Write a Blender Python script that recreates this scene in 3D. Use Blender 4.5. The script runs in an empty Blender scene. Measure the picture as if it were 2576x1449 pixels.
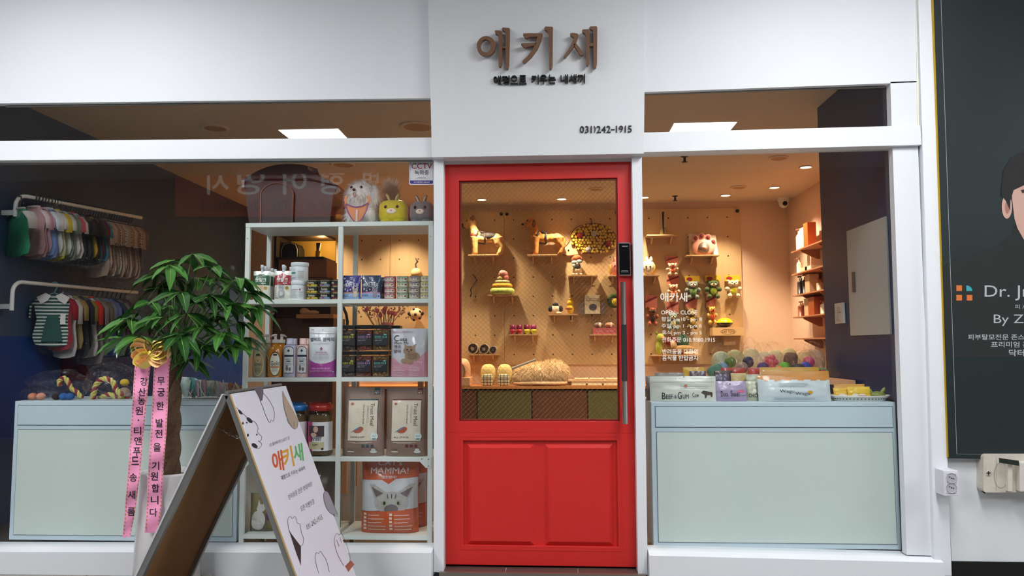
import bpy, bmesh, math, random
from mathutils import Vector, Matrix, noise
random.seed(7)
W, H, FOC = 2576, 1449, 1900.0
C = bpy.context.scene.collection
PI = math.pi
# ---------------------------------------------------------------- camera
CAM = Vector((0.0, -3.93, 1.17))
YAW, PIT, ROL = math.radians(3.0), math.radians(4.38), 0.004
_fh = Vector((-math.sin(YAW), math.cos(YAW), 0)); _r0 = Vector((math.cos(YAW), math.sin(YAW), 0))
FW = _fh * math.cos(PIT) + Vector((0, 0, math.sin(PIT)))
_u0 = _r0.cross(FW)
RT = _r0 * math.cos(ROL) - _u0 * math.sin(ROL)
UP = _u0 * math.cos(ROL) + _r0 * math.sin(ROL)
cd = bpy.data.cameras.new('camera'); cam = bpy.data.objects.new('camera', cd); C.objects.link(cam)
cd.sensor_width = 36; cd.lens = FOC / W * 36; cd.clip_start = 0.05; cd.clip_end = 60
m3 = Matrix((RT, UP, -FW)).transposed()
cam.matrix_world = Matrix.Translation(CAM) @ m3.to_4x4()
bpy.context.scene.camera = cam
# ---------------------------------------------------------------- world, exposure
wd = bpy.data.worlds.new('world'); bpy.context.scene.world = wd; wd.use_nodes = True
wd.node_tree.nodes['Background'].inputs[0].default_value = (0.80, 0.86, 1.0, 1)
wd.node_tree.nodes['Background'].inputs[1].default_value = 0.35
vs = bpy.context.scene.view_settings
vs.view_transform = 'Standard'; vs.look = 'None'; vs.gamma = 1.0; vs.use_curve_mapping = False
vs.exposure = 0.13
bpy.context.scene.cycles.max_bounces = 10
bpy.context.scene.cycles.transparent_max_bounces = 32
bpy.context.scene.cycles.sample_clamp_indirect = 4.0

def cast(px, py, p0, n):
    d = FW + RT * ((px - W / 2) / FOC) + UP * ((H / 2 - py) / FOC)
    t = (Vector(p0) - CAM).dot(n) / d.dot(n)
    return CAM + d * t
def P(px, py, Y): return cast(px, py, (0, Y, 0), Vector((0, 1, 0)))
def PX(px, py, X): return cast(px, py, (X, 0, 0), Vector((1, 0, 0)))
def PZ(px, py, Z): return cast(px, py, (0, 0, Z), Vector((0, 0, 1)))
def S(Y, n=1): return (P(1300, 900, Y) - P(1200, 900, Y)).length / 100 * n     # metres spanned by n pixels at plane Y

# lamps: corridor ceiling panels are real luminous panels (built below); warm downlights and added fill spots inside the shop
def lin(c):
    if isinstance(c, str): c = tuple(int(c[i:i + 2], 16) for i in (0, 2, 4))
    r = []
    for v in c[:3]:
        v /= 255.0
        r.append(v / 12.92 if v <= 0.04045 else ((v + 0.055) / 1.055) ** 2.4)
    return (r[0], r[1], r[2], 1.0)
_mc = {}
def M(col, rough=0.5, metal=0.0, var=0.05, sc=18.0, bump=0.0, name=None, spec=0.5, coat=0.0, emit=0.0, alpha=1.0, sheen=0.0, kind=None, trans=0.0, col2=None):
    key = (str(col), rough, metal, var, sc, bump, spec, coat, emit, alpha, sheen, kind, trans, str(col2))
    if key in _mc: return _mc[key]
    m = bpy.data.materials.new(name or 'surface'); m.use_nodes = True
    nt = m.node_tree; b = nt.nodes['Principled BSDF']; L = nt.links
    c = lin(col)
    tc = nt.nodes.new('ShaderNodeTexCoord')
    b.inputs['Roughness'].default_value = rough; b.inputs['Metallic'].default_value = metal
    b.inputs['Specular IOR Level'].default_value = spec
    b.inputs['Coat Weight'].default_value = coat; b.inputs['Sheen Weight'].default_value = sheen
    b.inputs['Transmission Weight'].default_value = trans
    b.inputs['Alpha'].default_value = alpha
    c2 = lin(col2) if col2 is not None else tuple(min(1, v * (1 + var * 2)) for v in c[:3]) + (1,)
    c1 = c if col2 is not None else tuple(v * (1 - var * 2) for v in c[:3]) + (1,)
    mx = nt.nodes.new('ShaderNodeMix'); mx.data_type = 'RGBA'
    mx.inputs[6].default_value = c1; mx.inputs[7].default_value = c2
    def vec(scale):
        mp = nt.nodes.new('ShaderNodeMapping'); mp.inputs['Scale'].default_value = scale
        L.new(tc.outputs['Object'], mp.inputs['Vector']); return mp.outputs[0]
    if kind == 'wood':
        n = nt.nodes.new('ShaderNodeTexNoise'); n.inputs['Scale'].default_value = sc; n.inputs['Detail'].default_value = 6
        L.new(vec((6, 6, 0.6)), n.inputs['Vector']); fac = n.outputs[0]
    elif kind == 'woodx':
        n = nt.nodes.new('ShaderNodeTexNoise'); n.inputs['Scale'].default_value = sc; n.inputs['Detail'].default_value = 6
        L.new(vec((0.6, 6, 6)), n.inputs['Vector']); fac = n.outputs[0]
    elif kind == 'stripe':      # horizontal stripes, sc per metre
        n = nt.nodes.new('ShaderNodeTexWave'); n.bands_direction = 'Z'; n.inputs['Scale'].default_value = sc; n.inputs['Distortion'].default_value = 0.4
        L.new(tc.outputs['Object'], n.inputs['Vector'])
        r = nt.nodes.new('ShaderNodeMath'); r.operation = 'GREATER_THAN'; r.inputs[1].default_value = 0.62; L.new(n.outputs[1], r.inputs[0]); fac = r.outputs[0]
    elif kind == 'check':
        n = nt.nodes.new('ShaderNodeTexBrick'); n.offset = 0; n.inputs['Scale'].default_value = sc
        n.inputs['Mortar Size'].default_value = 0.05; n.inputs['Brick Width'].default_value = 0.5; n.inputs['Row Height'].default_value = 0.5
        mp = nt.nodes.new('ShaderNodeMapping'); mp.inputs['Rotation'].default_value = (PI / 2, 0, 0); L.new(tc.outputs['Object'], mp.inputs['Vector'])
        L.new(mp.outputs[0], n.inputs['Vector']); fac = n.outputs['Fac']
    elif kind == 'dots':
        n = nt.nodes.new('ShaderNodeTexVoronoi'); n.inputs['Scale'].default_value = sc; n.inputs['Randomness'].default_value = 0.35
        L.new(tc.outputs['Object'], n.inputs['Vector'])
        r = nt.nodes.new('ShaderNodeMath'); r.operation = 'LESS_THAN'; r.inputs[1].default_value = 0.28; L.new(n.outputs['Distance'], r.inputs[0]); fac = r.outputs[0]
    elif kind == 'speck':
        n = nt.nodes.new('ShaderNodeTexNoise'); n.inputs['Scale'].default_value = sc; n.inputs['Detail'].default_value = 12; n.inputs['Roughness'].default_value = 0.8
        L.new(tc.outputs['Object'], n.inputs['Vector'])
        r = nt.nodes.new('ShaderNodeMapRange'); r.inputs[1].default_value = 0.4; r.inputs[2].default_value = 0.6; L.new(n.outputs[0], r.inputs[0]); fac = r.outputs[0]
    else:
        n = nt.nodes.new('ShaderNodeTexNoise'); n.inputs['Scale'].default_value = sc; n.inputs['Detail'].default_value = 3
        L.new(tc.outputs['Object'], n.inputs['Vector']); fac = n.outputs[0]
    L.new(fac, mx.inputs[0]); L.new(mx.outputs[2], b.inputs['Base Color'])
    if emit > 0:
        L.new(mx.outputs[2], b.inputs['Emission Color']); b.inputs['Emission Strength'].default_value = emit
    if bump > 0:
        n2 = nt.nodes.new('ShaderNodeTexNoise'); n2.inputs['Scale'].default_value = sc * 2.5; n2.inputs['Detail'].default_value = 4
        L.new(tc.outputs['Object'], n2.inputs['Vector'])
        bp = nt.nodes.new('ShaderNodeBump'); bp.inputs['Strength'].default_value = min(1, bump); bp.inputs['Distance'].default_value = 0.01
        L.new(n2.outputs[0], bp.inputs['Height']); L.new(bp.outputs[0], b.inputs['Normal'])
    _mc[key] = m; return m

def glass_mat(name, tint=(1, 1, 1), refl=1.0, rough=0.0, base=0.02, bump=0.0):
    m = bpy.data.materials.new(name); m.use_nodes = True; nt = m.node_tree; nt.nodes.clear(); L = nt.links
    o = nt.nodes.new('ShaderNodeOutputMaterial'); mx = nt.nodes.new('ShaderNodeMixShader')
    t = nt.nodes.new('ShaderNodeBsdfTransparent'); t.inputs[0].default_value = tint + (1,)
    g = nt.nodes.new('ShaderNodeBsdfGlossy'); g.inputs['Roughness'].default_value = rough
    lw = nt.nodes.new('ShaderNodeLayerWeight'); fr = nt.nodes.new('ShaderNodeMath'); fr.operation = 'POWER'; fr.inputs[1].default_value = 4.5
    L.new(lw.outputs['Facing'], fr.inputs[0]); lw.inputs[0].default_value = 0.5
    mu = nt.nodes.new('ShaderNodeMath'); mu.operation = 'MULTIPLY_ADD'; mu.inputs[1].default_value = refl; mu.inputs[2].default_value = base + .04 * refl; mu.use_clamp = True
    L.new(fr.outputs[0], mu.inputs[0]); L.new(mu.outputs[0], mx.inputs[0]); L.new(t.outputs[0], mx.inputs[1]); L.new(g.outputs[0], mx.inputs[2]); L.new(mx.outputs[0], o.inputs[0])
    if bump:
        tc = nt.nodes.new('ShaderNodeTexCoord'); n = nt.nodes.new('ShaderNodeTexNoise'); n.inputs['Scale'].default_value = 22; n.inputs['Detail'].default_value = 3; n.inputs['Distortion'].default_value = 1.2
        L.new(tc.outputs['Object'], n.inputs['Vector']); bp = nt.nodes.new('ShaderNodeBump'); bp.inputs['Strength'].default_value = 1; bp.inputs['Distance'].default_value = bump
        L.new(n.outputs[0], bp.inputs['Height']); L.new(bp.outputs[0], g.inputs['Normal']); L.new(bp.outputs[0], lw.inputs['Normal'])
    return m

# ---------------------------------------------------------------- mesh builder
class MB:
    def __init__(s): s.v = []; s.f = []; s.mi = []; s.sm = []
    def add(s, vs, fs, mi=0, sm=False):
        o = len(s.v); s.v += [tuple(v) for v in vs]
        for f in fs: s.f.append([i + o for i in f]); s.mi.append(mi); s.sm.append(sm)
        return s
    def box(s, x0, x1, y0, y1, z0, z1, mi=0):
        v = [(x, y, z) for z in (z0, z1) for y in (y0, y1) for x in (x0, x1)]
        return s.add(v, [(0, 2, 3, 1), (4, 5, 7, 6), (0, 1, 5, 4), (2, 6, 7, 3), (0, 4, 6, 2), (1, 3, 7, 5)], mi)
    def hexa(s, a, b, mi=0):      # a: 4 front corners, b: 4 back corners
        return s.add(list(a) + list(b), [(0, 1, 2, 3), (7, 6, 5, 4), (0, 4, 5, 1), (1, 5, 6, 2), (2, 6, 7, 3), (3, 7, 4, 0)], mi)
    def prism(s, pts, d, mi=0, mi2=None):      # pts: 3-D outline, d: extrusion vector
        n = len(pts); d = Vector(d); a = [Vector(p) for p in pts]; b = [p + d for p in a]
        fs = [tuple(range(n)), tuple(range(2 * n - 1, n - 1, -1))]
        s.add(a + b, fs, mi)
        s.add(a + b, [(i, i + n, (i + 1) % n + n, (i + 1) % n) for i in range(n)], mi if mi2 is None else mi2)
        return s
    def xz(s, pts, y0, y1, mi=0, mi2=None):
        return s.prism([(x, y0, z) for x, z in pts], (0, y1 - y0, 0), mi, mi2)
    def lathe(s, prof, n=24, c=(0, 0, 0), mi=0, axis='z', sm=True, sx=1, sy=1, cap=True):
        vs = []; fs = []
        for r, z in prof:
            for k in range(n):
                a = 2 * PI * k / n; x, y = r * math.cos(a) * sx, r * math.sin(a) * sy
                if axis == 'z': v = (c[0] + x, c[1] + y, c[2] + z)
                elif axis == 'y': v = (c[0] + x, c[1] + z, c[2] + y)
                else: v = (c[0] + z, c[1] + x, c[2] + y)
                vs.append(v)
        for j in range(len(prof) - 1):
            for k in range(n): fs.append((j * n + k, j * n + (k + 1) % n, (j + 1) * n + (k + 1) % n, (j + 1) * n + k))
        s.add(vs, fs, mi, sm)
        if cap:
            o = len(s.v) - len(vs)
            for j in (0, len(prof) - 1):
                if prof[j][0] > 1e-6: s.f.append([o + j * n + k for k in range(n)]); s.mi.append(mi); s.sm.append(False)
        return s
    def tube(s, path, r, n=8, mi=0, closed=False, flat=1.0):
        path = [Vector(p) for p in path]; m = len(path); vs = []; fs = []
        if not isinstance(r, (list, tuple)): r = [r] * m
        up = Vector((0, 0, 1)); prev = None
        for i, p in enumerate(path):
            if closed: t = path[(i + 1) % m] - path[i - 1]
            else: t = path[min(i + 1, m - 1)] - path[max(i - 1, 0)]
            if t.length < 1e-9: t = Vector((0, 0, 1))
            t.normalize()
            if prev is None:
                a = t.cross(up)
                if a.length < 1e-3: a = t.cross(Vector((1, 0, 0)))
            else: a = prev - t * prev.dot(t)
            if a.length < 1e-6: a = t.orthogonal()
            a.normalize(); prev = a; b = t.cross(a)
            for k in range(n):
                q = 2 * PI * k / n; vs.append(p + a * (math.cos(q) * r[i]) + b * (math.sin(q) * r[i] * flat))
        for j in range(m if closed else m - 1):
            for k in range(n):
                fs.append((j * n + k, j * n + (k + 1) % n, ((j + 1) % m) * n + (k + 1) % n, ((j + 1) % m) * n + k))
        s.add(vs, fs, mi, True)
        if not closed:
            o = len(s.v) - len(vs)
            for j in (0, m - 1): s.f.append([o + j * n + k for k in range(n)]); s.mi.append(mi); s.sm.append(False)
        return s
    def ell(s, c, r, mi=0, n=14, rot=None, pw=1.0):
        if not isinstance(r, (list, tuple)): r = (r, r, r)
        vs = []; fs = []; h = max(6, n * 2 // 3)
        def sg(v): return math.copysign(abs(v) ** pw, v)
        R = rot.to_3x3() if rot is not None else None
        for j in range(h + 1):
            th = PI * j / h
            for k in range(n):
                a = 2 * PI * k / n
                v = Vector((sg(math.sin(th)) * sg(math.cos(a)) * r[0], sg(math.sin(th)) * sg(math.sin(a)) * r[1], sg(math.cos(th)) * r[2]))
                if R: v = R @ v
                vs.append((v.x + c[0], v.y + c[1], v.z + c[2]))
        for j in range(h):
            for k in range(n): fs.append((j * n + k, (j + 1) * n + k, (j + 1) * n + (k + 1) % n, j * n + (k + 1) % n))
        return s.add(vs, fs, mi, True)
    def grid(s, fn, nu, nv, mi=0, sm=True, mf=None, wrap=False):
        vs = [fn(i / nu, j / nv) for j in range(nv + 1) for i in range(nu + 1)]
        o = len(s.v); s.v += [tuple(v) for v in vs]
        for j in range(nv):
            for i in range(nu):
                a = o + j * (nu + 1) + i
                s.f.append([a, a + 1, a + nu + 2, a + nu + 1]); s.mi.append(mf((i + .5) / nu, (j + .5) / nv) if mf else mi); s.sm.append(sm)
        return s
    def map(s, fn):
        s.v = [tuple(fn(Vector(v))) for v in s.v]; return s
    def build(s, name, mats, parent=None, bevel=0, solid=0, sub=0, remesh=0, world=False, smooth=None, **tags):
        me = bpy.data.meshes.new(name)
        vs = s.v
        if world and parent is not None:
            inv = Matrix.LocRotScale(parent.location, parent.rotation_euler, parent.scale).inverted()
            vs = [tuple(inv @ Vector(v)) for v in vs]
        me.from_pydata(vs, [], s.f); me.validate()
        if not isinstance(mats, (list, tuple)): mats = [mats]
        for m in mats: me.materials.append(m)
        if len(me.polygons) == len(s.f):
            me.polygons.foreach_set('material_index', s.mi); me.polygons.foreach_set('use_smooth', s.sm if smooth is None else [smooth] * len(s.f))
        me.update()
        o = bpy.data.objects.new(name, me); C.objects.link(o)
        if remesh:
            if sum(1 for _ in s.f) and remesh:
                md = o.modifiers.new('remesh', 'REMESH'); md.mode = 'VOXEL'; md.voxel_size = remesh; md.use_smooth_shade = True
                md = o.modifiers.new('smooth', 'SMOOTH'); md.iterations = 3; md.factor = 0.6
        if bevel:
            md = o.modifiers.new('bevel', 'BEVEL'); md.width = bevel; md.segments = 2; md.limit_method = 'ANGLE'; md.angle_limit = 0.6
        if solid:
            md = o.modifiers.new('solid', 'SOLIDIFY'); md.thickness = solid; md.offset = 0
        if sub:
            md = o.modifiers.new('sub', 'SUBSURF'); md.levels = sub; md.render_levels = sub
        if parent is not None: o.parent = parent
        tag(o, **tags); return o

def tag(o, label=None, cat=None, group=None, kind=None):
    if label: o['label'] = label
    if cat: o['category'] = cat
    if group: o['group'] = group
    if kind: o['kind'] = kind
    return o
def thing(name, label, cat, loc=(0, 0, 0), rot=(0, 0, 0), group=None, kind=None):
    o = bpy.data.objects.new(name, None); C.objects.link(o); o.location = loc
    o.rotation_euler = rot if isinstance(rot, (tuple, list)) else (0, 0, rot); o.empty_display_size = 0.05
    return tag(o, label, cat, group, kind)
def dup(o, loc=None, rot=None, label=None, group=None, parent=None, scale=None):
    c = o.copy(); C.objects.link(c)
    if parent is not None: c.parent = parent
    if loc is not None: c.location = loc
    if rot is not None: c.rotation_euler = rot if isinstance(rot, (tuple, list)) else (0, 0, rot)
    if scale is not None: c.scale = scale if isinstance(scale, (tuple, list)) else (scale,) * 3
    if label: c['label'] = label
    if group: c['group'] = group
    for ch in list(o.children): dup(ch, parent=c)
    return c
# ---------------------------------------------------------------- 2-D shapes (verts, faces), mapped onto surfaces
_tc = {}
def glyphs(s, bold=0.0, spacing=1.0):
    bold = min(bold, .006 if all(ord(c) < 256 for c in s) else (.028 if len(s) == 1 and bold > .035 else .014))
    if any(c in 'MWmw' for c in s): bold = 0
    k = (s, bold, spacing)
    if k in _tc: return _tc[k]
    cu = bpy.data.curves.new('t', 'FONT'); cu.body = s; cu.resolution_u = 3; cu.offset = bold; cu.space_character = spacing; cu.align_x = 'CENTER'
    o = bpy.data.objects.new('t', cu)
    me = o.to_mesh()
    v = [(p.co.x, p.co.y) for p in me.vertices]; f = [list(p.vertices) for p in me.polygons]
    o.to_mesh_clear(); bpy.data.objects.remove(o); bpy.data.curves.remove(cu)
    if not v: v = [(0, 0)]
    x0 = min(p[0] for p in v); x1 = max(p[0] for p in v); y0 = min(p[1] for p in v); y1 = max(p[1] for p in v)
    v = [((x - x0) / max(x1 - x0, 1e-6), (y - y0) / max(y1 - y0, 1e-6)) for x, y in v]
    _tc[k] = (v, f, (x1 - x0) / max(y1 - y0, 1e-6)); return _tc[k]
def sm2(pts, closed=False, n=5):
    P_ = [Vector(p) for p in pts]; N = len(P_); o = []
    for i in range(N if closed else N - 1):
        g = (lambda j: P_[j % N]) if closed else (lambda j: P_[max(0, min(N - 1, j))])
        p0, p1, p2, p3 = g(i - 1), g(i), g(i + 1), g(i + 2)
        for k in range(n):
            t = k / n; o.append(tuple(.5 * ((2 * p1) + (p2 - p0) * t + (2 * p0 - 5 * p1 + 4 * p2 - p3) * t * t + (3 * p1 - p0 - 3 * p2 + p3) * t ** 3)))
    if not closed: o.append(tuple(P_[-1]))
    return o
def poly2(pts): return ([tuple(p) for p in pts], [list(range(len(pts)))])
def circ2(cx, cy, rx, ry=None, n=24, a0=0, a1=2 * PI):
    ry = rx if ry is None else ry
    return poly2([(cx + rx * math.cos(a0 + (a1 - a0) * k / n), cy + ry * math.sin(a0 + (a1 - a0) * k / n)) for k in range(n if a1 - a0 > 6.2 else n + 1)])
def rect2(x0, y0, x1, y1): return poly2([(x0, y0), (x1, y0), (x1, y1), (x0, y1)])
def rrect2(x0, y0, x1, y1, r, n=4):
    p = []
    for cx, cy, a in ((x1 - r, y1 - r, 0), (x0 + r, y1 - r, PI / 2), (x0 + r, y0 + r, PI), (x1 - r, y0 + r, 1.5 * PI)):
        for k in range(n + 1): p.append((cx + r * math.cos(a + PI / 2 * k / n), cy + r * math.sin(a + PI / 2 * k / n)))
    return poly2(p)
def stroke2(pts, w, closed=False):
    n = len(pts); v = []; f = []
    for i in range(n):
        a = Vector(pts[i - 1 if (i > 0 or closed) else 0]); b = Vector(pts[(i + 1) % n if (i < n - 1 or closed) else n - 1])
        t = (b - a); t = t.normalized() if t.length > 1e-9 else Vector((1, 0)); nn = Vector((-t.y, t.x)) * w / 2
        p = Vector(pts[i]); v += [tuple(p + nn), tuple(p - nn)]
    for i in range(n if closed else n - 1):
        j = (i + 1) % n; f.append([2 * i, 2 * i + 1, 2 * j + 1, 2 * j])
    return (v, f)
def text2(s, x0, y0, x1, y1, bold=0.0, keep=False, spacing=1.0):
    v, f, asp = glyphs(s, bold, spacing)
    if keep:      # keep the aspect inside the box, centred
        w, h = x1 - x0, y1 - y0
        if w / h > asp: dx = (w - h * asp) / 2; x0 += dx; x1 -= dx
        else: dy = (h - w / asp) / 2; y0 += dy; y1 -= dy
    return ([(x0 + a * (x1 - x0), y0 + b * (y1 - y0)) for a, b in v], f)
def decal(shapes, fn, name, mat, parent, step=None, world=False, thick=0.0, **tags):
    """2-D shapes laid on surface fn(u,v)->3-D; cut to follow curvature when step is given"""
    bm = bmesh.new()
    if isinstance(shapes, tuple): shapes = [shapes]
    for v, f in shapes:
        bv = [bm.verts.new((x, y, 0)) for x, y in v]
        for q in f:
            if len(set(q)) < 3: continue
            try: bm.faces.new([bv[i] for i in q])
            except ValueError: pass
    if step:
        xs = [v.co.x for v in bm.verts]; ys = [v.co.y for v in bm.verts]
        for ax, lo, hi in ((0, min(xs), max(xs)), (1, min(ys), max(ys))):
            st = step if not isinstance(step, tuple) else step[ax]
            if not st: continue
            k = math.ceil(lo / st)
            while k * st < hi:
                co = (k * st, 0, 0) if ax == 0 else (0, k * st, 0); no = (1, 0, 0) if ax == 0 else (0, 1, 0)
                bmesh.ops.bisect_plane(bm, geom=bm.verts[:] + bm.edges[:] + bm.faces[:], plane_co=co, plane_no=no); k += 1
    mb = MB(); bm.verts.index_update()
    vs = [fn(v.co.x, v.co.y) for v in bm.verts]
    fs = [[v.index for v in f.verts] for f in bm.faces]
    bm.free(); mb.add(vs, fs, 0, name.endswith('ribbon'))
    o = mb.build(name, mat, parent, world=world, solid=thick, **tags); return o
def pxm(Y):       # surface given in photograph pixels on plane y = Y
    return lambda u, v: P(u, v, Y)
def pxt(s, x0, y0, x1, y1, slope=0.0, bold=0.0, spacing=1.0):      # text in a pixel box (y down), slope = dy/dx
    v, f, _ = glyphs(s, bold, spacing)
    return ([(x0 + a * (x1 - x0), y1 + b * (y0 - y1) + slope * a * (x1 - x0)) for a, b in v], f)
def ext(shapes, Y, depth, name, mat, parent, **tags):     # extruded pixel shapes
    mb = MB()
    if isinstance(shapes, tuple): shapes = [shapes]
    for v, f in shapes:
        a = [P(x, y, Y) for x, y in v]; b = [p + Vector((0, depth, 0)) for p in a]; n = len(v)
        ed = {}
        for q in f:
            for i in range(len(q)):
                e = (q[i], q[(i + 1) % len(q)]); ed[e] = 1
        fs = [list(q) for q in f] + [[i + n for i in reversed(q)] for q in f]
        for (i, j) in ed:
            if (j, i) not in ed: fs.append([i, i + n, j + n, j])
        mb.add(a + b, fs)
    return mb.build(name, mat, parent, world=True, **tags)
def pbox(mb, q, Y0, Y1, mi=0):      # q: pixel corners TL TR BR BL cast on plane Y0, extruded to Y1
    a = [P(x, y, Y0) for x, y in q]; mb.hexa(a, [p + Vector((0, Y1 - Y0, 0)) for p in a], mi); return mb
def frame_px(mb, o, i, Y0, Y1, mi=0):      # ring between outer and inner pixel quads
    A = [P(x, y, Y0) for x, y in o]; B = [P(x, y, Y0) for x, y in i]; d = Vector((0, Y1 - Y0, 0))
    vs = A + B + [p + d for p in A] + [p + d for p in B]; fs = []
    for k in range(4):
        j = (k + 1) % 4
        fs += [(k, j, 4 + j, 4 + k), (8 + k, 12 + k, 12 + j, 8 + j), (k, 8 + k, 8 + j, j), (4 + k, 4 + j, 12 + j, 12 + k)]
    mb.add(vs, fs, mi); return mb
def light(kind, name, loc, energy, col, size=0.1, rot=(0, 0, 0), spot=1.2, blend=0.5):
    l = bpy.data.lights.new(name, kind); l.energy = energy; l.color = col
    if kind == 'SPOT': l.spot_size = spot; l.spot_blend = blend; l.shadow_soft_size = size
    elif kind == 'POINT': l.shadow_soft_size = size
    else: l.size = size
    o = bpy.data.objects.new(name, l); C.objects.link(o); o.location = loc; o.rotation_euler = rot; return o
def fur(mb, pts, n, ln, wd, droop=.5, seed=0, mi=0):
    """short blades of hair leaving ellipsoids; pts: (centre, radii)"""
    rnd = random.Random(seed); tot = sum(r[0] * r[1] + r[1] * r[2] + r[0] * r[2] for c, r in pts)
    for c, r in pts:
        k = int(n * (r[0] * r[1] + r[1] * r[2] + r[0] * r[2]) / tot)
        for _ in range(k):
            d = Vector((rnd.gauss(0, 1), rnd.gauss(0, 1), rnd.gauss(0, 1))).normalized()
            p = Vector((c[0] + d.x * r[0] * .96, c[1] + d.y * r[1] * .96, c[2] + d.z * r[2] * .96))
            nn = Vector((d.x / r[0], d.y / r[1], d.z / r[2])).normalized()
            g = (nn + Vector((rnd.uniform(-.4, .4), rnd.uniform(-.4, .4), rnd.uniform(-.3, .3) - droop))).normalized()
            L_ = ln * rnd.uniform(.6, 1.3); s = g.cross(nn if abs(g.dot(nn)) < .95 else Vector((0, 1, 0))).normalized() * wd * rnd.uniform(.6, 1.2)
            q = p + g * L_ * .55 + Vector((0, 0, -droop * L_ * .05)); e = p + g * L_ + Vector((0, 0, -droop * L_ * .35))
            p.z = max(p.z, .002); q.z = max(q.z, .002); e.z = max(e.z, .001)
            mb.add([p - s, p + s, q + s * .7, q - s * .7, e], [(0, 1, 2, 3), (3, 2, 4)], mi, True)
    return mb
# ================================================================ the place: corridor, facade, shop room
WHITE = M((222, 226, 232), 0.55, var=0.01, sc=3, name='white_painted_panel')
WHITE2 = M((225, 229, 234), 0.4, var=0.008, sc=5, name='white_frame_metal')
WARMW = M((205, 185, 160), 0.7, var=0.02, sc=4, name='cream_paint')
GLASS = glass_mat('window_glass', (0.97, 0.98, 0.98), 0.55, 0.0, 0.012)
RH = 2.757; YB = 4.5; XL = -3.45; XR = 2.62; FZ = 0.06
# corridor
MB().box(-9, 8, -5.6, 0.0, -0.1, 0.0).build('floor', M((150, 147, 143), 0.35, var=0.1, sc=160, kind='speck', col2=(108, 104, 100)), kind='structure')
fl = MB()
for k in range(-14, 14): fl.box(k * .6 - .002, k * .6 + .002, -5.6, -.06, 0.0, 0.0006)
for k in range(1, 10): fl.box(-9, 8, -k * .6 - .002, -k * .6 + .002, 0.0, 0.0006)
fl.build('floor_joints', M((85, 82, 80), 0.8), kind='structure')
MB().box(-9, 8, -5.6, 0.3, 3.4, 3.5).build('ceiling', M((205, 207, 210), 0.8), kind='structure')
MB().box(-9, 8, -5.7, -5.6, -0.1, 3.5).build('wall_opposite', M((40, 44, 50), 0.6), kind='structure')
EM = M((255, 255, 255), 0.5, var=0, emit=29.0, name='lit_panel_diffuser')
lp = [PZ(775, 322, 3.4), PZ(1775, 305, 3.4)]
pan = [(lp[0].x, 0.09 - lp[0].y - .60), (lp[1].x, 0.09 - lp[1].y - .60), (-6.6, -3.2), (5.9, -3.2), (-2.6, -1.75), (1.55, -1.75), (5.7, -1.75)]
for k, (x, y) in enumerate(pan):
    t = thing('ceiling_light', 'square luminous corridor ceiling panel %s' % ['reflected in the left transom', 'reflected in the right transom', 'far along on the left', 'far along on the right', 'over the left window', 'over the door side', 'over the poster'][k], 'ceiling light', (x, y, 3.4), group='corridor ceiling lights')
    MB().box(-.34, .34, -.64, .64, -.012, 0.0).build('light_frame', WHITE2, t)
    MB().box(-.31, .31, -.6, .6, -.016, -.0125).build('diffuser', EM, t)
# sign on the opposite wall, seen mirrored in the glass; glow added so its reflection shows
def MIR(px, py): v = P(px, py, 5.6); return Vector((v.x, 0.09 - v.y, v.z))
t = thing('fascia_sign', 'dark red shop sign with pale Korean letters across the corridor, reflected in the window', 'sign', MIR(770, 480))
a = [MIR(445, 415), MIR(1100, 405), MIR(1100, 545), MIR(445, 545)]
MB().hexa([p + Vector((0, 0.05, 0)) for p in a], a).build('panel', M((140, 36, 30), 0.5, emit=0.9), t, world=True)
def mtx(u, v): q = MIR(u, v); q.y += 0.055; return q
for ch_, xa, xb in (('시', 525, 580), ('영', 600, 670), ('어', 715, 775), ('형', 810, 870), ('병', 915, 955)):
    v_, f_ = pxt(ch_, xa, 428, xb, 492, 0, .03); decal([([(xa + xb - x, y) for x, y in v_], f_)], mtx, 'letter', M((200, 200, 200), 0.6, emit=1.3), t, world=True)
for ch_, xa, xb in (('241-0301~2', 508, 655), ('TEL', 680, 732), ('선', 775, 800), ('앞', 810, 835), ('행', 842, 862)):
    v_, f_ = pxt(ch_, xa, 507, xb, 532, 0, .02); decal([([(xa + xb - x, y) for x, y in v_], f_)], mtx, 'small_lettering', M((15, 10, 10), 0.6), t, world=True)

# ---- facade
def struct(mb, name, mat, **k): return mb.build(name, mat, kind='structure', **k)
w = MB()
pbox(w, [(-60, -60), (1110, -60), (1110, 246.5), (-60, 261)], 0.0, 0.045)
struct(w, 'wall_front_left', WHITE)
w = MB()
pbox(w, [(1600, -60), (2307, -60), (2307, 207), (1600, 232.5)], 0.0, 0.045)
pbox(w, [(2240, 206), (2308, 204), (2316, 320), (2243, 322)], 0.0, 0.05)
pbox(w, [(2245, 360), (2309, 360), (2349, 1398), (2281, 1396)], 0.0, 0.05)
struct(w, 'wall_front_right', WHITE)
w = MB(); pbox(w, [(2309, -60), (2341, -60), (2395, 1449), (2352, 1449)], -0.03, 0.1); pbox(w, [(2395, 1449), (2395, 1480), (2350, 1480), (2350, 1449)], -.03, .1)
struct(w, 'trim_1', M((226, 230, 236), 0.45, var=.01), bevel=0.004)
w = MB(); pbox(w, [(2303, -60), (2308, -60), (2312, 318), (2308, 318)], -0.004, 0.0); struct(w, 'trim_2', M((226, 226, 205), 0.6))
w = MB(); pbox(w, [(-60, 355), (1100, 345.5), (1100, 396), (-60, 404)], -0.025, 0.08); struct(w, 'trim_3', WHITE2, bevel=.002)
w = MB(); pbox(w, [(1608, 333.5), (2316, 315), (2319, 364.5), (1608, 383.5)], -0.025, 0.08); struct(w, 'trim_4', WHITE2, bevel=.002)
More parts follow.
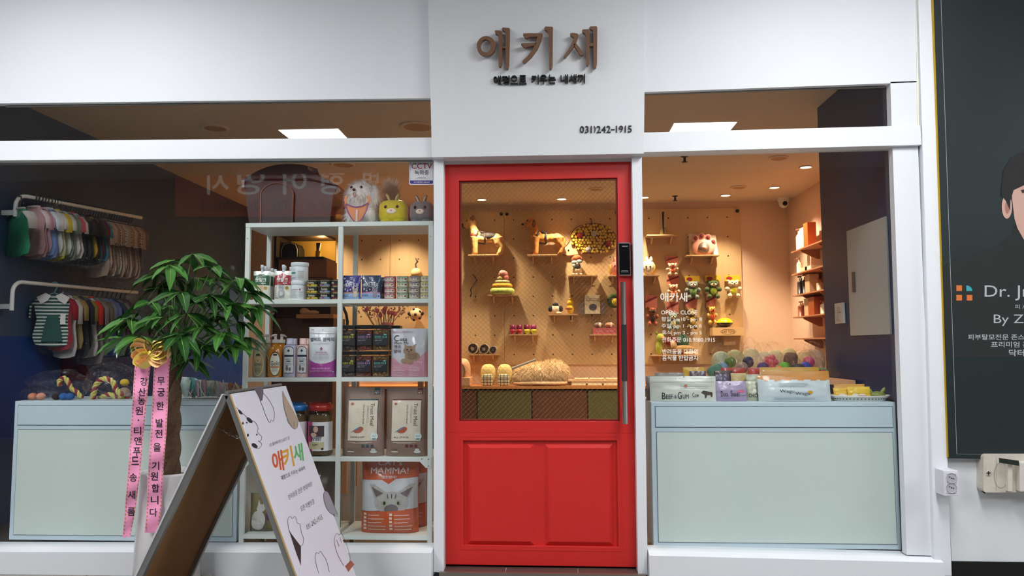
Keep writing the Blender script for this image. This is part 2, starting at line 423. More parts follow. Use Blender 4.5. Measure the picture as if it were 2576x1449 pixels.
# header panel over the door, leaning a touch forward at the top
w = MB(); a = [P(1075.5, -60, -.05), P(1624, -60, -.05), P(1620, 386.5, -.05), P(1086.5, 396, -.05)]
w.hexa(a, [p + Vector((0, .1, 0)) for p in a]); struct(w, 'trim_5', M((218, 222, 226), 0.5, var=.01), bevel=.0015)
# jambs and door head
w = MB(); pbox(w, [(1091, 396), (1116, 396), (1116.5, 1441), (1090.5, 1439)], 0.0, 0.12); struct(w, 'trim_6', WHITE2, bevel=.0015)
w = MB(); pbox(w, [(1589.5, 387), (1614.5, 387), (1629.5, 1446), (1605, 1444)], 0.0, 0.12); struct(w, 'trim_7', WHITE2, bevel=.0015)
w = MB(); pbox(w, [(1112, 396), (1594, 387), (1592, 405), (1114, 413)], 0.04, 0.12); struct(w, 'trim_8', M((200, 196, 192), 0.5))
# plinths with sloping sills
def sill(name, q, y0):
    (xa, ya), (xb, yb) = q; w = MB()
    A = P(xa, ya, 0.03); B = P(xb, yb, 0.03); zA, zB = A.z, B.z
    xa3, xb3 = A.x, B.x
    f = [(xa3, -.05, zA - .004), (xb3, -.05, zB - .004)]
    w.add([(xa3, .06, zA), (xb3, .06, zB), (xb3, .0, zB), (xa3, .0, zA), (xa3, -.055, zA - .012), (xb3, -.055, zB - .012), (xb3, -.055, 0.0), (xa3, -.055, 0.0), (xa3, .1, 0), (xb3, .1, 0), (xb3, .1, zB), (xa3, .1, zA)],
          [(0, 1, 2, 3), (3, 2, 5, 4), (4, 5, 6, 7), (7, 6, 9, 8), (8, 9, 10, 11), (11, 10, 1, 0), (0, 3, 4, 7, 8, 11), (1, 10, 9, 6, 5, 2)])
    return struct(w, name, WHITE2)
sill('baseboard_left', ((-60, 1371.5), (1092, 1374)), 0)
sill('baseboard_right', ((1628, 1380), (2352, 1397)), 0)
# window panes
for n, q in enumerate([[(-60, 255), (1100, 243), (1100, 352), (-60, 362)], [(-60, 398), (1096, 390), (1096, 1378), (-60, 1376)], [(1600, 228), (2247, 206), (2247, 325), (1600, 340)], [(1608, 378), (2250, 360), (2284, 1400), (1622, 1384)]]):
    w = MB(); pbox(w, q, 0.045, 0.05); o = struct(w, 'window_%d' % (n + 1), GLASS)
# grey gasket strips above the panes
w = MB(); pbox(w, [(14, 267), (1084, 251), (1084, 253), (14, 269)], .030, .044); pbox(w, [(-60, 413), (1086, 403), (1086, 405), (-60, 415)], .030, .044)
pbox(w, [(1622, 236), (2228, 217), (2228, 219), (1622, 238)], .030, .044)
struct(w, 'trim_9', M((120, 122, 118), 0.5))

# ---- door
DR = M((202, 38, 34), 0.42, var=.015, sc=6, name='red_painted_metal')
DY = 0.055
door = bpy.data.objects.new('door_1', None); C.objects.link(door); door.location = P(1360, 1424, DY); tag(door, kind='structure', label='red entrance door with glazed upper half and two raised panels', cat='door')
DO = [(1119, 413), (1588, 405), (1602.5, 1427), (1121, 1420)]
w = MB(); GI = [(1154, 455), (1553, 447), (1560, 1060), (1155, 1060)]
frame_px(w, [DO[0], DO[1], (1599, 1090), (1120, 1088)], GI, DY, DY + .045)
PI1 = [(1165, 1108), (1552, 1108), (1556, 1376), (1166, 1371)]
frame_px(w, [(1120, 1088), (1599, 1090), DO[2], DO[3]], PI1, DY, DY + .045)
w.build('frame', DR, door, world=True, bevel=.002)
w = MB(); frame_px(w, GI, [(1160, 459), (1549, 451), (1555, 1055), (1160, 1055)], DY + .012, DY + .04); w.build('glazing_bead', M((120, 12, 14), 0.4), door, world=True)
w = MB(); pbox(w, PI1, DY + .018, DY + .04); w.build('panel_backing', DR, door, world=True)
for q in ([(1174, 1115), (1344, 1115), (1345, 1371), (1175, 1369)], [(1369, 1115), (1543, 1115), (1545, 1373), (1371, 1371)]):
    o_ = [P(x, y, DY + .018) for x, y in q]; cx = sum(p.x for p in o_) / 4; cz = sum(p.z for p in o_) / 4
    i_ = [Vector((p.x + (.022 if p.x < cx else -.022), DY + .001, p.z + (.022 if p.z < cz else -.022))) for p in o_]
    w = MB(); w.add(o_ + i_, [(4, 5, 6, 7), (0, 1, 5, 4), (1, 2, 6, 5), (2, 3, 7, 6), (3, 0, 4, 7)]); w.build('raised_panel', DR, door, world=True)
# molding line round the recess
w = MB(); frame_px(w, [(1156, 1097), (1562, 1097), (1567, 1388), (1157, 1383)], [(1158, 1099), (1560, 1099), (1565, 1386), (1159, 1381)], DY - .0015, DY + .01); w.build('molding', DR, door, world=True)
w = MB(); pbox(w, [(1157, 455), (1553, 447), (1558, 1058), (1157, 1058)], DY + .022, DY + .028); w.build('glass_pane', GLASS, door, world=True)
# woven wire inside the pane
w = MB(); A = P(1160, 458, DY + .025); B = P(1552, 1055, DY + .025); x0, x1, z1, z0 = A.x, P(1551, 800, DY + .025).x, A.z, B.z
st = .0262 * 1.0; k = x0 - (z1 - z0)
nn = 0
while k < x1 + (z1 - z0):
    for sgn in (1, -1):
        # line z = z0 + sgn*(x-k) clipped to the pane
        if sgn == 1: xa, xb = max(x0, k), min(x1, k + (z1 - z0)); f = lambda x: z0 + (x - k)
        else: xa, xb = max(x0, k - (z1 - z0)), min(x1, k); f = lambda x: z0 - (x - k)
        if xb - xa > .004: w.tube([(xa, DY + .0215, f(xa)), (xb, DY + .0215, f(xb))], .00042, 4)
    k += st; nn += 1
w.build('wire_mesh', M((150, 135, 110), 0.35, metal=0.9), door)
for ch in door.children:
    if ch.name.startswith('wire_mesh'): ch.data.transform(Matrix.Translation(-door.location))
# pull handle
hd = MB(); cx = 1570
def hz(y): return P(cx, y, DY - .06)
hx = P(1570, 880, DY - .06).x
def cyl(mb, za, zb, r, x, y, mi=0, n=20): mb.lathe([(r, za), (r, zb)], n, (x, y, 0), mi); return mb
hb = bpy.data.objects.new('door_handle', None)
o = cyl(MB(), hz(1066).z, hz(958).z, .0145, hx, DY - .06)
cyl(o, hz(817).z, hz(710).z, .0145, hx, DY - .06)
for yy in (745, 1030): o.lathe([(.009, 0), (.009, .05)], 12, (hx, DY - .052, hz(yy).z), 0, 'y')
ho = o.build('door_handle', M((215, 215, 215), 0.12, metal=1, var=.02), door, world=True)
o = cyl(MB(), hz(958).z, hz(817).z, .0148, hx, DY - .06); g = o.build('grip', M((14, 14, 16), 0.6), ho)
g.data.transform(Matrix.Translation(-door.location)); 
# lock
lk = MB(); pbox(lk, [(1555, 609), (1586, 609), (1588, 694), (1557, 694)], DY - .03, DY); lo = lk.build('digital_lock', M((175, 175, 178), 0.25, metal=.9), door, world=True, bevel=.008)
lk = MB(); pbox(lk, [(1557, 612), (1584, 612), (1586, 691), (1559, 691)], DY - .033, DY - .028); l2 = lk.build('lock_face', M((10, 10, 12), 0.12), door, world=True, bevel=.004)
decal([pxt('SAMSUNG', 1565, 618, 1579, 621), rect2(1563, 681, 1580, 681.7), rect2(1562, 684, 1581, 684.6)], pxm(DY - .034), 'lock_lettering', M((190, 190, 190), .5), door, world=True)
# threshold
w = MB(); zt = 0.03
w.box(P(1117, 1440, 0).x, P(1604, 1440, 0).x, -.03, .16, 0.0, zt); struct(w, 'trim_10', M((88, 66, 62), 0.4, var=.1, sc=8))
w = MB(); w.box(P(1108, 1440, 0).x, P(1622, 1440, 0).x, -.05, -.03, 0, zt + .003); struct(w, 'trim_11', M((150, 145, 135), 0.35, metal=.8))
for kk, px in enumerate((1272, 1454)):
    w = MB(); x = P(px, 1430, 0).x; w.box(x - .001, x + .001, -.03, .05, zt, zt + .001); struct(w, 'trim_%d' % (12 + kk), M((190, 185, 180), .6))

# ---- shop room
struct(MB().box(XL - .1, XR + .1, 0.1, YB + .1, -.04, FZ), 'floor_shop', M((84, 80, 76), 0.3, var=.06, sc=3))
struct(MB().box(XL - .1, XR + .1, 0.06, YB + .1, RH, RH + .1), 'ceiling_shop', M((206, 188, 164), 0.8, var=.01))
NAVY = M((14, 64, 138), 0.55, var=.03); GREYW = M((58, 84, 116), 0.6, var=.02)
zs = P(60, 845, .6).z
struct(MB().box(XL - .1, XL, .06, YB + .1, FZ, zs), 'wall_left', NAVY)
struct(MB().box(XL - .1, XL, .06, YB + .1, zs, RH), 'wall_left_upper', GREYW)
struct(MB().box(XL - .1, XR + .1, YB, YB + .1, FZ, RH), 'wall_back', M((224, 192, 164), 0.75, var=.01))
struct(MB().box(XR, XR + .1, 1.15, YB + .1, FZ, RH), 'wall_right', M((226, 192, 168), 0.7, var=.01))
xn = P(2262, 900, .1).x
struct(MB().box(xn, XR + .1, .1, 1.15, FZ, RH), 'wall_right_pillar', M((6, 50, 98), 0.4, var=.03))
# closing pieces of the front wall inside (beside and above the windows)
struct(MB().box(XL - .1, P(-60, 900, .1).x, .05, .1, 0, RH), 'wall_front_left_return', NAVY)
struct(MB().box(P(2345, 900, .1).x, 4.6, .0, .1, 0, 3.4), 'wall_front_far_right', M((216, 220, 224), 0.7, var=.04, sc=5, bump=.15))
struct(MB().box(XL - .4, XR + .1, .046, .1, P(1300, 200, 0).z + .12, 3.4), 'wall_front_upper', WHITE)
# ================================================================ shop interior
WARM = (1.0, 0.80, 0.56)
DL = [(1212, 503), (1413, 501), (1620, 497), (1825, 492), (1948, 472), (2027, 421), (1000, 504), (800, 508)]  # last two are extras, added out of sight to light the left region
dln = ['above the wall shelf at the door left', 'centre of the door glass', 'just right of the door', 'in front of the right board', 'near the security camera', 'largest near the pillar', 'added as fill light behind the rack right half', 'added as fill light behind the rack left half']
LENS = M((255, 226, 180), .4, var=0, emit=14)
for k, (px, py) in enumerate(DL):
    p = PZ(px, py, RH - .004)
    t = thing('downlight', 'round recessed warm downlight %s' % dln[k], 'downlight', (p.x, p.y, RH), group='recessed downlights')
    MB().lathe([(.055, -.002), (.058, -.008), (.05, -.008), (.046, 0)], 24).build('trim_ring', M((236, 226, 210), .5), t)
    MB().lathe([(.044, -.0035), (0.001, -.0035)], 24, cap=False).build('lens', LENS, t)
    light('SPOT', 'downlight_lamp', (p.x, p.y, RH - .02), 115, WARM, .03, (math.radians(-6), 0, 0), 1.75, .7).parent = None
for x, y, e in ((.1, 3.0, 70), (.1, 1.3, 60), (.35, 2.6, 120), (1.3, 2.4, 130), (1.9, 3.2, 70)):
    light('SPOT', 'unseen_fill_spot', (x, y, RH - .03), e, WARM, .05, (0, 0, 0), 2.1, .9)  # unseen spots without fittings, added to brighten ceiling and room
# ceiling speakers, sprinklers, camera
for px, py, r, lb in ((1958, 396, .085, 'near the window top right'), (1858, 470, .085, 'between two downlights on the right'), (1500, 475, .085, 'seen through the door glass'), (862, 413, .11, 'above the white dog figure'), (540, 321, .10, 'in the left transom, left'), (1050, 317, .13, 'in the left transom, right'), (715, 419, .09, 'above the pet carrier')):
    p = PZ(px, py, RH)
    t = thing('ceiling_speaker', 'round cream ceiling speaker disc %s' % lb, 'speaker', (p.x, p.y, RH), group='ceiling speaker discs')
    MB().lathe([(r, 0), (r * .98, -.008), (r * .8, -.012), (r * .78, -.006), (.001, -.006)], 32, cap=False).build('rim', M((214, 190, 160), .6), t)
    MB().lathe([(r * .77, -.007), (.001, -.0095)], 28, cap=False).build('grille', M((170, 130, 84), .7, var=.1, sc=200), t)
for px, py, lb in ((1722, 393, 'near the window'), (1698, 493, 'near the back wall')):
    p = PZ(px, py, RH)
    t = thing('sprinkler', 'dark metal sprinkler head on the ceiling %s' % lb, 'sprinkler', (p.x, p.y, RH), group='ceiling sprinklers')
    MB().lathe([(.032, 0), (.03, -.006), (.012, -.008), (.01, -.045)], 16).build('stem', M((40, 30, 24), .4, metal=.7), t)
    MB().lathe([(.024, -.052), (.022, -.047), (.006, -.045)], 16).build('deflector', M((40, 30, 24), .4, metal=.7), t)
p = P(1971, 500, 4.3)
t = thing('security_camera', 'white dome security camera in the ceiling corner of the shop', 'camera', (p.x, 4.3, RH))
MB().lathe([(.06, 0), (.062, -.03), (.05, -.045)], 28).ell((0, -.0, -.06), (.05, .05, .05), 0, 20).build('housing', M((236, 232, 226), .3), t)
MB().lathe([(.024, -.055), (.026, -.04)], 20, (0, 0, -.07), 0, 'y').build('lens', M((20, 18, 18), .1), t)
# pegboards
YP = YB - .022
PB = M((208, 176, 130), .6, kind='wood', col2=(196, 162, 116), sc=5, var=.03)
hz0 = P(1244, 554, YP); dxh = (P(1292, 554, YP).x - P(1196, 554, YP).x) / 2
zt_, zb_ = P(1400, 529, YP).z, P(1400, 917, YP).z
hx0 = hz0.x - 14 * dxh
bx = [P(690, 600, YP).x, hz0.x - 5.5 * dxh, hz0.x + .5 * dxh, hz0.x + 6.5 * dxh, P(1864, 600, YP).x]
bn = ['leftmost, seen behind the rack', 'second, seen past the rack', 'third from the left, behind the hedgehog mat', 'rightmost, carrying the hanging plush toys']
for k in range(4):
    x0, x1 = bx[k] + .002, bx[k + 1] - .002
    t = thing('peg_board', 'tan plywood peg board on the back wall, %s' % bn[k], 'peg board', ((x0 + x1) / 2, YB, zb_), group='plywood peg boards on the back wall')
    MB().box(x0, x1, YP, YB - .001, zb_, zt_).build('panel', PB, t, world=True)
    q = MB(); n = 0
    for i in range(40):
        x = hx0 + i * dxh
        if not (x0 + .04 < x < x1 - .02): continue
        for j in range(8):
            z = hz0.z - j * dxh
            q.lathe([(.0085, 0), (.001, -.0005)], 10, (x, YP - .0008, z), 0, 'y', cap=False)
    q.build('peg_holes', M((50, 26, 16), .8), t, world=True, kind='stuff')
    for x in ([x1 - .03] if k > 0 else []) + ([x0 + .03] if k == 2 else []): MB().lathe([(.018, -.012), (.02, 0)], 16, (x, YP, zt_ - .035), 0, 'y').build('fixing_knob', M((20, 16, 14), .4), t, world=True)
# shelves on the wall
SW = M((208, 170, 124), .6, kind='woodx', col2=(190, 150, 104), sc=4)
def wshelf(label, px0, px1, py, dep=.17, Y=YP):
    a, b = P(px0, py, Y - dep), P(px1, py, Y - dep); z = a.z; w2 = (b.x - a.x) / 2; cx = (a.x + b.x) / 2
    t = thing('wall_shelf', label, 'shelf', (cx, Y, z), group='small wooden shelves on the peg boards')
    MB().box(-w2, w2, -dep, 0, -.012, 0).build('shelf_board', SW, t)
    for s in (-1, 1):
        q = MB(); x = s * w2 * .62
        q.prism([(x - .007, 0, -.013), (x - .007, -dep * .8, -.013), (x - .007, -dep * .78, -.03), (x - .007, -.02, -.085), (x - .007, 0, -.09)], (.014, 0, 0)); q.build('bracket', SW, t)
    MB().box(-w2 * .92, w2 * .92, -.006, 0, -.1, -.0125).build('back_plate', SW, t)
    return cx, Y - dep * .5, z
sh = {}
sh['dog1'] = wshelf('wall shelf under the black saddled shepherd dog figure', 1178, 1253, 640)
sh['dog2'] = wshelf('wall shelf under the brown dog figure', 1326, 1402, 640)
sh['beag'] = wshelf('wall shelf under the beagle plush', 1430, 1504, 692)
sh['pink'] = wshelf('wall shelf beside the lock carrying plush heads', 1532, 1588, 692)
sh['bun'] = wshelf('wall shelf under the bunny plush right of the door', 1604, 1660, 691)
sh['ring'] = wshelf('wall shelf under the stacked ring cushions', 1226, 1302, 741)
sh['panda'] = wshelf('wall shelf with panda jar and yellow bottle', 1380, 1454, 790)
sh['cups'] = wshelf('wall shelf with magenta and yellow cups', 1280, 1354, 841)
sh['shoes'] = wshelf('wall shelf with two pink shoe boxes', 1484, 1556, 841)
sh['towel'] = wshelf('wall shelf with rolled towels', 1175, 1254, 891)
sh['diff'] = wshelf('wall shelf under the reed diffuser', 1628, 1706, 590)
sh['paw'] = wshelf('wall shelf under the paw shaped feeder', 1728, 1811, 641)
sh['plush'] = wshelf('wide low shelf with lying plush toys', 1640, 1764, 893)
def on(key, px, dy=0): c = sh[key]; return (P(px, 700, c[1]).x, c[1] + dy, c[2])
SI = S(YP - .09)
# --- dog figures
def dogfig(label, px, key, wpx, hpx, mats, saddle, harness, ear_up, flip=1, tail=True):
    t = thing('dog_figure', label, 'dog figure', on(key, px, -.012), 0, 'dog figures on the wall shelves')
    s = SI; u = lambda x, z: (x * flip * s, z * s)
    q = MB()
    for (x, z, rx, ry, rz_) in ((-2, 42, 20, 12, 12), (18, 43, 22, 11, 11), (30, 42, 14, 12, 13), (-22, 50, 13, 11, 15)):
        a, b = u(x, z); q.ell((a, 0, b), (rx * s, ry * s, rz_ * s), 0, 20)
    def limb(pts, rr, y): q.tube([(p[0] * flip * s, y * s, p[1] * s) for p in pts], [r * s for r in rr], 12)
    limb([(-23, 50), (-28, 64), (-32, 76)], [15, 11.5, 10.5], 0)
    a, b = u(-35, 82); q.ell((a, 0, b), (15 * s, 13 * s, 13 * s), 0, 18)
    limb([(-40, 80), (-48, 77.5), (-53, 77)], [11.5, 10, 8.5], 0)
    for y in (-5, 5):
        limb([(-24, 46), (-25, 30), (-24, 14), (-24, 3)], [12, 9.5, 7.5, 7], y); a, b = u(-27, 2.5); q.ell((a, y * s, b), (6 * s, 4 * s, 2.8 * s), 0, 12)
        limb([(34, 44), (36, 30), (43, 18), (39, 3)], [13, 10.5, 7, 6.5], y); a, b = u(36, 2.5); q.ell((a, y * s, b), (6 * s, 4 * s, 2.8 * s), 0, 12)
    if tail: limb([(42, 46), (48, 36), (49, 24)], [4.5, 4, 2.5], 0)
    q.build('body', mats[0], t, remesh=.0062)
    for y in (-5.5, 5.5):
        if ear_up: MB().tube([(-32 * flip * s, y * s, 88 * s), (-29 * flip * s, y * 1.15 * s, 95 * s), (-27 * flip * s, y * 1.2 * s, 102 * s)], [7 * s, 5.5 * s, .8 * s], 10).build('ear', mats[1], t)
        else: MB().ell((-28 * flip * s, y * 1.9 * s, 79 * s), (5.5 * s, 2.6 * s, 11 * s), 0, 12).build('ear', mats[1], t)
    if saddle: MB().ell((-49 * flip * s, 0, 74 * s), (9 * s, 7.2 * s, 6 * s), 0, 14).build('dark_muzzle', M((64, 42, 30), .7), t)
    MB().ell((-56.5 * flip * s, 0, 79 * s), (3 * s, 3.2 * s, 3 * s), 0, 12).build('nose', M((18, 14, 12), .2), t)
    for y in (-7.5, 7.5): MB().ell((-44 * flip * s, y * 1.3 * s, 87 * s), (2.3 * s, 1.6 * s, 2.1 * s), 0, 10).build('eye', M((14, 10, 8), .1), t)
    if saddle: 
        q = MB().ell((10 * flip * s, 0, 46.5 * s), (30 * s, 12.6 * s, 10.5 * s), 0, 22); q.build('dark_saddle', saddle, t)
    if harness:
        q = MB()
        q.tube([(-20 * flip * s + 4 * s * math.cos(a) * flip, 13.2 * s * math.sin(a), (46 + 15 * math.cos(a)) * s) for a in [2 * PI * k / 24 for k in range(24)]], 2.6 * s, 8, 0, True)
        q.tube([(2 * flip * s, 13.4 * s * math.sin(a), (42.5 + 12.8 * math.cos(a)) * s) for a in [2 * PI * k / 24 for k in range(24)]], 2.2 * s, 8, 0, True)
        q.tube([(-24 * flip * s, 0, 60 * s), (-5 * flip * s, 0, 58 * s), (4 * flip * s, 0, 56 * s)], 3 * s, 8)
        q.tube([(-32 * flip * s, 0, 44 * s), (-20 * flip * s, 0, 31 * s), (2 * flip * s, 0, 29.5 * s)], 3.4 * s, 8)
        q.build('harness', harness, t)
    return t
TANF = M((214, 160, 84), .8, var=.14, sc=14)
d1 = dogfig('shepherd dog figure with black saddle and red patched harness, left in the door glass', 1219, 'dog1', 93, 92, [M((206, 158, 92), .8, var=.2, sc=10), M((120, 80, 40), .8)], M((34, 26, 22), .8), M((40, 20, 22), .6), True)
MB().ell((-26 * SI, -11 * SI, 50 * SI), (7 * SI, 4 * SI, 7 * SI), 0, 12).build('red_patch', M((206, 52, 34), .6), d1)
d2 = dogfig('golden brown dog figure in dark harness, centre of the door glass', 1372, 'dog2', 80, 92, [M((190, 124, 52), .8, var=.14, sc=12), M((140, 82, 34), .8)], None, M((38, 30, 32), .6), False)
# --- hedgehog mat on the wall
t = thing('snuffle_mat', 'large hedgehog shaped snuffle mat of yellow tufts hung on the board', 'snuffle mat', P(1490, 590, YP - .02))
YH = YP - .03
ol = [(1409, 628), (1424, 618), (1434, 604), (1436, 590), (1447, 575), (1462, 567), (1488, 562), (1510, 564), (1530, 572), (1545, 586), (1550, 604), (1549, 624), (1520, 630), (1480, 636), (1455, 640), (1425, 643), (1412, 637)]
ext(poly2(ol), YH, .026, 'mat_base', M((236, 206, 148), .8), t)
ext([stroke2(sm2(ol, True, 3), 2.2, True)], YH - .003, .006, 'brown_border', M((120, 64, 24), .7), t)
ext(poly2([(1494 + 57 * math.cos(a), 601 + 38 * math.sin(a)) for a in [2 * PI * k / 30 for k in range(30)]]), YH - .005, .006, 'tuft_backing', M((130, 80, 30), .9), t)
q = MB(); rnd = random.Random(3)
for j in range(10):
    for i in range(15):
        x = 1440 + i * 7.6 + (j % 2) * 3 + rnd.uniform(-1.5, 1.5); y = 568 + j * 7.2 + rnd.uniform(-1.5, 1.5)
        if ((x - 1494) / 57) ** 2 + ((y - 601) / 39) ** 2 > 1: continue
        if any((x - a) ** 2 + (y - b) ** 2 < 64 for a, b in ((1459, 592), (1494, 588), (1530, 613), (1480, 628))): continue
        c = P(x, y, YH - .012); r = Matrix.Rotation(rnd.uniform(-.5, .5), 3, 'Y') @ Matrix.Rotation(rnd.uniform(-.5, .5), 3, 'X')
        b = MB().box(-.0125, .0125, -.014, .01, -.0125, .0125); q.add([r @ Vector(v) + c for v in b.v], b.f)
q.build('tufts', M((214, 178, 60), .9, var=.1, sc=30), t, world=True, kind='stuff')
for a, b, c_ in ((1459, 592, (160, 40, 40)), (1530, 613, (160, 40, 40)), (1494, 588, (170, 166, 160)), (1480, 628, (170, 166, 160))):
    MB().lathe([(.001, -.012), (.03, -.010), (.034, 0)], 20, tuple(P(a, b, YH - .02)), 0, 'y').build('felt_disc', M(c_, .9), t, world=True)
for a, b, r in ((1411, 628, .012), (1430, 629, .009)): MB().ell(tuple(P(a, b, YH - .004)), (r, r * .6, r), 0, 12).build('eye_or_nose', M((16, 12, 12), .2), t, world=True)
MB().tube([P(1488, 562, YH), P(1487, 550, YH + .01), P(1490, 563, YH)], .006, 6).build('hanging_loop', M((120, 70, 40), .8), t, world=True)
# --- plush from ellipsoids (pixel units, scaled)
def plush(name, label, cat, loc, s, body, parts, group=None, rot=0, rem=0, bump=.3):
    """body: list of ellipsoids; parts: (part name, colour, ellipsoid list)"""
    t = thing(name, label, cat, loc, rot, group)
    for nm, col, el in [('body',) + tuple(body)] + list(parts):
        q = MB()
        for e in el: q.ell((e[0] * s, e[1] * s, e[2] * s), (e[3] * s, e[4] * s, e[5] * s), 0, 18)
        q.build(nm, M(col, .9, var=.05, sc=40, bump=bump, sheen=.2) if not isinstance(col, bpy.types.Material) else col, t, remesh=rem if nm == 'body' and rem else 0)
    return t
K = (20, 16, 14)
plush('beagle_plush', 'sitting beagle plush with blue bow seen from behind', 'plush toy', on('beag', 1452), SI, ((232, 206, 168), [(0, 0, 14, 12, 11, 14), (-9, -4, 3, 4, 6, 3), (9, -4, 3, 4, 6, 3), (0, -3, 30, 8, 8, 9)]),
      [('black_back', (50, 38, 34), [(0, -3, 22, 9, 9, 12)]), ('head', (196, 96, 36), [(0, 0, 44, 11, 11, 9)]), ('ear', (150, 70, 30), [(-11, 0, 40, 3, 5, 8)]), ('ear', (150, 70, 30), [(11, 0, 40, 3, 5, 8)]), ('bow', (170, 196, 190), [(-7, -9, 33, 7, 3, 5), (5, -9, 35, 7, 3, 5), (-8, -9, 25, 4, 3, 6)]), ('tail', (236, 222, 196), [(-2, -13, 2, 3, 4, 3)])])
plush('pink_plush', 'pink bunny plush half hidden beside the door lock', 'plush toy', on('pink', 1549), SI, ((206, 124, 110), [(0, 0, 18, 14, 10, 18)]), [('eye', K, [(-2, -10, 24, 2, 1.5, 2)]), ('side', (206, 160, 50), [(-12, 2, 16, 5, 8, 14)]), ('ear', (214, 140, 124), [(-2, 0, 40, 3.5, 3, 7)])])
plush('bunny_plush', 'white bunny plush bag with grey striped front right of the door', 'plush toy', on('bun', 1632), SI, ((222, 210, 190), [(0, 0, 20, 16, 11, 20)]), [('side', (220, 180, 50), [(12, 2, 16, 6, 9, 15)]), ('ear', (236, 226, 212), [(-5, -4, 38, 4, 3, 9)]), ('ear', (236, 226, 212), [(6, -4, 38, 4, 3, 9)]), ('eye', K, [(-7, -11, 21, 2, 1.5, 2)]), ('eye', K, [(3, -11, 21, 2, 1.5, 2)])])
# stacked ring cushions
cx, cy, cz = on('ring', 1264)
for k, (r, h, col, dz, nm) in enumerate(((31, 17, (176, 190, 96), 0, 'green lowest'), (26, 12, (228, 152, 38), 16, 'orange middle'), (19, 9, (150, 150, 104), 27, 'grey green upper'))):
    t = thing('ring_cushion', '%s ring cushion of the stack on the wall shelf' % nm, 'cushion', (cx, cy - .04, cz + dz * SI), group='stacked ring cushions')
    MB().tube([((r - h / 2) * SI * math.cos(a), (r - h / 2) * SI * .62 * math.sin(a), h / 2 * SI) for a in [2 * PI * i / 28 for i in range(28)]], h / 2 * SI, 12, 0, True).build('cushion', M(col, .85, var=.12, sc=30, bump=.3), t)
t = plush('pink_plush', 'pink rugby ball shaped toy on top of the ring cushions', 'toy', (cx + .01, cy - .02, cz + 36 * SI), SI, ((206, 120, 104), [(0, 0, 16, 12, 10, 10), (5, 0, 8, 9, 9, 9)]), [('face_patch', (232, 160, 150), [(-2, -6, 19, 8, 5, 7)]), ('lower_patch', (150, 136, 80), [(-7, -2, 5, 8, 8, 6)])])
# panda jar, yellow bottle, tube
plush('panda_jar', 'black and white panda shaped jar on the wall shelf', 'jar', on('panda', 1397), SI, ((226, 206, 176), [(0, 0, 12, 12, 9, 12)]), [('arm', (24, 20, 18), [(-13, -2, 14, 6, 6, 8)]), ('arm', (24, 20, 18), [(13, -2, 14, 6, 6, 8)]), ('head', (34, 28, 26), [(0, 0, 24, 8, 7, 6)]), ('foot', (236, 220, 190), [(8, -10, 3, 6, 6, 3)])], bump=0)
plush('yellow_bottle', 'yellow duck shaped bottle beside the panda jar', 'bottle', on('panda', 1434), SI, ((236, 190, 20), [(0, 0, 13, 9, 8, 13), (0, 0, 28, 8, 7, 8)]), [('beak', (150, 84, 20), [(-4, -8, 14, 9, 5, 3)]), ('head_top', (222, 176, 20), [(0, -1, 38, 4, 4, 3)])], bump=0)
t = thing('cream_tube', 'small white and dark green cream tube hung below the yellow bottle', 'tube', P(1438, 809, YP - .02))
MB().box(-4.5 * SI, 4.5 * SI, -.02, 0, 0, 28 * SI).build('tube_body', M((214, 210, 196), .4), t, bevel=.005); MB().box(-4 * SI, 4 * SI, -.023, -.0205, 4 * SI, 16 * SI).build('label', M((24, 90, 70), .5), t)
# product box
t = thing('product_box', 'white cat snuffle box with dark ball picture on the board', 'box', P(1490, 790, YP - .05))
MB().box(-19 * SI, 19 * SI, -.06, .045, 0, 47 * SI).build('carton', M((206, 190, 164), .6), t); MB().box(-34 * SI, 34 * SI, .0, .044, 0, 30 * SI).build('tray', M((160, 150, 144), .5), t)
sf = lambda u, v: Vector((u * SI, -.0615, v * SI))
decal([circ2(1, 17, 10, 8)], sf, 'ball_picture', M((60, 64, 70), .7, var=.3, sc=60), t); decal([text2('Simple Cozy', -16, 36, 14, 40, .02), text2('Snuffle Round', -16, 32, 14, 35.5, .02), text2('wook', -17, 41, -9, 44)], sf, 'lettering', M((40, 34, 30), .6), t)
t = thing('ring_toy', 'green and yellow ring shaped plush toy near the door lock', 'toy', P(1545, 757, YP - .03))
MB().tube([(13 * SI * math.cos(a), -.03, 13 * SI * math.sin(a)) for a in [.3 + 4.9 * i / 18 for i in range(19)]], 6 * SI, 10).build('ring', M((70, 96, 44), .9, var=.2, sc=30), t)
MB().ell((4 * SI, -.045, -4 * SI), (11 * SI, .03, 10 * SI), 0, 14).build('yellow_net', M((206, 176, 46), .9), t)
# cups
cx, cy, cz = on('cups', 1317)
for k, px in enumerate((1289, 1306, 1325, 1342)):
    for row, (yy, col, nm) in enumerate((( .04, (136, 14, 78), 'magenta cup in the rear row'), (-.04, (196, 40, 70) if k < 2 else (206, 196, 40), 'front row'))):
        lab = ('magenta cup, %s of the rear row on the cup shelf' % ['first', 'second', 'third', 'fourth'][k]) if row == 0 else ('%s small cup, %s of the front row on the cup shelf' % ('red' if k < 2 else 'yellow', ['first', 'second', 'third', 'fourth'][k]))
        t = thing('cup', lab, 'cup', (P(px + (0 if row == 0 else 1), 800, cy).x, cy + yy, cz + (12 * SI * 0)), group='coloured cups on the wall shelf')
        hh = (24 if row == 0 else 12) * SI
        MB().lathe([(5 * SI, 0), (3.5 * SI, hh * .2), (7.5 * SI, hh * .6), (7 * SI, hh), (6.4 * SI, hh), (5.5 * SI, hh * .6)], 18, cap=False).build('cup_body', M(col, .4), t)
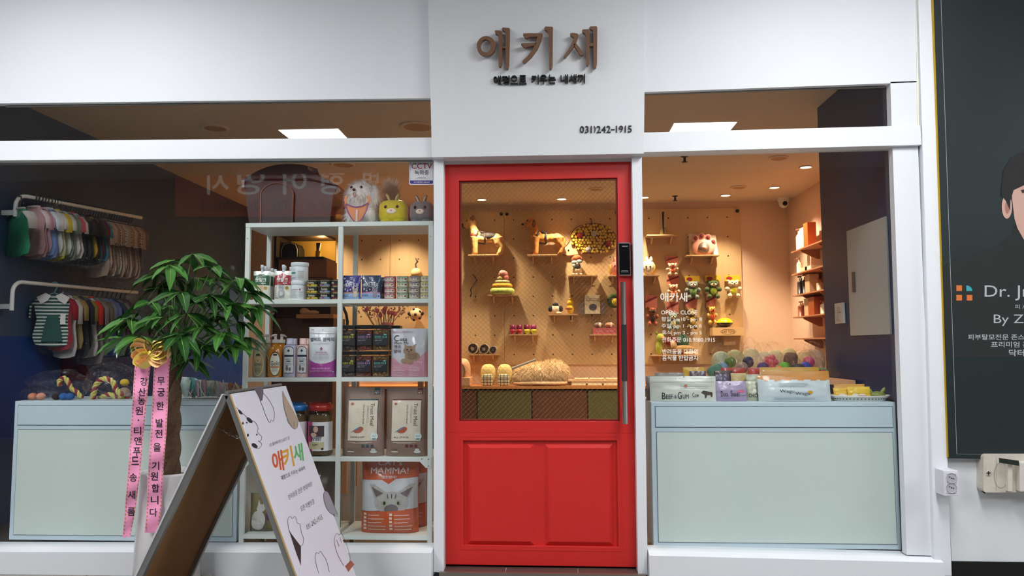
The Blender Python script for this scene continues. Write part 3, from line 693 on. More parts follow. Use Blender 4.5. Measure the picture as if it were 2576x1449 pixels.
# pink shoe boxes and shoes
for k, px in enumerate((1504, 1532)):
    c = on('shoes', px)
    t = thing('shoe_box', 'pink shoe box, %s on its wall shelf' % ['left', 'right'][k], 'box', c, group='pink shoe boxes'); MB().box(-14 * SI, 14 * SI, -.07, .06, 0, 16 * SI).build('carton', M((186, 92, 98), .6), t)
    decal([text2('MOONBOM', -8, 6, 8, 9.5, .02)], lambda u, v: Vector((u * SI, -.071, v * SI)), 'lettering', M((226, 180, 170), .6), t)
    t = thing('dog_shoe', 'small %s shoe with pale tip lying on the pink box' % ['grey', 'tan'][k], 'shoe', (c[0], c[1], c[2] + 16 * SI), group='dog shoes on pink boxes')
    MB().ell((0, 0, 7.1 * SI), (12 * SI, .05, 7 * SI), 0, 16).build('shoe_body', M(((120, 104, 96), (170, 120, 90))[k], .8), t); MB().ell((3 * SI, -.05, 7 * SI), (3 * SI, .02, 6.8 * SI), 0, 12).build('sole', M((240, 214, 180), .5), t)
# towel rolls
for k, (px, r) in enumerate(((1191, 14), (1219, 13), (1241, 10))):
    c = on('towel', px); t = thing('towel_roll', 'rolled cream and dark patterned towel, %s on its shelf' % ['leftmost', 'middle', 'rightmost'][k], 'towel', (c[0], c[1], c[2]), group='rolled towels')
    MB().lathe([(r * SI, -.07), (r * SI, .07)], 24, (0, 0, r * SI), 0, 'y').build('roll', M((226, 202, 172), .9), t)
    q = MB(); q.tube([((r * .86 - a * .55) * SI * math.cos(a * 1.7) * .95, -.0745, r * SI + (r * .86 - a * .55) * SI * math.sin(a * 1.7)) for a in [i * .35 for i in range(36)] if r * .86 - a * .55 > 1], .006, 6); q.build('dark_lining', M((46, 34, 36), .9), t)
t = thing('hanging_lead', 'thin dark lead hanging on the board left of the ring cushions', 'lead', P(1185, 700, YP - .015))
MB().tube([P(1190, 690, YP - .01), P(1200, 705, YP - .02), P(1192, 716, YP - .02), P(1184, 728, YP - .02), P(1186, 738, YP - .02), P(1183, 747, YP - .02)], .006, 6).build('cord', M((50, 40, 36), .7), t, world=True)
# --- counter along the back wall
YC = 4.05; zc = P(1350, 971, YC).z
xc0, xc1 = P(860, 970, YC).x, P(1640, 970, YC).x
t = thing('counter', 'long low counter with wooden top and green and brown doors below the boards', 'counter', ((xc0 + xc1) / 2, YC, FZ))
MB().box(xc0, xc1, YC - .02, YB - .002, zc - .03, zc).build('worktop', M((206, 140, 78), .4, kind='woodx', col2=(186, 122, 64), sc=4), t, world=True)
MB().box(xc0, xc1, YC + .02, YB - .002, FZ, zc - .031).build('carcass', M((60, 38, 24), .7), t, world=True)
ds = [860, 990, 1090, 1200, 1338, 1478, 1640]
for k in range(6):
    a, b = P(ds[k], 1000, YC).x + .008, P(ds[k + 1], 1000, YC).x - .008
    MB().box(a, b, YC, YC + .019, FZ + .05, zc - .045).build('door', M((92, 88, 44) if k in (3, 5, 1) else (98, 58, 34), .45), t, world=True)
CF = YC
def onc(px, Y=YC + .12): return (P(px, 950, Y).x, Y, zc)
SC = S(YC + .1)
for k, px in enumerate((1227, 1269)):
    t = thing('pet_slipper_bed', 'yellow striped pet tunnel cushion with checked front, %s' % ['left one', 'right one'][k], 'cushion', onc(px, YC + .1), group='striped tunnel cushions')
    MB().ell((0, .05, 27 * SC), (19 * SC, .09, 26.5 * SC), 0, 22, pw=.75).build('hood', M((214, 186, 110), .85, kind='stripe', col2=(226, 204, 140), sc=18), t)
    MB().box(-15 * SC, 13 * SC, -.075, -.02, 0, 28 * SC).build('checked_front', M((206, 196, 164), .9, kind='check', col2=(60, 56, 52), sc=14), t, bevel=.02)
t = thing('fluffy_bed', 'round fluffy beige pet bed on the counter in the door glass', 'pet bed', onc(1362, YC + .16))
q = MB(); bl = [((0, 0, 30 * SC), (66 * SC, .14, 24 * SC)), ((30 * SC, 0, 34 * SC), (36 * SC, .13, 26 * SC)), ((-30 * SC, 0, 24 * SC), (38 * SC, .13, 20 * SC))]
for c, r in bl: q.ell(c, r, 0, 24)
fur(q, bl, 15000, .045, .0018, .5, 12); q.build('fur', M((232, 204, 160), .9, var=.08, sc=20, sheen=.3), t)
MB().ell((0, -.02, 6 * SC), (74 * SC, .16, 8 * SC), 0, 22).build('base_cushion', M((222, 190, 150), .9), t)
t = thing('grey_brush_bar', 'grey flat bar leaning on the fluffy bed', 'bar', onc(1317, YC + .02)); MB().tube([P(1287, 927, YC + .0), P(1347, 905, YC + .0)], .012, 4).build('bar', M((130, 124, 120), .5), t, world=True)
# packets on a low riser
a = P(1420, 960, YC + .1)
t = thing('riser', 'thin wooden riser board carrying packets on the counter', 'riser', (P(1500, 950, YC + .2).x, YC + .2, zc)); zr = P(1500, 957, YC + .05).z
MB().box(P(1428, 950, YC + .05).x, P(1600, 950, YC + .05).x, YC + .05, YB - .05, zr - .012, zr).build('board', SW, t, world=True); MB().box(P(1435, 950, YC + .05).x, P(1438, 950, YC + .05).x, YC + .08, YB - .05, zc, zr - .0125).build('leg', SW, t, world=True)
for k in range(4):
    for row in range(2):
        p = (P(1462 + k * 40 - row * 8, 950, YC + .15).x, YC + .12 if row == 0 else YC + .015, zr if row == 0 else zc)
        t = thing('snack_packet', 'flat cream snack packet, %s, %s' % (['first', 'second', 'third', 'last'][k] + ' from the fluffy bed', ['on the riser', 'in front of the riser'][row]), 'packet', p, random.uniform(-.15, .15), 'flat snack packets on the counter')
        MB().box(-.075, .075, -.0, .12 if row == 0 else .03, 0.0, .022).build('packet', M((206, 184, 150), .5, var=.05), t, bevel=.008)
        if row == 0: decal([circ2(0, .06, .05, .025)], lambda u, v: Vector((u, v, .0235)), 'print', M((130, 116, 96), .6), t)
t = thing('pet_carrier', 'pink rounded pet carrier at the left edge of the door glass', 'carrier', onc(1160, YC + .1))
MB().ell((0, 0, 34 * SC), (24 * SC, .1, 34 * SC), 0, 22, pw=.7).box(-24 * SC, 26 * SC, -.12, .12, 0, 22 * SC).build('shell', M((222, 170, 126), .6), t, bevel=.01)
MB().tube([(13 * SC * math.cos(b), -.105, 36 * SC + 20 * SC * math.sin(b)) for b in [2 * PI * i / 24 for i in range(24)]], .008, 8, 0, True).build('window_rim', M((186, 130, 92), .5), t)

# --- right part: diffuser, paw feeder
c = on('diff', 1671); t = thing('reed_diffuser', 'reed diffuser with dark sticks on the upper right wall shelf', 'diffuser', c)
MB().box(-9 * SI, -1 * SI, -.03, .01, 0, 18 * SI).box(2 * SI, 8 * SI, -.02, .02, 0, 20 * SI).build('bottle', M((150, 130, 80), .2), t, bevel=.004)
q = MB(); [q.tube([(d * .3 * SI, 0, 6 * SI), (d * SI, 0, 60 * SI)], .004, 6) for d in (-2, -.5, 1, 2.5)]; q.build('reeds', M((50, 30, 20), .8), t)
c = on('paw', 1771); t = thing('paw_feeder', 'pink paw shaped slow feeder leaning in clear packing on its shelf', 'feeder', c)
MB().prism([(-33 * SI, .02, 0), (38 * SI, .02, 0), (33 * SI, .04, 52 * SI), (-34 * SI, .04, 57 * SI)], (0, .02, 0)).build('white_backing', M((232, 216, 190), .5), t)
PK = M((222, 156, 132), .5)
q = MB(); q.ell((0, -.01, 20 * SI), (29 * SI, .03, 21 * SI), 0, 26)
for x, z, r in ((-19, 42, 9), (-4, 48, 9), (12, 45, 8.5), (24, 34, 8)): q.ell((x * SI, -.0, z * SI), (r * SI, .03, (r + 1) * SI), 0, 16)
q.build('paw_dish', PK, t, remesh=.006)
q = MB(); [q.ell((x * SI, -.027, z * SI), (r * .55 * SI, .009, r * .6 * SI), 0, 12) for x, z, r in ((-19, 43, 9), (-4, 49, 9), (12, 46, 8.5), (24, 35, 8))]; q.build('toe_wells', M((130, 50, 48), .6), t)
MB().lathe([(.001, -.012), (13 * SI, -.01), (14 * SI, 0)], 24, (0, -.036, 19 * SI), 0, 'y').build('centre_dial', M((110, 92, 80), .5, var=.2, sc=60), t)
MB().lathe([(.001, -.012), (6 * SI, -.01), (6.5 * SI, 0)], 20, (0, -.046, 19 * SI), 0, 'y').build('centre_cap', PK, t)
# --- hanging plush on cards
def hang(label, px, py, card, body, belly, hpx, kind=0, wpx=30):
    Y = YP - .05; p = P(px, py, Y); s = SI
    t = thing('hanging_plush', label, 'plush toy', p, random.uniform(-.1, .1), 'plush toys hanging on the peg board')
    ch = hpx * (.42 if kind == 0 else .26)
    MB().box(-wpx * .5 * s, wpx * .5 * s, .02, .024, -ch * s, 0).build('header_card', M(card, .6), t, bevel=.004)
    if kind == 0: decal([poly2([(-wpx * .5, -ch * .45), (wpx * .5, -ch * .05), (wpx * .5, -ch * .2), (-wpx * .5, -ch * .62)]), text2('GiGwi', -wpx * .35, -ch * .35, 0, -ch * .1, .02)], lambda u, v: Vector((u * s, .0185, v * s)), 'card_print', M((130, 40, 44), .6), t)
    else: decal([circ2(-wpx * .2, -ch * .5, wpx * .2, ch * .3)], lambda u, v: Vector((u * s, .0185, v * s)), 'card_print', M((150, 40, 30), .6), t)
    hz_ = -ch - hpx * .12 if kind else -ch - hpx * .08
    BM = M(body, .95, var=.08, sc=30, bump=.3, sheen=.2)
    q = MB(); b = hpx - ch
    q.ell((0, -.01, (hz_ - b * .42) * s), (wpx * .28 * s, .04, b * .28 * s), 0, 16); q.ell((0, -.02, (hz_) * s), (wpx * .34 * s, .05, b * .2 * s), 0, 16)
    for sx in (-1, 1):
        q.ell((sx * wpx * .4 * s, -.02, (hz_ - b * .3) * s), (wpx * .16 * s, .035, b * .14 * s), 0, 12); q.ell((sx * wpx * .26 * s, -.03, (hz_ - b * .7) * s), (wpx * .16 * s, .045, b * .14 * s), 0, 12)
        q.ell((sx * wpx * .3 * s, -.0, (hz_ + b * .16) * s), (wpx * .1 * s, .03, b * .1 * s), 0, 12)
    q.build('body', BM, t, remesh=.006)
    MB().ell((0, -.045, (hz_ - b * .42) * s), (wpx * .2 * s, .02, b * .2 * s), 0, 14).build('belly', M(belly, .9), t)
    MB().ell((0, -.065, (hz_ - b * .05) * s), (wpx * .2 * s, .02, b * .09 * s), 0, 14).build('muzzle', M(belly if kind == 0 else (226, 200, 170), .9), t)
    [MB().ell((sx * wpx * .12 * s, -.068, (hz_ + b * .06) * s), (.006, .004, .006), 0, 8).build('eye', M(K, .3), t) for sx in (-1, 1)]; MB().ell((0, -.085, (hz_ - b * .01) * s), (.009, .006, .007), 0, 8).build('nose', M(K, .3), t)
    return t
PKC = (214, 130, 110); YC2 = (228, 186, 40)
hang('grey bearded plush on pink card, topmost in its column', 1691, 643, PKC, (214, 186, 150), (206, 90, 60), 52)
hang('red and grey monkey plush on pink card, below the topmost one', 1693, 692, PKC, (222, 176, 140), (206, 110, 60), 62)
hang('grey blue elephant plush with green shirt under yellow card', 1742, 694, YC2, (116, 126, 116), (96, 130, 50), 60, 1, 36)
hang('dark green crocodile plush under yellow card', 1793, 692, YC2, (70, 90, 34), (150, 170, 50), 60, 1, 38)
hang('white koala plush with yellow shirt, rightmost hanging toy', 1843, 692, YC2, (232, 206, 170), (206, 206, 40), 58, 1, 38)
hang('orange and black panda plush on pink card, leftmost', 1639, 742, PKC, (160, 84, 50), (60, 40, 30), 80)
hang('pale blue plush dog on pink card behind the window lettering', 1692, 758, PKC, (120, 140, 130), (200, 190, 150), 76)
hang('brown and yellow plush on pink card, third of the lower row', 1739, 742, PKC, (120, 96, 46), (206, 170, 50), 88)
hang('yellow caterpillar plush with red base on pink card', 1789, 742, PKC, (214, 170, 70), (190, 60, 40), 76, 0, 24)
plush('lying_plush', 'green bear plush sitting on the wide low shelf', 'plush toy', on('plush', 1654), SI, ((150, 160, 50), [(0, 0, 18, 8, 8, 18), (4, -2, 42, 10, 9, 11), (-5, 0, 54, 3, 3, 4)]), [('muzzle', (190, 140, 80), [(8, -8, 42, 6, 4, 6)])])
plush('lying_plush', 'brown long plush lying on the wide low shelf', 'plush toy', on('plush', 1716), SI, ((150, 116, 70), [(0, 0, 14, 28, 9, 10), (-24, 0, 20, 8, 8, 14)]), [('tail', (206, 176, 140), [(-28, -4, 26, 5, 5, 10)]), ('leg', (206, 180, 150), [(16, -8, 4, 18, 5, 4)])])
plush('lying_plush', 'red and teal plush piled behind the brown one', 'plush toy', (on('plush', 1700)[0], sh['plush'][1] + .05, sh['plush'][2] + 20 * SI), SI, ((150, 40, 30), [(-12, 0, 14, 16, 8, 12)]), [('teal_half', (70, 104, 80), [(16, 0, 14, 16, 8, 18)])])
# cat toys box with yellow oval toy
a, b = P(1793, 824, YP - .17), P(1873, 844, YP - .17)
t = thing('toy_crate', 'small wooden crate with printed cat toys lettering on the board', 'crate', ((a.x + b.x) / 2, YP - .09, b.z))
MB().box(a.x, b.x, YP - .17, YP - .001, b.z, a.z).build('crate_body', M((226, 186, 130), .6, kind='woodx', col2=(212, 170, 116), sc=4), t, world=True)
decal([text2('CAT TOYS', 1816, -837, 1848, -831, .02), stroke2([(1812, -834), (1820, -829), (1832, -828), (1845, -829), (1852, -834), (1845, -839), (1832, -841), (1820, -839)], .8, True)], lambda u, v: P(u, -v, YP - .172), 'lettering', M((110, 70, 40), .6), t, world=True)
MB().box(P(1820, 850, YP - .1).x, P(1850, 850, YP - .1).x, YP - .12, YP - .001, P(1830, 868, YP - .1).z, b.z - .0005).build('bracket', SW, t, world=True)
t = thing('oval_toy', 'glossy yellow and black oval toy on the cat toys crate', 'toy', (P(1823, 820, YP - .09).x, YP - .09, a.z))
MB().ell((0, 0, 12 * SI), (20 * SI, .08, 11.5 * SI), 0, 26).build('lower_shell', M((56, 40, 22), .25), t); MB().lathe([(20.5 * SI, 12 * SI), (19.6 * SI, 15 * SI), (16 * SI, 20 * SI), (9 * SI, 23.5 * SI), (.001, 24 * SI)], 26, sy=.95, cap=False).build('upper_shell', M((232, 200, 20), .15, coat=.6), t)
# --- cosmetics shelves on the right wall (plane x = XR), seen end on
RS = M((186, 124, 86), .5, kind='wood', col2=(170, 110, 74), sc=4)
def rshelf(label, py, y0, y1, pyr=None):
    # py: image row of the shelf at its far end px ~2010
    z = P(2010, py, 6.0 - 3.93 + .0).z if False else None
    return None
zsr = [PX(2020, y, XR - .12).z for y in (630, 688, 742, 797, 851)]
ys0, ys1 = PX(2075, 700, XR - .12).y - .5, PX(2012, 700, XR - .12).y
goods = [('orange', (206, 96, 34)), ('cream', (222, 196, 160)), ('black', (30, 26, 28)), ('amber', (150, 70, 40)), ('white', (232, 216, 196)), ('brown', (170, 82, 40))]
for k, z in enumerate(zsr):
    nm = ['top', 'second', 'third', 'fourth', 'lowest'][k]
    t = thing('cosmetics_shelf', 'wooden shelf on the right wall, %s of five' % nm, 'shelf', (XR, (ys0 + ys1) / 2, z), group='cosmetics shelves on the right wall')
    MB().box(XR - .2, XR - .001, ys0, ys1, z - .012, z).build('shelf_board', RS, t, world=True)
    for yy in (ys1 - .25, ys0 + .45):
        MB().prism([(XR - .001, yy, z - .0125), (XR - .18, yy, z - .0125), (XR - .17, yy, z - .03), (XR - .03, yy, z - .1), (XR - .001, yy, z - .1)], (0, .016, 0)).build('bracket', RS, t, world=True)
    if k == 4: continue
    L_ = [[(2014, .07, .24, 'bottle', 4, 'orange capped white pump bottle'), (2031, .09, .22, 'box', 4, 'cream carton'), (2041, .09, .25, 'box', 0, 'orange carton')],
          [(2012, .06, .26, 'bottle', 1, 'clear spray bottle'), (2040, .14, .07, 'box', 1, 'low cream carton'), (2050, .14, .07, 'box', 4, 'pale low carton')],
          [(2014, .075, .3, 'bottle', 2, 'black pump bottle'), (2026, .07, .3, 'bottle', 2, 'black bottle'), (2042, .1, .28, 'box', 1, 'tall cream carton'), (2062, .07, .18, 'bottle', 1, 'pale round bottle')],
          [(2015, .09, .24, 'bottle', 3, 'amber pump bottle'), (2038, .1, .26, 'box', 1, 'tall cream and white carton'), (2055, .14, .26, 'box', 5, 'reddish brown carton'), (2070, .07, .2, 'bottle', 4, 'white tube')]][k]
    for px, w_, h_, kd, ci, nn in L_:
        if k: h_ *= .66
        w_ *= .9
        p = PX(px, 700, XR - .1)
        t = thing('cosmetics_' + kd, '%s on the %s right wall shelf' % (nn, nm), kd, (XR - .1, p.y, z), 0, 'cosmetics on the right wall')
        if kd == 'box': MB().box(-w_ / 2, w_ / 2, -w_ / 2 - .02, w_ / 2 + .02, 0, h_).build('carton', M(goods[ci][1], .5), t)
        else:
            MB().lathe([(w_ / 2, 0), (w_ / 2, h_ * .66), (w_ * .36, h_ * .74), (w_ * .2, h_ * .78)], 20).build('bottle_body', M(goods[ci][1], .3), t)
            MB().lathe([(w_ * .22, h_ * .78), (w_ * .22, h_ * .9), (w_ * .08, h_ * .91), (w_ * .08, h_ * .97)], 14).tube([(-.03, 0, h_ * .96), (.01, 0, h_ * .98)], .007, 8).build('pump', M(goods[ci][1] if ci == 2 else (206, 150, 110), .4), t)
# --- storage at the left, seen through the rack
def bx_(name, label, cat, q, Y0, Y1, mat, group=None, parts=()):
    a = P(q[0], q[3], Y0); b = P(q[2], q[1], Y0)
    t = thing(name, label, cat, ((a.x + b.x) / 2, (Y0 + Y1) / 2, a.z), group=group)
    MB().box(a.x, b.x, Y0, Y1, a.z, b.z).build(parts[0] if parts else 'carton', mat, t, world=True); return t
DB = M((60, 32, 20), .6, kind='wood', col2=(48, 26, 16), sc=3)
YS = 2.6
t = thing('storage_cabinet', 'dark wooden open cabinet with lit yellow niche behind the rack', 'cabinet', (P(755, 700, YS).x, YS + .2, FZ))
XA, XB = P(688, 700, YS).x, P(812, 700, YS).x; zN0, zN1 = P(750, 646, YS).z, P(750, 592, YS).z
MB().box(XA, XB, YS + .38, YS + .4, FZ, zN1 + .02).build('back_panel', M((196, 150, 60), .6), t, world=True)
MB().box(XA, XB, YS, YS + .38, zN0 - .02, zN0).build('shelf_board', DB, t, world=True); MB().box(XA, XB, YS, YS + .38, zN1, zN1 + .025).build('top_board', DB, t, world=True)
MB().box(XA, XA + .02, YS, YS + .38, FZ, zN1 - .001).build('side_panel', DB, t, world=True)
zM = P(750, 800, YS).z
MB().box(XA + .021, XB + .1, YS, YS + .38, FZ, zM).build('lower_chest', M((96, 58, 38), .6, kind='woodx', col2=(80, 48, 30), sc=3), t, world=True)
light('POINT', 'niche_lamp', (XB - .06, YS + .15, zN1 - .05), 3.0, (1, .7, .25), .02)
s = S(YS + .15)
t = thing('backpack', 'black pet backpack with pale piping in the lit niche', 'backpack', (P(731, 645, YS + .15).x, YS + .2, zN0))
ar = [(-24 * s, 0), (-24 * s, 25 * s), (-18 * s, 38 * s), (0, 43 * s), (18 * s, 38 * s), (24 * s, 25 * s), (24 * s, 0)]
MB().xz(ar, -.08, .08).build('bag_body', M((22, 18, 16), .6), t, bevel=.015); MB().tube([(x * .84, -.085, z * .94) for x, z in ar], .005, 6).build('piping', M((206, 180, 130), .5), t)
t = thing('yellow_tin', 'yellow bottle with dark top at the niche right end', 'bottle', (P(799, 643, YS + .08).x, YS + .1, zN0))
MB().lathe([(7 * s, 0), (7 * s, 17 * s), (5 * s, 19 * s)], 18).build('bottle_body', M((226, 176, 20), .4), t); MB().lathe([(5 * s, 19 * s), (6 * s, 38 * s)], 14).build('top', M((50, 40, 20), .5), t)
BR = M((150, 92, 52), .7, var=.05); BR2 = M((120, 70, 40), .7)
za = zM
b1_ = bx_('cardboard_box', 'brown cardboard box stack under the lit niche, upper box', 'box', (700, 652, 822, 698), YS + .02, YS + .34, BR, 'brown cardboard boxes behind the rack')
b2_ = bx_('cardboard_box', 'brown cardboard box below the upper one, behind the black cans', 'box', (696, 698.6, 838, 752), YS, YS + .36, BR2, 'brown cardboard boxes behind the rack')
b3_ = bx_('cardboard_box', 'dark brown box behind the second rack shelf', 'box', (694, 752.6, 832, 799.5), YS, YS + .36, DB, 'brown cardboard boxes behind the rack')
t = thing('bone_toy', 'pale bone shaped toy on the box behind the second shelf', 'toy', P(785, 789, YS - .0)); t.location.y = YS - .06
s = S(YS)
MB().ell((-14 * s, 0, 5 * s), (13 * s, .04, 9 * s), 0, 14).ell((8 * s, 0, 2 * s), (16 * s, .03, 6 * s), 0, 14).build('toy_body', M((232, 190, 130), .7), t, remesh=.006)
bx_('wooden_ledge', 'wooden ledge carrying the bone toy', 'ledge', (745, 790, 838, 800), YS - .14, YS - .002, M((206, 140, 70), .5), parts=('board',))
# tulips and dried flowers in a vase on a stool table
YT = 2.0; zt2 = P(970, 850, YT).z
t = thing('display_table', 'wooden display table with flowers behind the rack', 'table', (P(985, 900, YT).x, YT, FZ))
MB().box(P(880, 850, YT).x, P(1075, 850, YT).x, YT - .2, YT + .2, zt2 - .03, zt2).build('tabletop', M((190, 130, 76), .5, kind='woodx', col2=(172, 112, 62), sc=4), t, world=True)
for px in (885, 1068):
    for yy in (-.18, .14): x = P(px, 850, YT).x; MB().box(x - .02, x + .02, YT + yy, YT + yy + .04, FZ, zt2 - .031).build('leg', M((150, 100, 56), .5), t, world=True)
random.seed(5)
for k, (px, py) in enumerate(((922, 783), (949, 786), (966, 788), (957, 797), (978, 790), (986, 791), (993, 793), (969, 780))):
    p = P(px, py, YT + random.uniform(-.05, .05))
    t = thing('tulip', 'pink tulip, number %s from the left in the bunch behind the treat jars' % ['one', 'two', 'four', 'three', 'six', 'seven', 'eight', 'five'][k], 'flower', (P(962 + k * 2, 850, YT).x, YT, zt2), group='pink tulips behind the treat jars')
    l0 = t.location
    MB().tube([(0, 0, 0), ((p.x - l0.x) * .7, (p.y - l0.y) * .6, (p.z - l0.z) * .6), (p.x - l0.x, p.y - l0.y, p.z - l0.z)], .003, 6).build('stem', M((90, 110, 50), .7), t)
    MB().ell((p.x - l0.x, p.y - l0.y, p.z - l0.z + .012), (.017, .017, .02), 0, 12).build('bloom', M((226, 120, 120), .7), t)
q = MB(); random.seed(8)
for k in range(110):
    p = P(random.choice([random.gauss(925, 12), random.gauss(1000, 14), random.gauss(960, 20)]), random.gauss(780, 9), YT + .06); q.ell(tuple(p), .0075, 0, 6)
for k in range(16): q.tube([(P(960, 850, YT).x, YT, zt2 + .01), P(910 + k * 7, 775 + (k % 3) * 6, YT + .06)], .0022, 4)
t = thing('dried_flowers', 'spray of small pale dried blossoms among the tulips', 'flowers', (P(960, 850, YT).x, YT + .06, zt2), kind='stuff'); q.build('blossoms', M((230, 200, 160), .8, col2=(226, 150, 130), sc=20), t, world=True)
t = thing('vase', 'pink glass vase holding the tulips behind the treat jars', 'vase', (P(975, 850, YT).x, YT, zt2)); MB().lathe([(.04, 0), (.045, .02), (.05, .12), (.046, .12), (.04, .01)], 24, cap=False).build('vase_body', M((214, 130, 120), .2), t)
t = thing('black_hose', 'curved black lamp arm behind the rack middle post', 'lamp arm', (P(873, 820, YT).x, YT - .1, zt2)); MB().tube([P(872, 838, YT - .1), P(874, 810, YT - .1), P(871, 790, YT - .1), P(864, 774, YT - .1), P(858, 768, YT - .1)], .011, 10).build('arm', M((16, 14, 14), .4), t, world=True)
# ball toys hung on the board behind the right rack column
t = thing('ball_toy', 'black and white patched ball toy hanging behind the pink cat food bag', 'ball', P(1047, 792, YP - .09))
s = SI; MB().ell((0, 0, 0), (17 * s, .07, 17 * s), 0, 24).build('ball', M((226, 190, 140), .6, col2=(232, 200, 150)), t)
q = MB(); [q.ell((17.2 * s * math.cos(a) * math.sin(b), -.07 * math.cos(b) - .002, 17.2 * s * math.sin(a) * math.sin(b)), (3.6 * s, .006, 3.6 * s), 0, 8) for a, b in ((0, .05), (.6, .9), (1.9, .9), (3.2, .9), (4.4, .9), (5.6, .9))]; q.build('patches', M((30, 24, 20), .7), t)
for sx in (-1, 1): MB().ell((sx * 17 * s, -.03, 3 * s), (4 * s, .02, 5 * s), 0, 10).build('ear', M((30, 24, 20), .8), t)
MB().tube([(0, 0, 17 * s), (-2 * s, .02, 24 * s), (2 * s, .08, 28 * s)], .005, 6).build('loop', M((40, 30, 20), .7), t)
t = thing('ball_toy', 'plain tan ball with dark twisted loop behind the stacked cat food cans', 'ball', P(1047, 688, YP - .08)); MB().ell((0, 0, 0), (14 * s, .06, 14 * s), 0, 22).build('ball', M((232, 190, 130), .6), t)
MB().tube([(0, 0, 13 * s), (-2 * s, 0, 24 * s), (3 * s, 0, 30 * s), (-2 * s, 0, 40 * s)], [.012, .008, .012, .006], 8).build('loop', M((60, 46, 30), .7), t)
for px in (1049, 1078):
    a = P(px, 832, YP - .1); t = thing('bowl', 'small tan bowl on the wall, %s of two behind the pink bag' % ('left' if px < 1060 else 'right'), 'bowl', a, group='small tan bowls'); MB().lathe([(6 * s, -6 * s), (11 * s, 2 * s), (10 * s, 2 * s), (5 * s, -5 * s)], 20, cap=False).build('bowl_body', M((226, 176, 116), .4), t)
    MB().box(-12 * s, 12 * s, -.03, .12, -8 * s, -6.1 * s).build('ledge', SW, t)
# ================================================================ cabinets, clothes rails, heaps
CB = M((200, 218, 228), .4, var=.01, sc=3, name='grey_blue_cabinet_metal'); CP = M((212, 224, 218), .3, var=.01, sc=3); SEAM = M((90, 104, 116), .6)
def cabinet(label, q, dq, pq, Y0, depth, feet):
    tl, tr, br, bl = [P(x, y, Y0) for x, y in q]
    x0, x1, z0, z1 = (tl.x + bl.x) / 2, (tr.x + br.x) / 2, (bl.z + br.z) / 2, (tl.z + tr.z) / 2
    t = thing('display_cabinet', label, 'cabinet', ((x0 + x1) / 2, Y0 + depth / 2, FZ))
    q = MB(); a = [tl, tr, br, bl]; a = [Vector((x0, Y0, z1)), Vector((x1, Y0, z1)), Vector((x1, Y0, z0)), Vector((x0, Y0, z0))]
    q.hexa(a, [p + Vector((0, depth, 0)) for p in a]); q.build('body', CB, t, world=True, bevel=.002)
    W_, H_ = x1 - x0, z1 - z0
    def panel(nm, u0, u1, v0, v1, m):
        X0, X1, Z0, Z1 = x0 + u0, x1 - u1, z1 - v1, z1 - v0
        MB().box(X0, X1, Y0 - .0012, Y0, Z0, Z1).build(nm + '_gap', SEAM, t, world=True)
        MB().box(X0 + .003, X1 - .003, Y0 - .004, Y0, Z0 + .003, Z1 - .003).build(nm, m, t, world=True, bevel=.001)
    s = S(Y0)
    panel('drawer_front', 9 * s, 7 * s, 10 * s, 62 * s, CB); panel('door_panel', 11 * s, 9 * s, 72 * s, H_ - 12 * s, CP)
    for px in feet:
        x = P(px, 1370, Y0 + .03).x
        for yy in (Y0 + .03, Y0 + depth - .04):
            MB().lathe([(.018, 0), (.018, .006), (.005, .008), (.005, z0 - FZ)], 14, (x, yy, FZ), 0).build('foot', M((170, 180, 176), .3, metal=.6), t, world=True)
    return t, z1
tL, zL = cabinet('pale grey blue metal cabinet inside the left window, below the clothes rails', [(38, 1010), (604, 1008), (590, 1361), (22, 1360)], 0, 0, .10, .42, (75, 530))
tR, zR = cabinet('pale grey blue metal cabinet inside the right window carrying treat bags', [(1637, 1010), (2250, 1013), (2270, 1386), (1645, 1374)], 0, 0, .10, .42, (1700, 2208))
# ---- rails
RW = M((244, 247, 246), .35)
r0 = P(68, 490, .62); r1 = PZ(356, 548, r0.z); q0 = P(62, 708, .62); q1 = PZ(345, 736, q0.z)
def rail(label, a, b, foot_px, hh):
    t = thing('clothes_rail', label, 'clothes rail', (XL + .02, a.y, foot_px.z))
    d = (b - a).normalized(); base = Vector((foot_px.x, a.y - .02, foot_px.z)); top = Vector((foot_px.x, a.y - .02, a.z))
    pts = [base, Vector((base.x, base.y, a.z - .07))]
    for k in range(1, 7):
        an = PI / 2 * k / 6; c0 = Vector((base.x, base.y, a.z - .07)); pts.append(c0 + Vector((0, 0, .07 * math.sin(an))) + d * (.07 * (1 - math.cos(an))))
    pts.append(b)
    MB().tube(pts, .0125, 14).build('tube', RW, t, world=True)
    MB().box(XL + .001, base.x, base.y - .01, base.y + .01, base.z + .01, base.z + .04).build('wall_bracket', RW, t, world=True)
    return t, pts[-2], d
tU, ua, ud = rail('upper white clothes rail crowded with bagged dog clothes', r0, r1, P(38, 545, .6), 0)
tD, da, dd = rail('lower white clothes rail with striped collared dog dress in front', q0, q1, P(29, 781, .6), 0)
BAGG = glass_mat('clear_polybag', (.995, .995, .995), .7, .07, 0, .02)
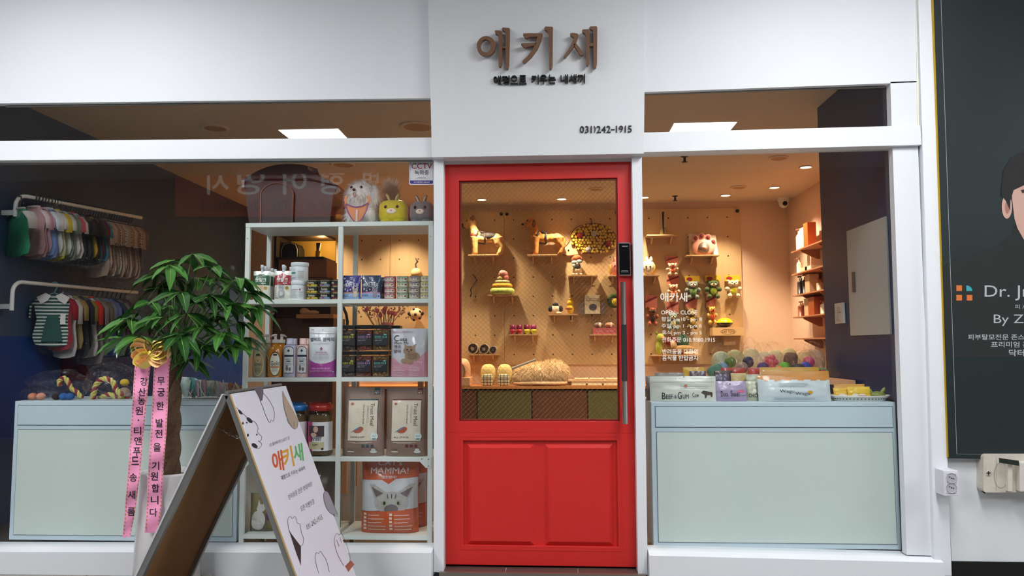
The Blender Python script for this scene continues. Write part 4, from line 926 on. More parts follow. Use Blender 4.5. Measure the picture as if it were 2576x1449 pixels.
def garment(label, body, col, L_=.3, w=.2, hang=(60, 60, 60), kind=None, col2=None, sc=10, trim=None, bag=True, sleeves=True, seed=0):
    t = thing('dog_garment', label, 'dog clothes', (0, 0, 0))
    m = M(col, .9, var=.05, sc=sc if kind else 12, kind=kind, col2=col2)
    rnd = random.Random(seed)
    q = MB()
    def wd(v):   # v 0 hem .. 1 neck
        pts = [(0, .42), (.15, .5), (.5, .40), (.7, .46), (.86, .5), (.93, .36), (1, .2)]
        for (a, b), (c, d) in zip(pts, pts[1:]):
            if v <= c: return (b + (d - b) * (v - a) / (c - a)) * w
        return .2 * w
    def fn(sd):
        def f(u, v):
            x = (u - .5) * 2 * wd(v); e = max(0, 1 - (2 * u - 1) ** 4) ** .5
            n = noise.noise(Vector((u * 4 + seed, v * 5, seed * 3.3 + sd * 9)))
            return Vector((x, sd * (.011 + .008 * n) * e, -.062 - L_ * (1 - v) - (.015 * math.sin(u * PI) if v < .05 else 0)))
        return f
    q.grid(fn(-1), 12, 18); q.grid(fn(1), 12, 18); q.build('cloth', m, t)
    if sleeves:
        for s in (-1, 1): MB().tube([(s * w * .38, 0, -.095), (s * w * .56, -.003, -.14), (s * w * .58, 0, -.06 - L_ * .48)], [w * .13, w * .11, w * .09], 10, flat=.3).build('sleeve', M(trim, .9) if trim else m, t)
    if trim: MB().tube([(wd(1) * 1.05 * math.cos(a), .012 * math.sin(a), -.063) for a in [2 * PI * k / 16 for k in range(16)]], .008, 8, 0, True).build('collar', M(trim, .9), t)
    HG = M(hang, .4)
    q = MB().tube([(.0 + .021 * math.sin(a), 0, -.001 + .021 * math.cos(a)) for a in [-.9 + k * .42 for k in range(9)]] + [(0, 0, -.052)], .0048, 8).tube([(-w * .38, 0, -.088), (0, 0, -.05), (w * .38, 0, -.088)], .004, 8)
    q.build('hanger', HG, t)
    if bag:
        fr, bk = pfn2(w * 1.25, L_ + .09, .04, seed)
        q = MB(); q.grid(lambda a, b: fr((a - .5) * w * 1.25, b * (L_ + .09)) + Vector((0, 0, -L_ - .125)), 8, 12); q.build('clear_bag', BAGG, t)
    return t
def pfn2(w, h, t, seed):
    def f(u, v): 
        e = max(0, 1 - abs(2 * u / w) ** 3) ; return Vector((u, -(t / 2) * e - .006 * noise.noise(Vector((u * 30 + seed, v * 26, seed))), v))
    return f, f
def ro(d, extra=0): return math.atan2(-d.x, d.y) + extra
ords = ['first', 'second', 'third', 'fourth', 'fifth', 'sixth', 'seventh', 'eighth', 'ninth', 'tenth', 'eleventh', 'twelfth', 'thirteenth', 'fourteenth', 'fifteenth', 'sixteenth', 'seventeenth', 'eighteenth', 'nineteenth', 'twentieth'] + ['twenty-' + x for x in ('first', 'second', 'third', 'fourth', 'fifth', 'sixth', 'seventh', 'eighth', 'ninth')] + ['thirtieth'] + ['thirty-' + x for x in ('first', 'second', 'third', 'fourth', 'fifth', 'sixth', 'seventh')]
U = [('green and white', (60, 160, 120), (206, 200, 196)), ('pink and white', (206, 160, 162), (214, 196, 200)), ('dusty pink', (196, 150, 156), None), ('pink and lilac', (200, 160, 176), None), ('light blue', (130, 160, 214), (206, 214, 220)), ('blue and white', (120, 156, 220), (220, 220, 224)), ('white', (206, 210, 206), None), ('yellow trimmed', (206, 204, 170), (226, 196, 20)), ('yellow', (216, 200, 60), None), ('white', (200, 204, 196), None), ('grey green', (120, 136, 120), None), ('sage', (134, 146, 130), None), ('white with pink front', (214, 206, 202), (206, 90, 110)), ('cream', (196, 186, 178), None), ('charcoal', (46, 46, 52), None), ('black', (30, 30, 34), None), ('charcoal', (50, 48, 52), None), ('black', (34, 34, 38), None), ('yellow and black', (190, 150, 30), (30, 30, 34)), ('dark brown', (54, 40, 36), None), ('dark grey', (62, 60, 62), None), ('dark red', (100, 34, 44), None), ('teal', (60, 120, 140), None), ('beige', (170, 146, 128), None), ('beige', (180, 156, 138), None), ('brown', (146, 116, 96), None), ('dotted beige', (186, 166, 148), None), ('tan', (164, 130, 106), None), ('dotted cream and black', (180, 178, 164), None), ('beige', (176, 150, 130), None), ('dotted tan', (176, 148, 124), None), ('tan', (160, 124, 98), None), ('beige', (182, 156, 136), None), ('brown', (140, 108, 86), None), ('dotted beige', (178, 152, 132), None), ('tan', (166, 134, 110), None), ('dark tan', (120, 94, 80), None)]
Lu = (r1 - ua).length
for k, (nm, c1_, c2_) in enumerate(U):
    dot = nm.startswith('dotted')
    g = garment('%s bagged dog garment, %s from the window on the upper rail' % (nm, ords[k]), None, c1_, .27 + .05 * (k % 3) / 3 + (.10 if k > 22 else .02), (.22 if 0 < k < 4 else .25) if k else .30, (72, 74, 80), 'dots' if dot else None, (60, 44, 40) if dot else None, 55, c2_, seed=k * 1.7)
    g['group'] = 'bagged dog garments on the upper rail'
    if k == 0: p = ua + Vector((-.0, -.06, -.0)); ex = -.2
    else: p = ua + ud * (.03 + (Lu - .06) * (k / len(U)) ** (1.0)); ex = random.uniform(-.1, .1)
    g.location = p + Vector((0, 0, .003)); g.rotation_euler = (0, 0, ro(ud, ex))
    if k == 0: g.location = p + Vector((0.0, 0, -.03))
D = [('red', (150, 30, 44), None), ('light grey', (196, 192, 190), None), ('mustard', (150, 130, 80), None), ('dark navy', (40, 42, 54), None), ('black and yellow', (40, 40, 40), (150, 130, 60)), ('white and red', (206, 196, 192), (206, 50, 36)), ('long grey', (130, 124, 124), None), ('brown grey', (110, 100, 92), None), ('grey blue', (110, 124, 150), None), ('denim blue', (90, 110, 170), None), ('navy', (50, 60, 90), None), ('grey', (120, 120, 124), None), ('plum', (96, 60, 76), None), ('dark grey', (80, 80, 84), None)]
Ld = (q1 - da).length
g = garment('teal and white striped collared dog dress, front of the lower rail', None, (44, 84, 78), .33, .23, (110, 160, 180), 'stripe', (214, 218, 212), 14, None, bag=True, seed=99)
g.location = da + dd * Ld * .26; g.rotation_euler = (0, 0, math.radians(28)); gS = g; g['group'] = 'dog garments on the lower rail'
for s in (-1, 1): decal(poly2([(s * .012, -.072), (s * .045, -.053), (s * .095, -.082), (s * .07, -.127), (s * .035, -.107)][::s]), lambda u, v: Vector((u, -.026, v)), 'collar', M((226, 226, 226), .8), g, None, thick=.004)
decal(poly2([(-.03, -.2), (.03, -.2), (.05, -.3), (.06, -.375), (-.06, -.375), (-.05, -.3)]), lambda u, v: Vector((u, -.024, v)), 'skirt_front', M((44, 84, 78), .9), g, .02, thick=.003)
decal(rect2(.045, -.26, .075, -.19), lambda u, v: Vector((u, -.03, v)), 'price_tag', M((222, 222, 220), .6), g, None, thick=.001)
for k, (nm, c1_, c2_) in enumerate(D):
    g = garment('%s bagged dog garment, %s behind the striped dress on the lower rail' % (nm, ords[k]), None, c1_, .36 + .05 * (k % 2) + (.1 if 'long' in nm else 0), .22, (96, 100, 110), None, None, 12, c2_, seed=k * 2.3 + 60)
    g['group'] = 'dog garments on the lower rail'; g.location = da + dd * (Ld * (.32 + .66 * k / len(D))); g.rotation_euler = (0, 0, ro(dd, random.uniform(-.1, .1)))
g = garment('dark red floral dog dress hanging low behind the striped dress', None, (90, 24, 34), .2, .34, (60, 60, 60), 'dots', (190, 170, 110), 22, None, bag=False, sleeves=False, seed=77)
g.location = P(165, 862, 1.25); g.rotation_euler = (0, 0, .3)
tk = thing('wire_hook', 'small black wall hook carrying the dark red floral dress', 'hook', g.location); MB().tube([(0, -.01, .0), (0, .0, .018), (-.1, .05, .02), (-.62, .15, .02)], .004, 6).build('hook_arm', M((50, 50, 54), .4), tk)
for k in range(9):
    a = P(180 + k * 14, 693 + k * .8, 1.5 + .02 * k); t = thing('trouser_hanger', 'thin white hanger bar below the upper clothes, %s from the left' % ords[k], 'hanger', a, group='thin white hanger bars')
    MB().tube([(0, 0, 0), (.16, .02, .004)], .003, 6).tube([(.08, .01, .002), (.08, .01, .34)], .0015, 5).build('bar', M((206, 206, 206), .4), t)
# ---- rope toys on the left cabinet
def rope(mb, path, r, tw=26.0, mi=(0, 1)):
    path = [Vector(p) for p in path]; fine = []
    for a, b in zip(path, path[1:]):
        n = max(2, int((b - a).length / .004)); fine += [a.lerp(b, i / n) for i in range(n)]
    fine.append(path[-1]); L = 0
    for st in range(3):
        pts = []; L = 0; prev = None
        for i, p in enumerate(fine):
            t = (fine[min(i + 1, len(fine) - 1)] - fine[max(0, i - 1)]).normalized(); a = t.cross(Vector((0, 1, 0))).normalized(); b = t.cross(a)
            if i: L += (p - fine[i - 1]).length
            an = L * tw * 4 + st * 2.094; pts.append(p + a * math.cos(an) * r * .55 + b * math.sin(an) * r * .55)
        mb.tube(pts, r * .62, 6, mi[st % 2] if st < 2 else mi[0])
    return mb
def curve(pts, n=8):      # catmull
    pts = [Vector(p) for p in pts]; o = []
    for i in range(len(pts) - 1):
        p0, p1, p2, p3 = pts[max(i - 1, 0)], pts[i], pts[i + 1], pts[min(i + 2, len(pts) - 1)]
        for k in range(n):
            t = k / n; o.append(.5 * ((2 * p1) + (p2 - p0) * t + (2 * p0 - 5 * p1 + 4 * p2 - p3) * t * t + (3 * p1 - p0 - 3 * p2 + p3) * t ** 3))
    o.append(pts[-1]); return o
YR = RPM = M((206, 196, 110), .9); MG = M((150, 40, 66), .9)
def pbag(t, c, r, seed=0, mat=None):      # crumpled transparent bag round a centre
    q = MB(); n = 22; h = 14; vs = []
    for j in range(h + 1):
        for k in range(n):
            th = PI * j / h; a = 2 * PI * k / n
            d = Vector((math.sin(th) * math.cos(a), math.sin(th) * math.sin(a), math.cos(th)))
            f = 1 + .22 * noise.noise(d * 2.2 + Vector((seed, 0, 0))) + .12 * noise.noise(d * 6 + Vector((seed, 5, 0)))
            v = Vector(c) + Vector((d.x * r[0] * f, d.y * r[1] * f, d.z * r[2] * f)); v.z = max(v.z, .003); vs.append(v)
    fs = [(j * n + k, (j + 1) * n + k, (j + 1) * n + (k + 1) % n, j * n + (k + 1) % n) for j in range(h) for k in range(n)]
    q.add(vs, fs, 0, False); q.build('clear_bag', mat or BAGG, t); return t
YH_ = .24; s = S(YH_)
def onL(px, Y=YH_): return Vector((P(px, 1000, Y).x, Y, zL))
def rel(px, py, Y, o): p = P(px, py, Y); return p - Vector(o)
o = onL(150); t = thing('rope_toy', 'yellow and crimson braided rope toy in a clear bag, left on the cabinet', 'rope toy', o, group='bagged braided rope toys')
rope(MB(), [rel(x, y, YH_, o) for x, y in [(148, 968), (152, 955), (165, 952)]] and curve([rel(x, y, YH_, o) for x, y in ((150, 970), (150, 957), (162, 951), (172, 962), (180, 978), (192, 985), (205, 1001))]), 5.5 * s).build('rope', [YR, MG], t)
pbag(t, (0.0, 0, 38 * s), (80 * s, .11, 38 * s), 1)
o = onL(275); t = thing('rope_toy', 'yellow and crimson looped rope toy in a clear bag, behind the pink ribbons', 'rope toy', o, group='bagged braided rope toys')
rope(MB(), curve([rel(x, y, YH_, o) for x, y in ((234, 1004), (238, 980), (248, 960), (266, 953), (284, 962), (292, 980), (308, 996))]), 6.5 * s).build('rope', [YR, MG], t)
rope(MB(), curve([rel(x, y, YH_ + .04, o) for x, y in ((250, 1002), (275, 992), (300, 1002), (325, 1000))]), 6 * s).build('rope', [YR, MG], t)
pbag(t, (0.0, 0, 46 * s), (66 * s, .11, 46 * s), 2)
for nm, px, col, kd in (('salmon netted ball', 82, (206, 130, 100), 0), ('salmon striped ball', 103, (200, 120, 96), 1), ('dark brown ball', 142, (50, 40, 40), 2), ('blue bobble', 160, (50, 100, 160), 3), ('blue bobble', 176, (44, 90, 150), 4), ('yellow bear toy', 312, (214, 180, 60), 5), ('grey rope knot', 320, (150, 140, 130), 6), ('purple packet', 345, (150, 110, 180), 7)):
    o = onL(px, YH_ - .05 if kd < 5 else YH_ + .05); z_ = 9 if kd != 5 else 42
    t = thing('small_toy', '%s in clear bag on the left cabinet, %s' % (nm, ['leftmost', 'second from left', 'under the left rope', 'beside the dark ball', 'right of the first bobble', 'beside the looped rope', 'below the yellow bear', 'between the pink ribbons'][kd]), 'toy', o, group='small bagged toys on the left cabinet')
    MB().ell((0, 0, z_ * s), (11 * s, .025, 9 * s), 0, 14).build('toy_body', M(col, .85, var=.1, sc=60, kind='stripe' if kd == 1 else None, col2=(240, 190, 160) if kd == 1 else None), t)
    if kd == 5: MB().ell((0, .0, 14 * s), (16 * s, .03, 15 * s), 0, 14).build('lower_body', M((150, 130, 110), .85, var=.2, sc=60), t)
o = onL(95, YH_ - .02); t = thing('zip_bag', 'flat clear zip bag edge at the far left of the cabinet', 'bag', o); pbag(t, (0, 0, 16 * s), (44 * s, .08, 18 * s), 5)
# flat snack bags to the right of the trunk
random.seed(21)
cols = [((170, 190, 180), 'pale green'), ((70, 150, 150), 'teal'), ((196, 150, 160), 'pink'), ((150, 120, 130), 'mauve'), ((190, 180, 170), 'cream'), ((130, 150, 120), 'sage'), ((200, 180, 190), 'pale pink'), ((176, 120, 80), 'brown'), ((190, 136, 90), 'tan'), ((160, 110, 70), 'dark tan')]
for k in range(10):
    px = 462 + k * 16; o = onL(px, YH_ + .02 * (k % 3)); c, nm = cols[k]
    t = thing('snack_bag', '%s snack bag, %s from the tree trunk on the left cabinet' % (nm, ords[k]), 'snack bag', o, (0, 0, random.uniform(-.3, .3)), 'snack bags right of the trunk')
    q = MB(); an = random.uniform(-.5, .3); hh = (62 - 3 * k) * s
    rm = Matrix.Rotation(an, 3, 'Y')
    b = MB().grid(lambda u, v: Vector(((u - .5) * 26 * s, -.014 * math.sin(u * PI) * math.sin(v * PI) - .004 * noise.noise(Vector((u * 5, v * 5, k))), v * hh * .8)), 8, 10)
    b.add([(-13 * s, .004, 0), (13 * s, .004, 0), (13 * s, .004, hh * .8), (-13 * s, .004, hh * .8)], [(0, 1, 2, 3)])
    b.map(lambda v: rm @ v + Vector((0, 0, 7 * s))); b.build('packet', M(c, .3, var=.2, sc=30, coat=.4), t)
    for j in range(3):
        a2 = random.uniform(-.6, .6); MB().tube([(random.uniform(-10, 10) * s, -.02, 8 * s), (random.uniform(-10, 10) * s + a2 * 20 * s, -.022, random.uniform(25, 50) * s)], [.006, .005], 6, flat=.5).build('chew_stick', M(random.choice([(206, 190, 170), (90, 160, 150), (190, 150, 170), (170, 200, 170)]), .6), t)
    pbag(t, (0, 0, hh * .45), (20 * s, .05, hh * .5), 11 + k)
# ================================================================ white metal display rack and its goods
RM = M((218, 226, 222), 0.4, var=.01, sc=4, name='pale_powder_coated_metal')
RY0, RY1 = 0.10, 0.43
rx = [P(x, y, RY0).x for x, y in ((615, 950), (852, 950), (1082, 950))]
rz = [P(740, y, RY0).z for y in (560, 753, 949, 1149, 1345)]
rack = thing('display_rack', 'white metal shelving rack of pet goods standing inside the left window', 'shelf', (rx[1], .26, FZ))
def rbox(x0, x1, y0, y1, z0, z1, name, mat=RM, bevel=.001):
    MB().box(x0, x1, y0, y1, z0, z1).build(name, mat, rack, world=True, bevel=bevel)
pw = .0125
for i, x in enumerate(rx):
    for y in (RY0, RY1 - .02):
        rbox(x - pw, x + pw, y, y + .02, FZ, rz[0] - .001, 'post')
for k, z in enumerate(rz):
    for a, b in ((rx[0] + pw, rx[1] - pw), (rx[1] + pw, rx[2] - pw)):
        if k == 0: continue
        rbox(a, b, RY0 + .002, RY1 - .002, z - .024, z - .001, 'shelf_board')
rbox(rx[0] - pw, rx[2] + pw, RY0 - .002, RY1 + .002, rz[0] - .024, rz[0], 'top_board')
for i in (0, 2):      # corner plates with screws
    sg = 1 if i == 0 else -1
    for zc, f in ((rz[3], -1),):
        x = rx[i] + sg * pw
        q = MB().xz([(x - sg * .02, zc - .0), (x + sg * .045, zc - .0), (x + sg * .045, zc - .018), (x + sg * .008, zc - .055), (x - sg * .02, zc - .055)], RY0 - .004, RY0 - .0015)
        for dx, dz in ((.0, -.01), (.035, -.008), (.0, -.045)): q.lathe([(.003, -.003), (.003, 0)], 8, (x + sg * dx - sg * .006, RY0 - .004, zc + dz), 1, 'y')
        q.build('corner_plate', [RM, M((90, 92, 95), .3, metal=.8)], rack, world=True)
for i in (0, 2):
    for z in (rz[0] - .085, rz[1] - .1, rz[2] - .1): MB().lathe([(.0022, -.002), (.0022, 0)], 8, (rx[i], RY0 - .0005, z), 0, 'y').build('screw_hole', M((20, 20, 20), .6), rack, world=True)

def pfn(w, h, t, wr=0.0, seed=0, gus=.12, topt=0.0, waist=0.0):
    def th(u, v, front=True):
        U = max(-1, min(1, 2 * u / w)); V = max(0, min(1, v / h))
        g = (min(1, .62 + .38 * V / gus) if V < gus else 1 - max(0, (V - gus) / (1 - gus)) ** 2.4) * (1 - topt) + topt
        e = max(0, 1 - abs(U) ** 4) ** .6
        y = t / 2 * g * e
        if wr:
            n = noise.noise(Vector((u / w * 3.5 + seed * 7.1, v / h * 4.5, seed + (0 if front else 40)))) + .5 * noise.noise(Vector((u / w * 9, v / h * 8 + seed, 3.3)))
            y += wr * n * e * min(1, V * 8) * min(1, (1 - V) * 6)
        return y
    def sx(v):
        V = v / h
        return 1 - waist * math.sin(PI * min(1, max(0, V))) 
    def front(u, v, off=.0012): return Vector((u * sx(v), -th(u, v) - off, v))
    def back(u, v): return Vector((u * sx(v), th(u, v, False), v))
    return front, back
def pouch(name, label, cat, loc, w, h, t, mats, mf=None, rot=0, group=None, wr=.003, seed=1, gus=.12, part='pouch_body', waist=.02, lean=0):
    th_ = thing(name, label, cat, loc, (lean, 0, rot), group)
    fr, bk = pfn(w, h, t, wr, seed, gus, waist=waist)
    mb = MB()
    mfn = (lambda a, b: mf(a, b)) if mf else None
    mb.grid(lambda a, b: fr((a - .5) * w, b * h, 0), 22, 28, 0, True, mfn)
    mb.grid(lambda a, b: bk((.5 - a) * w, b * h), 12, 16)
    mb.add([fr(-w / 2 + w * i / 12, 0, 0) for i in range(13)] + [bk(-w / 2 + w * i / 12, 0) for i in range(13)], [(i, i + 13, i + 14, i + 1) for i in range(12)])
    mb.build(part, mats, th_)
    return th_, fr
def dc(t, fr, sh, name, mat, step=.02, off=None): 
    f = fr if off is None else (lambda u, v: fr(u, v, off))
    return decal(sh, f, name, mat, t, step)
def tx(s, cx, z, w, h, bold=.0): return text2(s, cx - w / 2, z - h / 2, cx + w / 2, z + h / 2, bold)
def lines(x0, x1, z, n, dz, hh=.0012, rnd=0):      # rows of fine print
    r = []
    for k in range(n):
        e = x1 - (rnd * random.random() * (x1 - x0)); x = x0
        while x < e - .002:
            l = random.uniform(.003, .009); r.append(rect2(x, z - k * dz, min(e, x + l), z - k * dz + hh)); x += l + .0015
    return r
BK = M((22, 22, 26), .5); WT = M((236, 236, 232), .45); GOLD = M((196, 158, 78), .35, metal=.4)
sY = S(.15)
def at(px, k, Y): return (P(px, 900, Y).x, Y, rz[k])

# --- milk pouches with spouts
def milk(label, px, Y, colr, dogc, dogc2, group):
    w, h = 45 * sY, 74 * sY
    t, fr = pouch('milk_pouch', label, 'pouch', at(px, 1, Y), w, h, .05, [M((226, 230, 220), .35, coat=.3)], group=group, seed=3 if colr[0] < 99 else 5)
    q = MB(); q.lathe([(.0065, h - .004), (.0065, h + .012), (.009, h + .014), (.009, h + .032), (.0075, h + .034)], 14); q.build('spout_cap', M((214, 222, 230), .3), t)
    cm = M(colr, .35, coat=.3)
    dc(t, fr, poly2([(-w * .48, h * .5), (w * .48, h * .5), (w * .48, h * .84), (w * .22, h * .85), (0, h * .93), (-w * .22, h * .85), (-w * .48, h * .84)]), 'colour_band', cm, .01)
    dc(t, fr, [tx('펫밀크', 0, h * .68, w * .66, h * .14, .015), tx('NATURAL ORIGINAL', 0, h * .82, w * .34, h * .03), rect2(w * .06, h * .55, w * .3, h * .58)], 'lettering', WT, None, .0022)
    # printed dog
    dc(t, fr, [circ2(0, h * .22, w * .19, h * .17), circ2(-w * .02, h * .4, w * .17, h * .085), poly2([(-w * .17, h * .42), (-w * .22, h * .53), (-w * .06, h * .47)]), poly2([(w * .12, h * .42), (w * .19, h * .53), (w * .02, h * .47)]), rect2(-w * .15, h * .06, -w * .04, h * .2), rect2(w * .04, h * .06, w * .15, h * .2)], 'dog_picture', M(dogc, .5), None, .002)
    dc(t, fr, [circ2(-w * .03, h * .37, w * .08, h * .04), circ2(0, h * .2, w * .1, h * .08)], 'dog_picture', M(dogc2, .5), None, .0026)
    dc(t, fr, [circ2(-w * .08, h * .42, .002), circ2(w * .04, h * .42, .002), circ2(-w * .02, h * .385, .0028, .002)], 'dog_picture', BK, None, .0032)
    dc(t, fr, circ2(w * .3, h * .4, w * .1), 'seal', GOLD, None, .002)
    dc(t, fr, lines(-w * .42, -w * .28, h * .42, 9, .007, .002) + [rect2(-w * .42, h * .04, -w * .2, h * .055)], 'fine_print', M(colr, .5), None, .002)
    return t
g1 = milk('green and white milk pouch with corgi picture, front of its row', 655, .135, (22, 84, 46), (232, 196, 160), (245, 240, 232), 'green milk pouches on the top rack shelf')
for k in range(1, 5): dup(g1, at(655 + 8.5 * k, 1, .135 + .058 * k), .02 * k, label='green milk pouch standing %s behind the front one' % ['', 'directly', 'second', 'third', 'last'][k])
r1 = milk('red and white milk pouch with grey dog picture, front of its row', 709, .135, (150, 26, 38), (176, 180, 184), (206, 208, 210), 'red milk pouches on the top rack shelf')
dup(r1, at(712, 1, .19), .03, label='red milk pouch directly behind the front red one'); dup(r1, at(728, 1, .25), -.03, label='red milk pouch at the back, half behind the white tubs')
# --- white tubs
def tub(label, px, Y, z, r, h, red=False):
    t = thing('supplement_tub', label, 'tub', (P(px, 900, Y).x, Y, z), random.uniform(-.1, .1), group='stacked white supplement tubs')
    PW = M((222, 230, 234), .35)
    MB().lathe([(r * .9, 0), (r * .97, .004), (r * .97, h * .72), (r * .93, h * .78), (r * .84, h * .8)], 32).build('tub_body', PW, t)
    MB().lathe([(r * .99, h * .8), (r * 1.02, h * .82), (r * 1.02, h * .97), (r * .98, h)], 40).build('lid', PW, t)
    cy = lambda u, v, o=.0008: Vector((math.sin(u / r) * (r * .97 + o), -math.cos(u / r) * (r * .97 + o), v))
    if not red:
        decal([rect2(-r * .9, h * .38, -r * .1, h * .46)], cy, 'label_band', M((30, 130, 128), .5), t, .008)
        decal([rect2(-r * .9, h * .14, -r * .1, h * .165)], cy, 'label_band', M((50, 90, 150), .5), t, .008)
        decal([rect2(r * .15, h * .5, r * .9, h * .515)] + lines(r * .2, r * .9, h * .44, 7, .005, .0012), cy, 'fine_print', M((150, 70, 74), .5), t, .008)
        decal([stroke2([(r * .14 * math.cos(a / 8 * PI) - r * .3, h * .6 + r * .12 * math.sin(a / 8 * PI)) for a in range(17)], .001)], cy, 'logo', M((120, 130, 135), .5), t)
    else:
        decal([rect2(-r * .7, h * .52, r * .3, h * .535), rect2(r * .4, h * .6, r * .95, h * .61), rect2(r * .4, h * .4, r * .95, h * .415), rect2(r * .42, h * .5, r * .6, h * .57)], cy, 'label_band', M((140, 30, 40), .5), t, .008)
        decal(lines(-r * .6, r * .25, h * .46, 8, .0052, .0013, .3) + lines(r * .42, r * .9, h * .34, 5, .005, .0013, .2), cy, 'fine_print', M((150, 150, 156), .5), t, .008)
    return t
tub('white tub with red printed label, under the other tub', 747.5, .165, rz[1], 21.5 * sY, 48 * sY, True)
tub('white tub with teal label band, stacked on the lower tub', 750.5, .165, rz[1] + 48 * sY, 22 * sY, 48 * sY)
# --- cans
def can(label, r, h, body, band, txt, tcol, ncol, group, white=False):
    t = thing('pet_food_can', label, 'can', (0, 0, 0), 0, group)
    MB().lathe([(r * .9, 0), (r * .97, h * .03), (r, h * .06), (r * .955, h * .1), (r * .955, h * .9), (r, h * .94), (r * .97, h), (r * .9, h * .97)], 32).build('can_body', M((168, 158, 120) if not white else (190, 186, 170), .3, metal=.8), t)
    cy = lambda u, v, o=.0005: Vector((math.sin(u / r) * (r * .96 + o), -math.cos(u / r) * (r * .96 + o), v))
    decal([rect2(-PI * .98 * r, h * .1, PI * .98 * r, h * .9)], cy, 'label', M(body, .35), t, .006)
    c2 = lambda u, v: cy(u, v, .0011)
    if not white:
        decal([rect2(-r * 1.1, h * .13, r * 1.2, h * .33)], c2, 'label_band', M(band, .4), t, .006)
        c3 = lambda u, v: cy(u, v, .0016)
        decal([text2(txt, -r * .62, h * .42, r * .55, h * .82, .03)], c3, 'lettering', M(tcol, .4), t, .006)
        decal([circ2(-r * .1, h * .24, r * .22, h * .09)], c3, 'oval_badge', M(ncol, .4), t)
    else:
        decal([rect2(-r * .85, h * .2, r * .4, h * .68), circ2(r * .55, h * .45, r * .38, h * .27)], c2, 'label_panel', M((226, 220, 204), .4), t, .006)
        c3 = lambda u, v: cy(u, v, .0016)
        decal([text2(txt, -r * .75, h * .32, r * .3, h * .66, .02)], c3, 'lettering', M((60, 50, 44), .4), t, .006)
        decal([circ2(r * .6, h * .47, r * .24, h * .15)], c3, 'food_picture', M(ncol, .6), t)
        decal([rect2(-r * .6, h * .74, r * .7, h * .84)], c2, 'label_band', M(band, .4), t, .006)
    return t
rows = ['bottom', 'second', 'third', 'top']
def stack(t0, px, Y, n, hh, base, k0=1, grp=None, rr=0):
    for j in range(n):
        lb = '%s can, %s of its stack' % (base, rows[j] if not (n == 3 and j == 2) else 'top')
        if j == 0: t0.location = (P(px, 900, Y).x, Y, rz[k0]); t0['label'] = lb; t0.rotation_euler = (0, 0, rr)
        else: dup(t0, (P(px + random.uniform(-.6, .6), 900, Y).x, Y, rz[k0] + hh * j), rr + random.uniform(-.12, .12), label=lb)
R, Hc = 15.2 * sY, 16.4 * sY
G = 'black labelled pet food cans on the rack'
stack(can('x', R, Hc, (26, 26, 20), (206, 196, 30), 'Aotea', (226, 226, 200), (190, 40, 30), G), 785, .15, 3, Hc, 'black and yellow')
stack(can('x', R, Hc, (26, 26, 20), (120, 150, 200), 'Aotea', (226, 226, 210), (170, 40, 90), G), 816.5, .15, 3, Hc, 'black and light blue')
stack(can('x', R, Hc, (26, 26, 20), (110, 30, 26), 'Aotea', (226, 226, 210), (120, 30, 26), G), 846.5, .155, 3, Hc, 'black and dark red', rr=-.9)
G = 'pastel labelled pet food cans on the rack'; R, Hc = 15.4 * sY, 14.4 * sY
for px, b, bd, nm, nc in ((980, (176, 74, 104), (206, 120, 140), 'pink', (150, 110, 50)), (1012.5, (160, 184, 150), (110, 150, 110), 'pale green', (110, 50, 40)), (1043, (150, 140, 146), (110, 80, 110), 'mauve grey', (150, 96, 60)), (1071, (204, 202, 140), (190, 180, 90), 'pale yellow', (120, 76, 50))):
    stack(can('x', R, Hc, b, bd, '캣츠', (60, 50, 44), nc, G, True), px, .15, 4, Hc, nm)
# --- blue cat food pouches
def catpic(cx, cz, s, fr, t, col, col2, off=.003, body=True):
    sh = [circ2(cx, cz, s * .5, s * .42), poly2([(cx - s * .48, cz + s * .1), (cx - s * .5, cz + s * .75), (cx - s * .08, cz + s * .36)]), poly2([(cx + s * .48, cz + s * .1), (cx + s * .5, cz + s * .75), (cx + s * .08, cz + s * .36)])]
    if body: sh += [circ2(cx, cz - s * .75, s * .42, s * .6), rect2(cx - s * .3, cz - s * 1.4, cx - s * .08, cz - s * .9), rect2(cx + s * .08, cz - s * 1.4, cx + s * .3, cz - s * .9)]
    dc(t, fr, sh, 'cat_picture', M(col, .6), None, off)
    dc(t, fr, [circ2(cx - s * .2, cz + s * .03, s * .08, s * .1), circ2(cx + s * .2, cz + s * .03, s * .08, s * .1), circ2(cx, cz - s * .16, s * .06, s * .04)] + [rect2(cx + d * s - s * .02, cz + s * .2, cx + d * s + s * .02, cz + s * .38) for d in (-.12, 0, .12)], 'cat_picture', M(col2, .6), None, off + .0006)
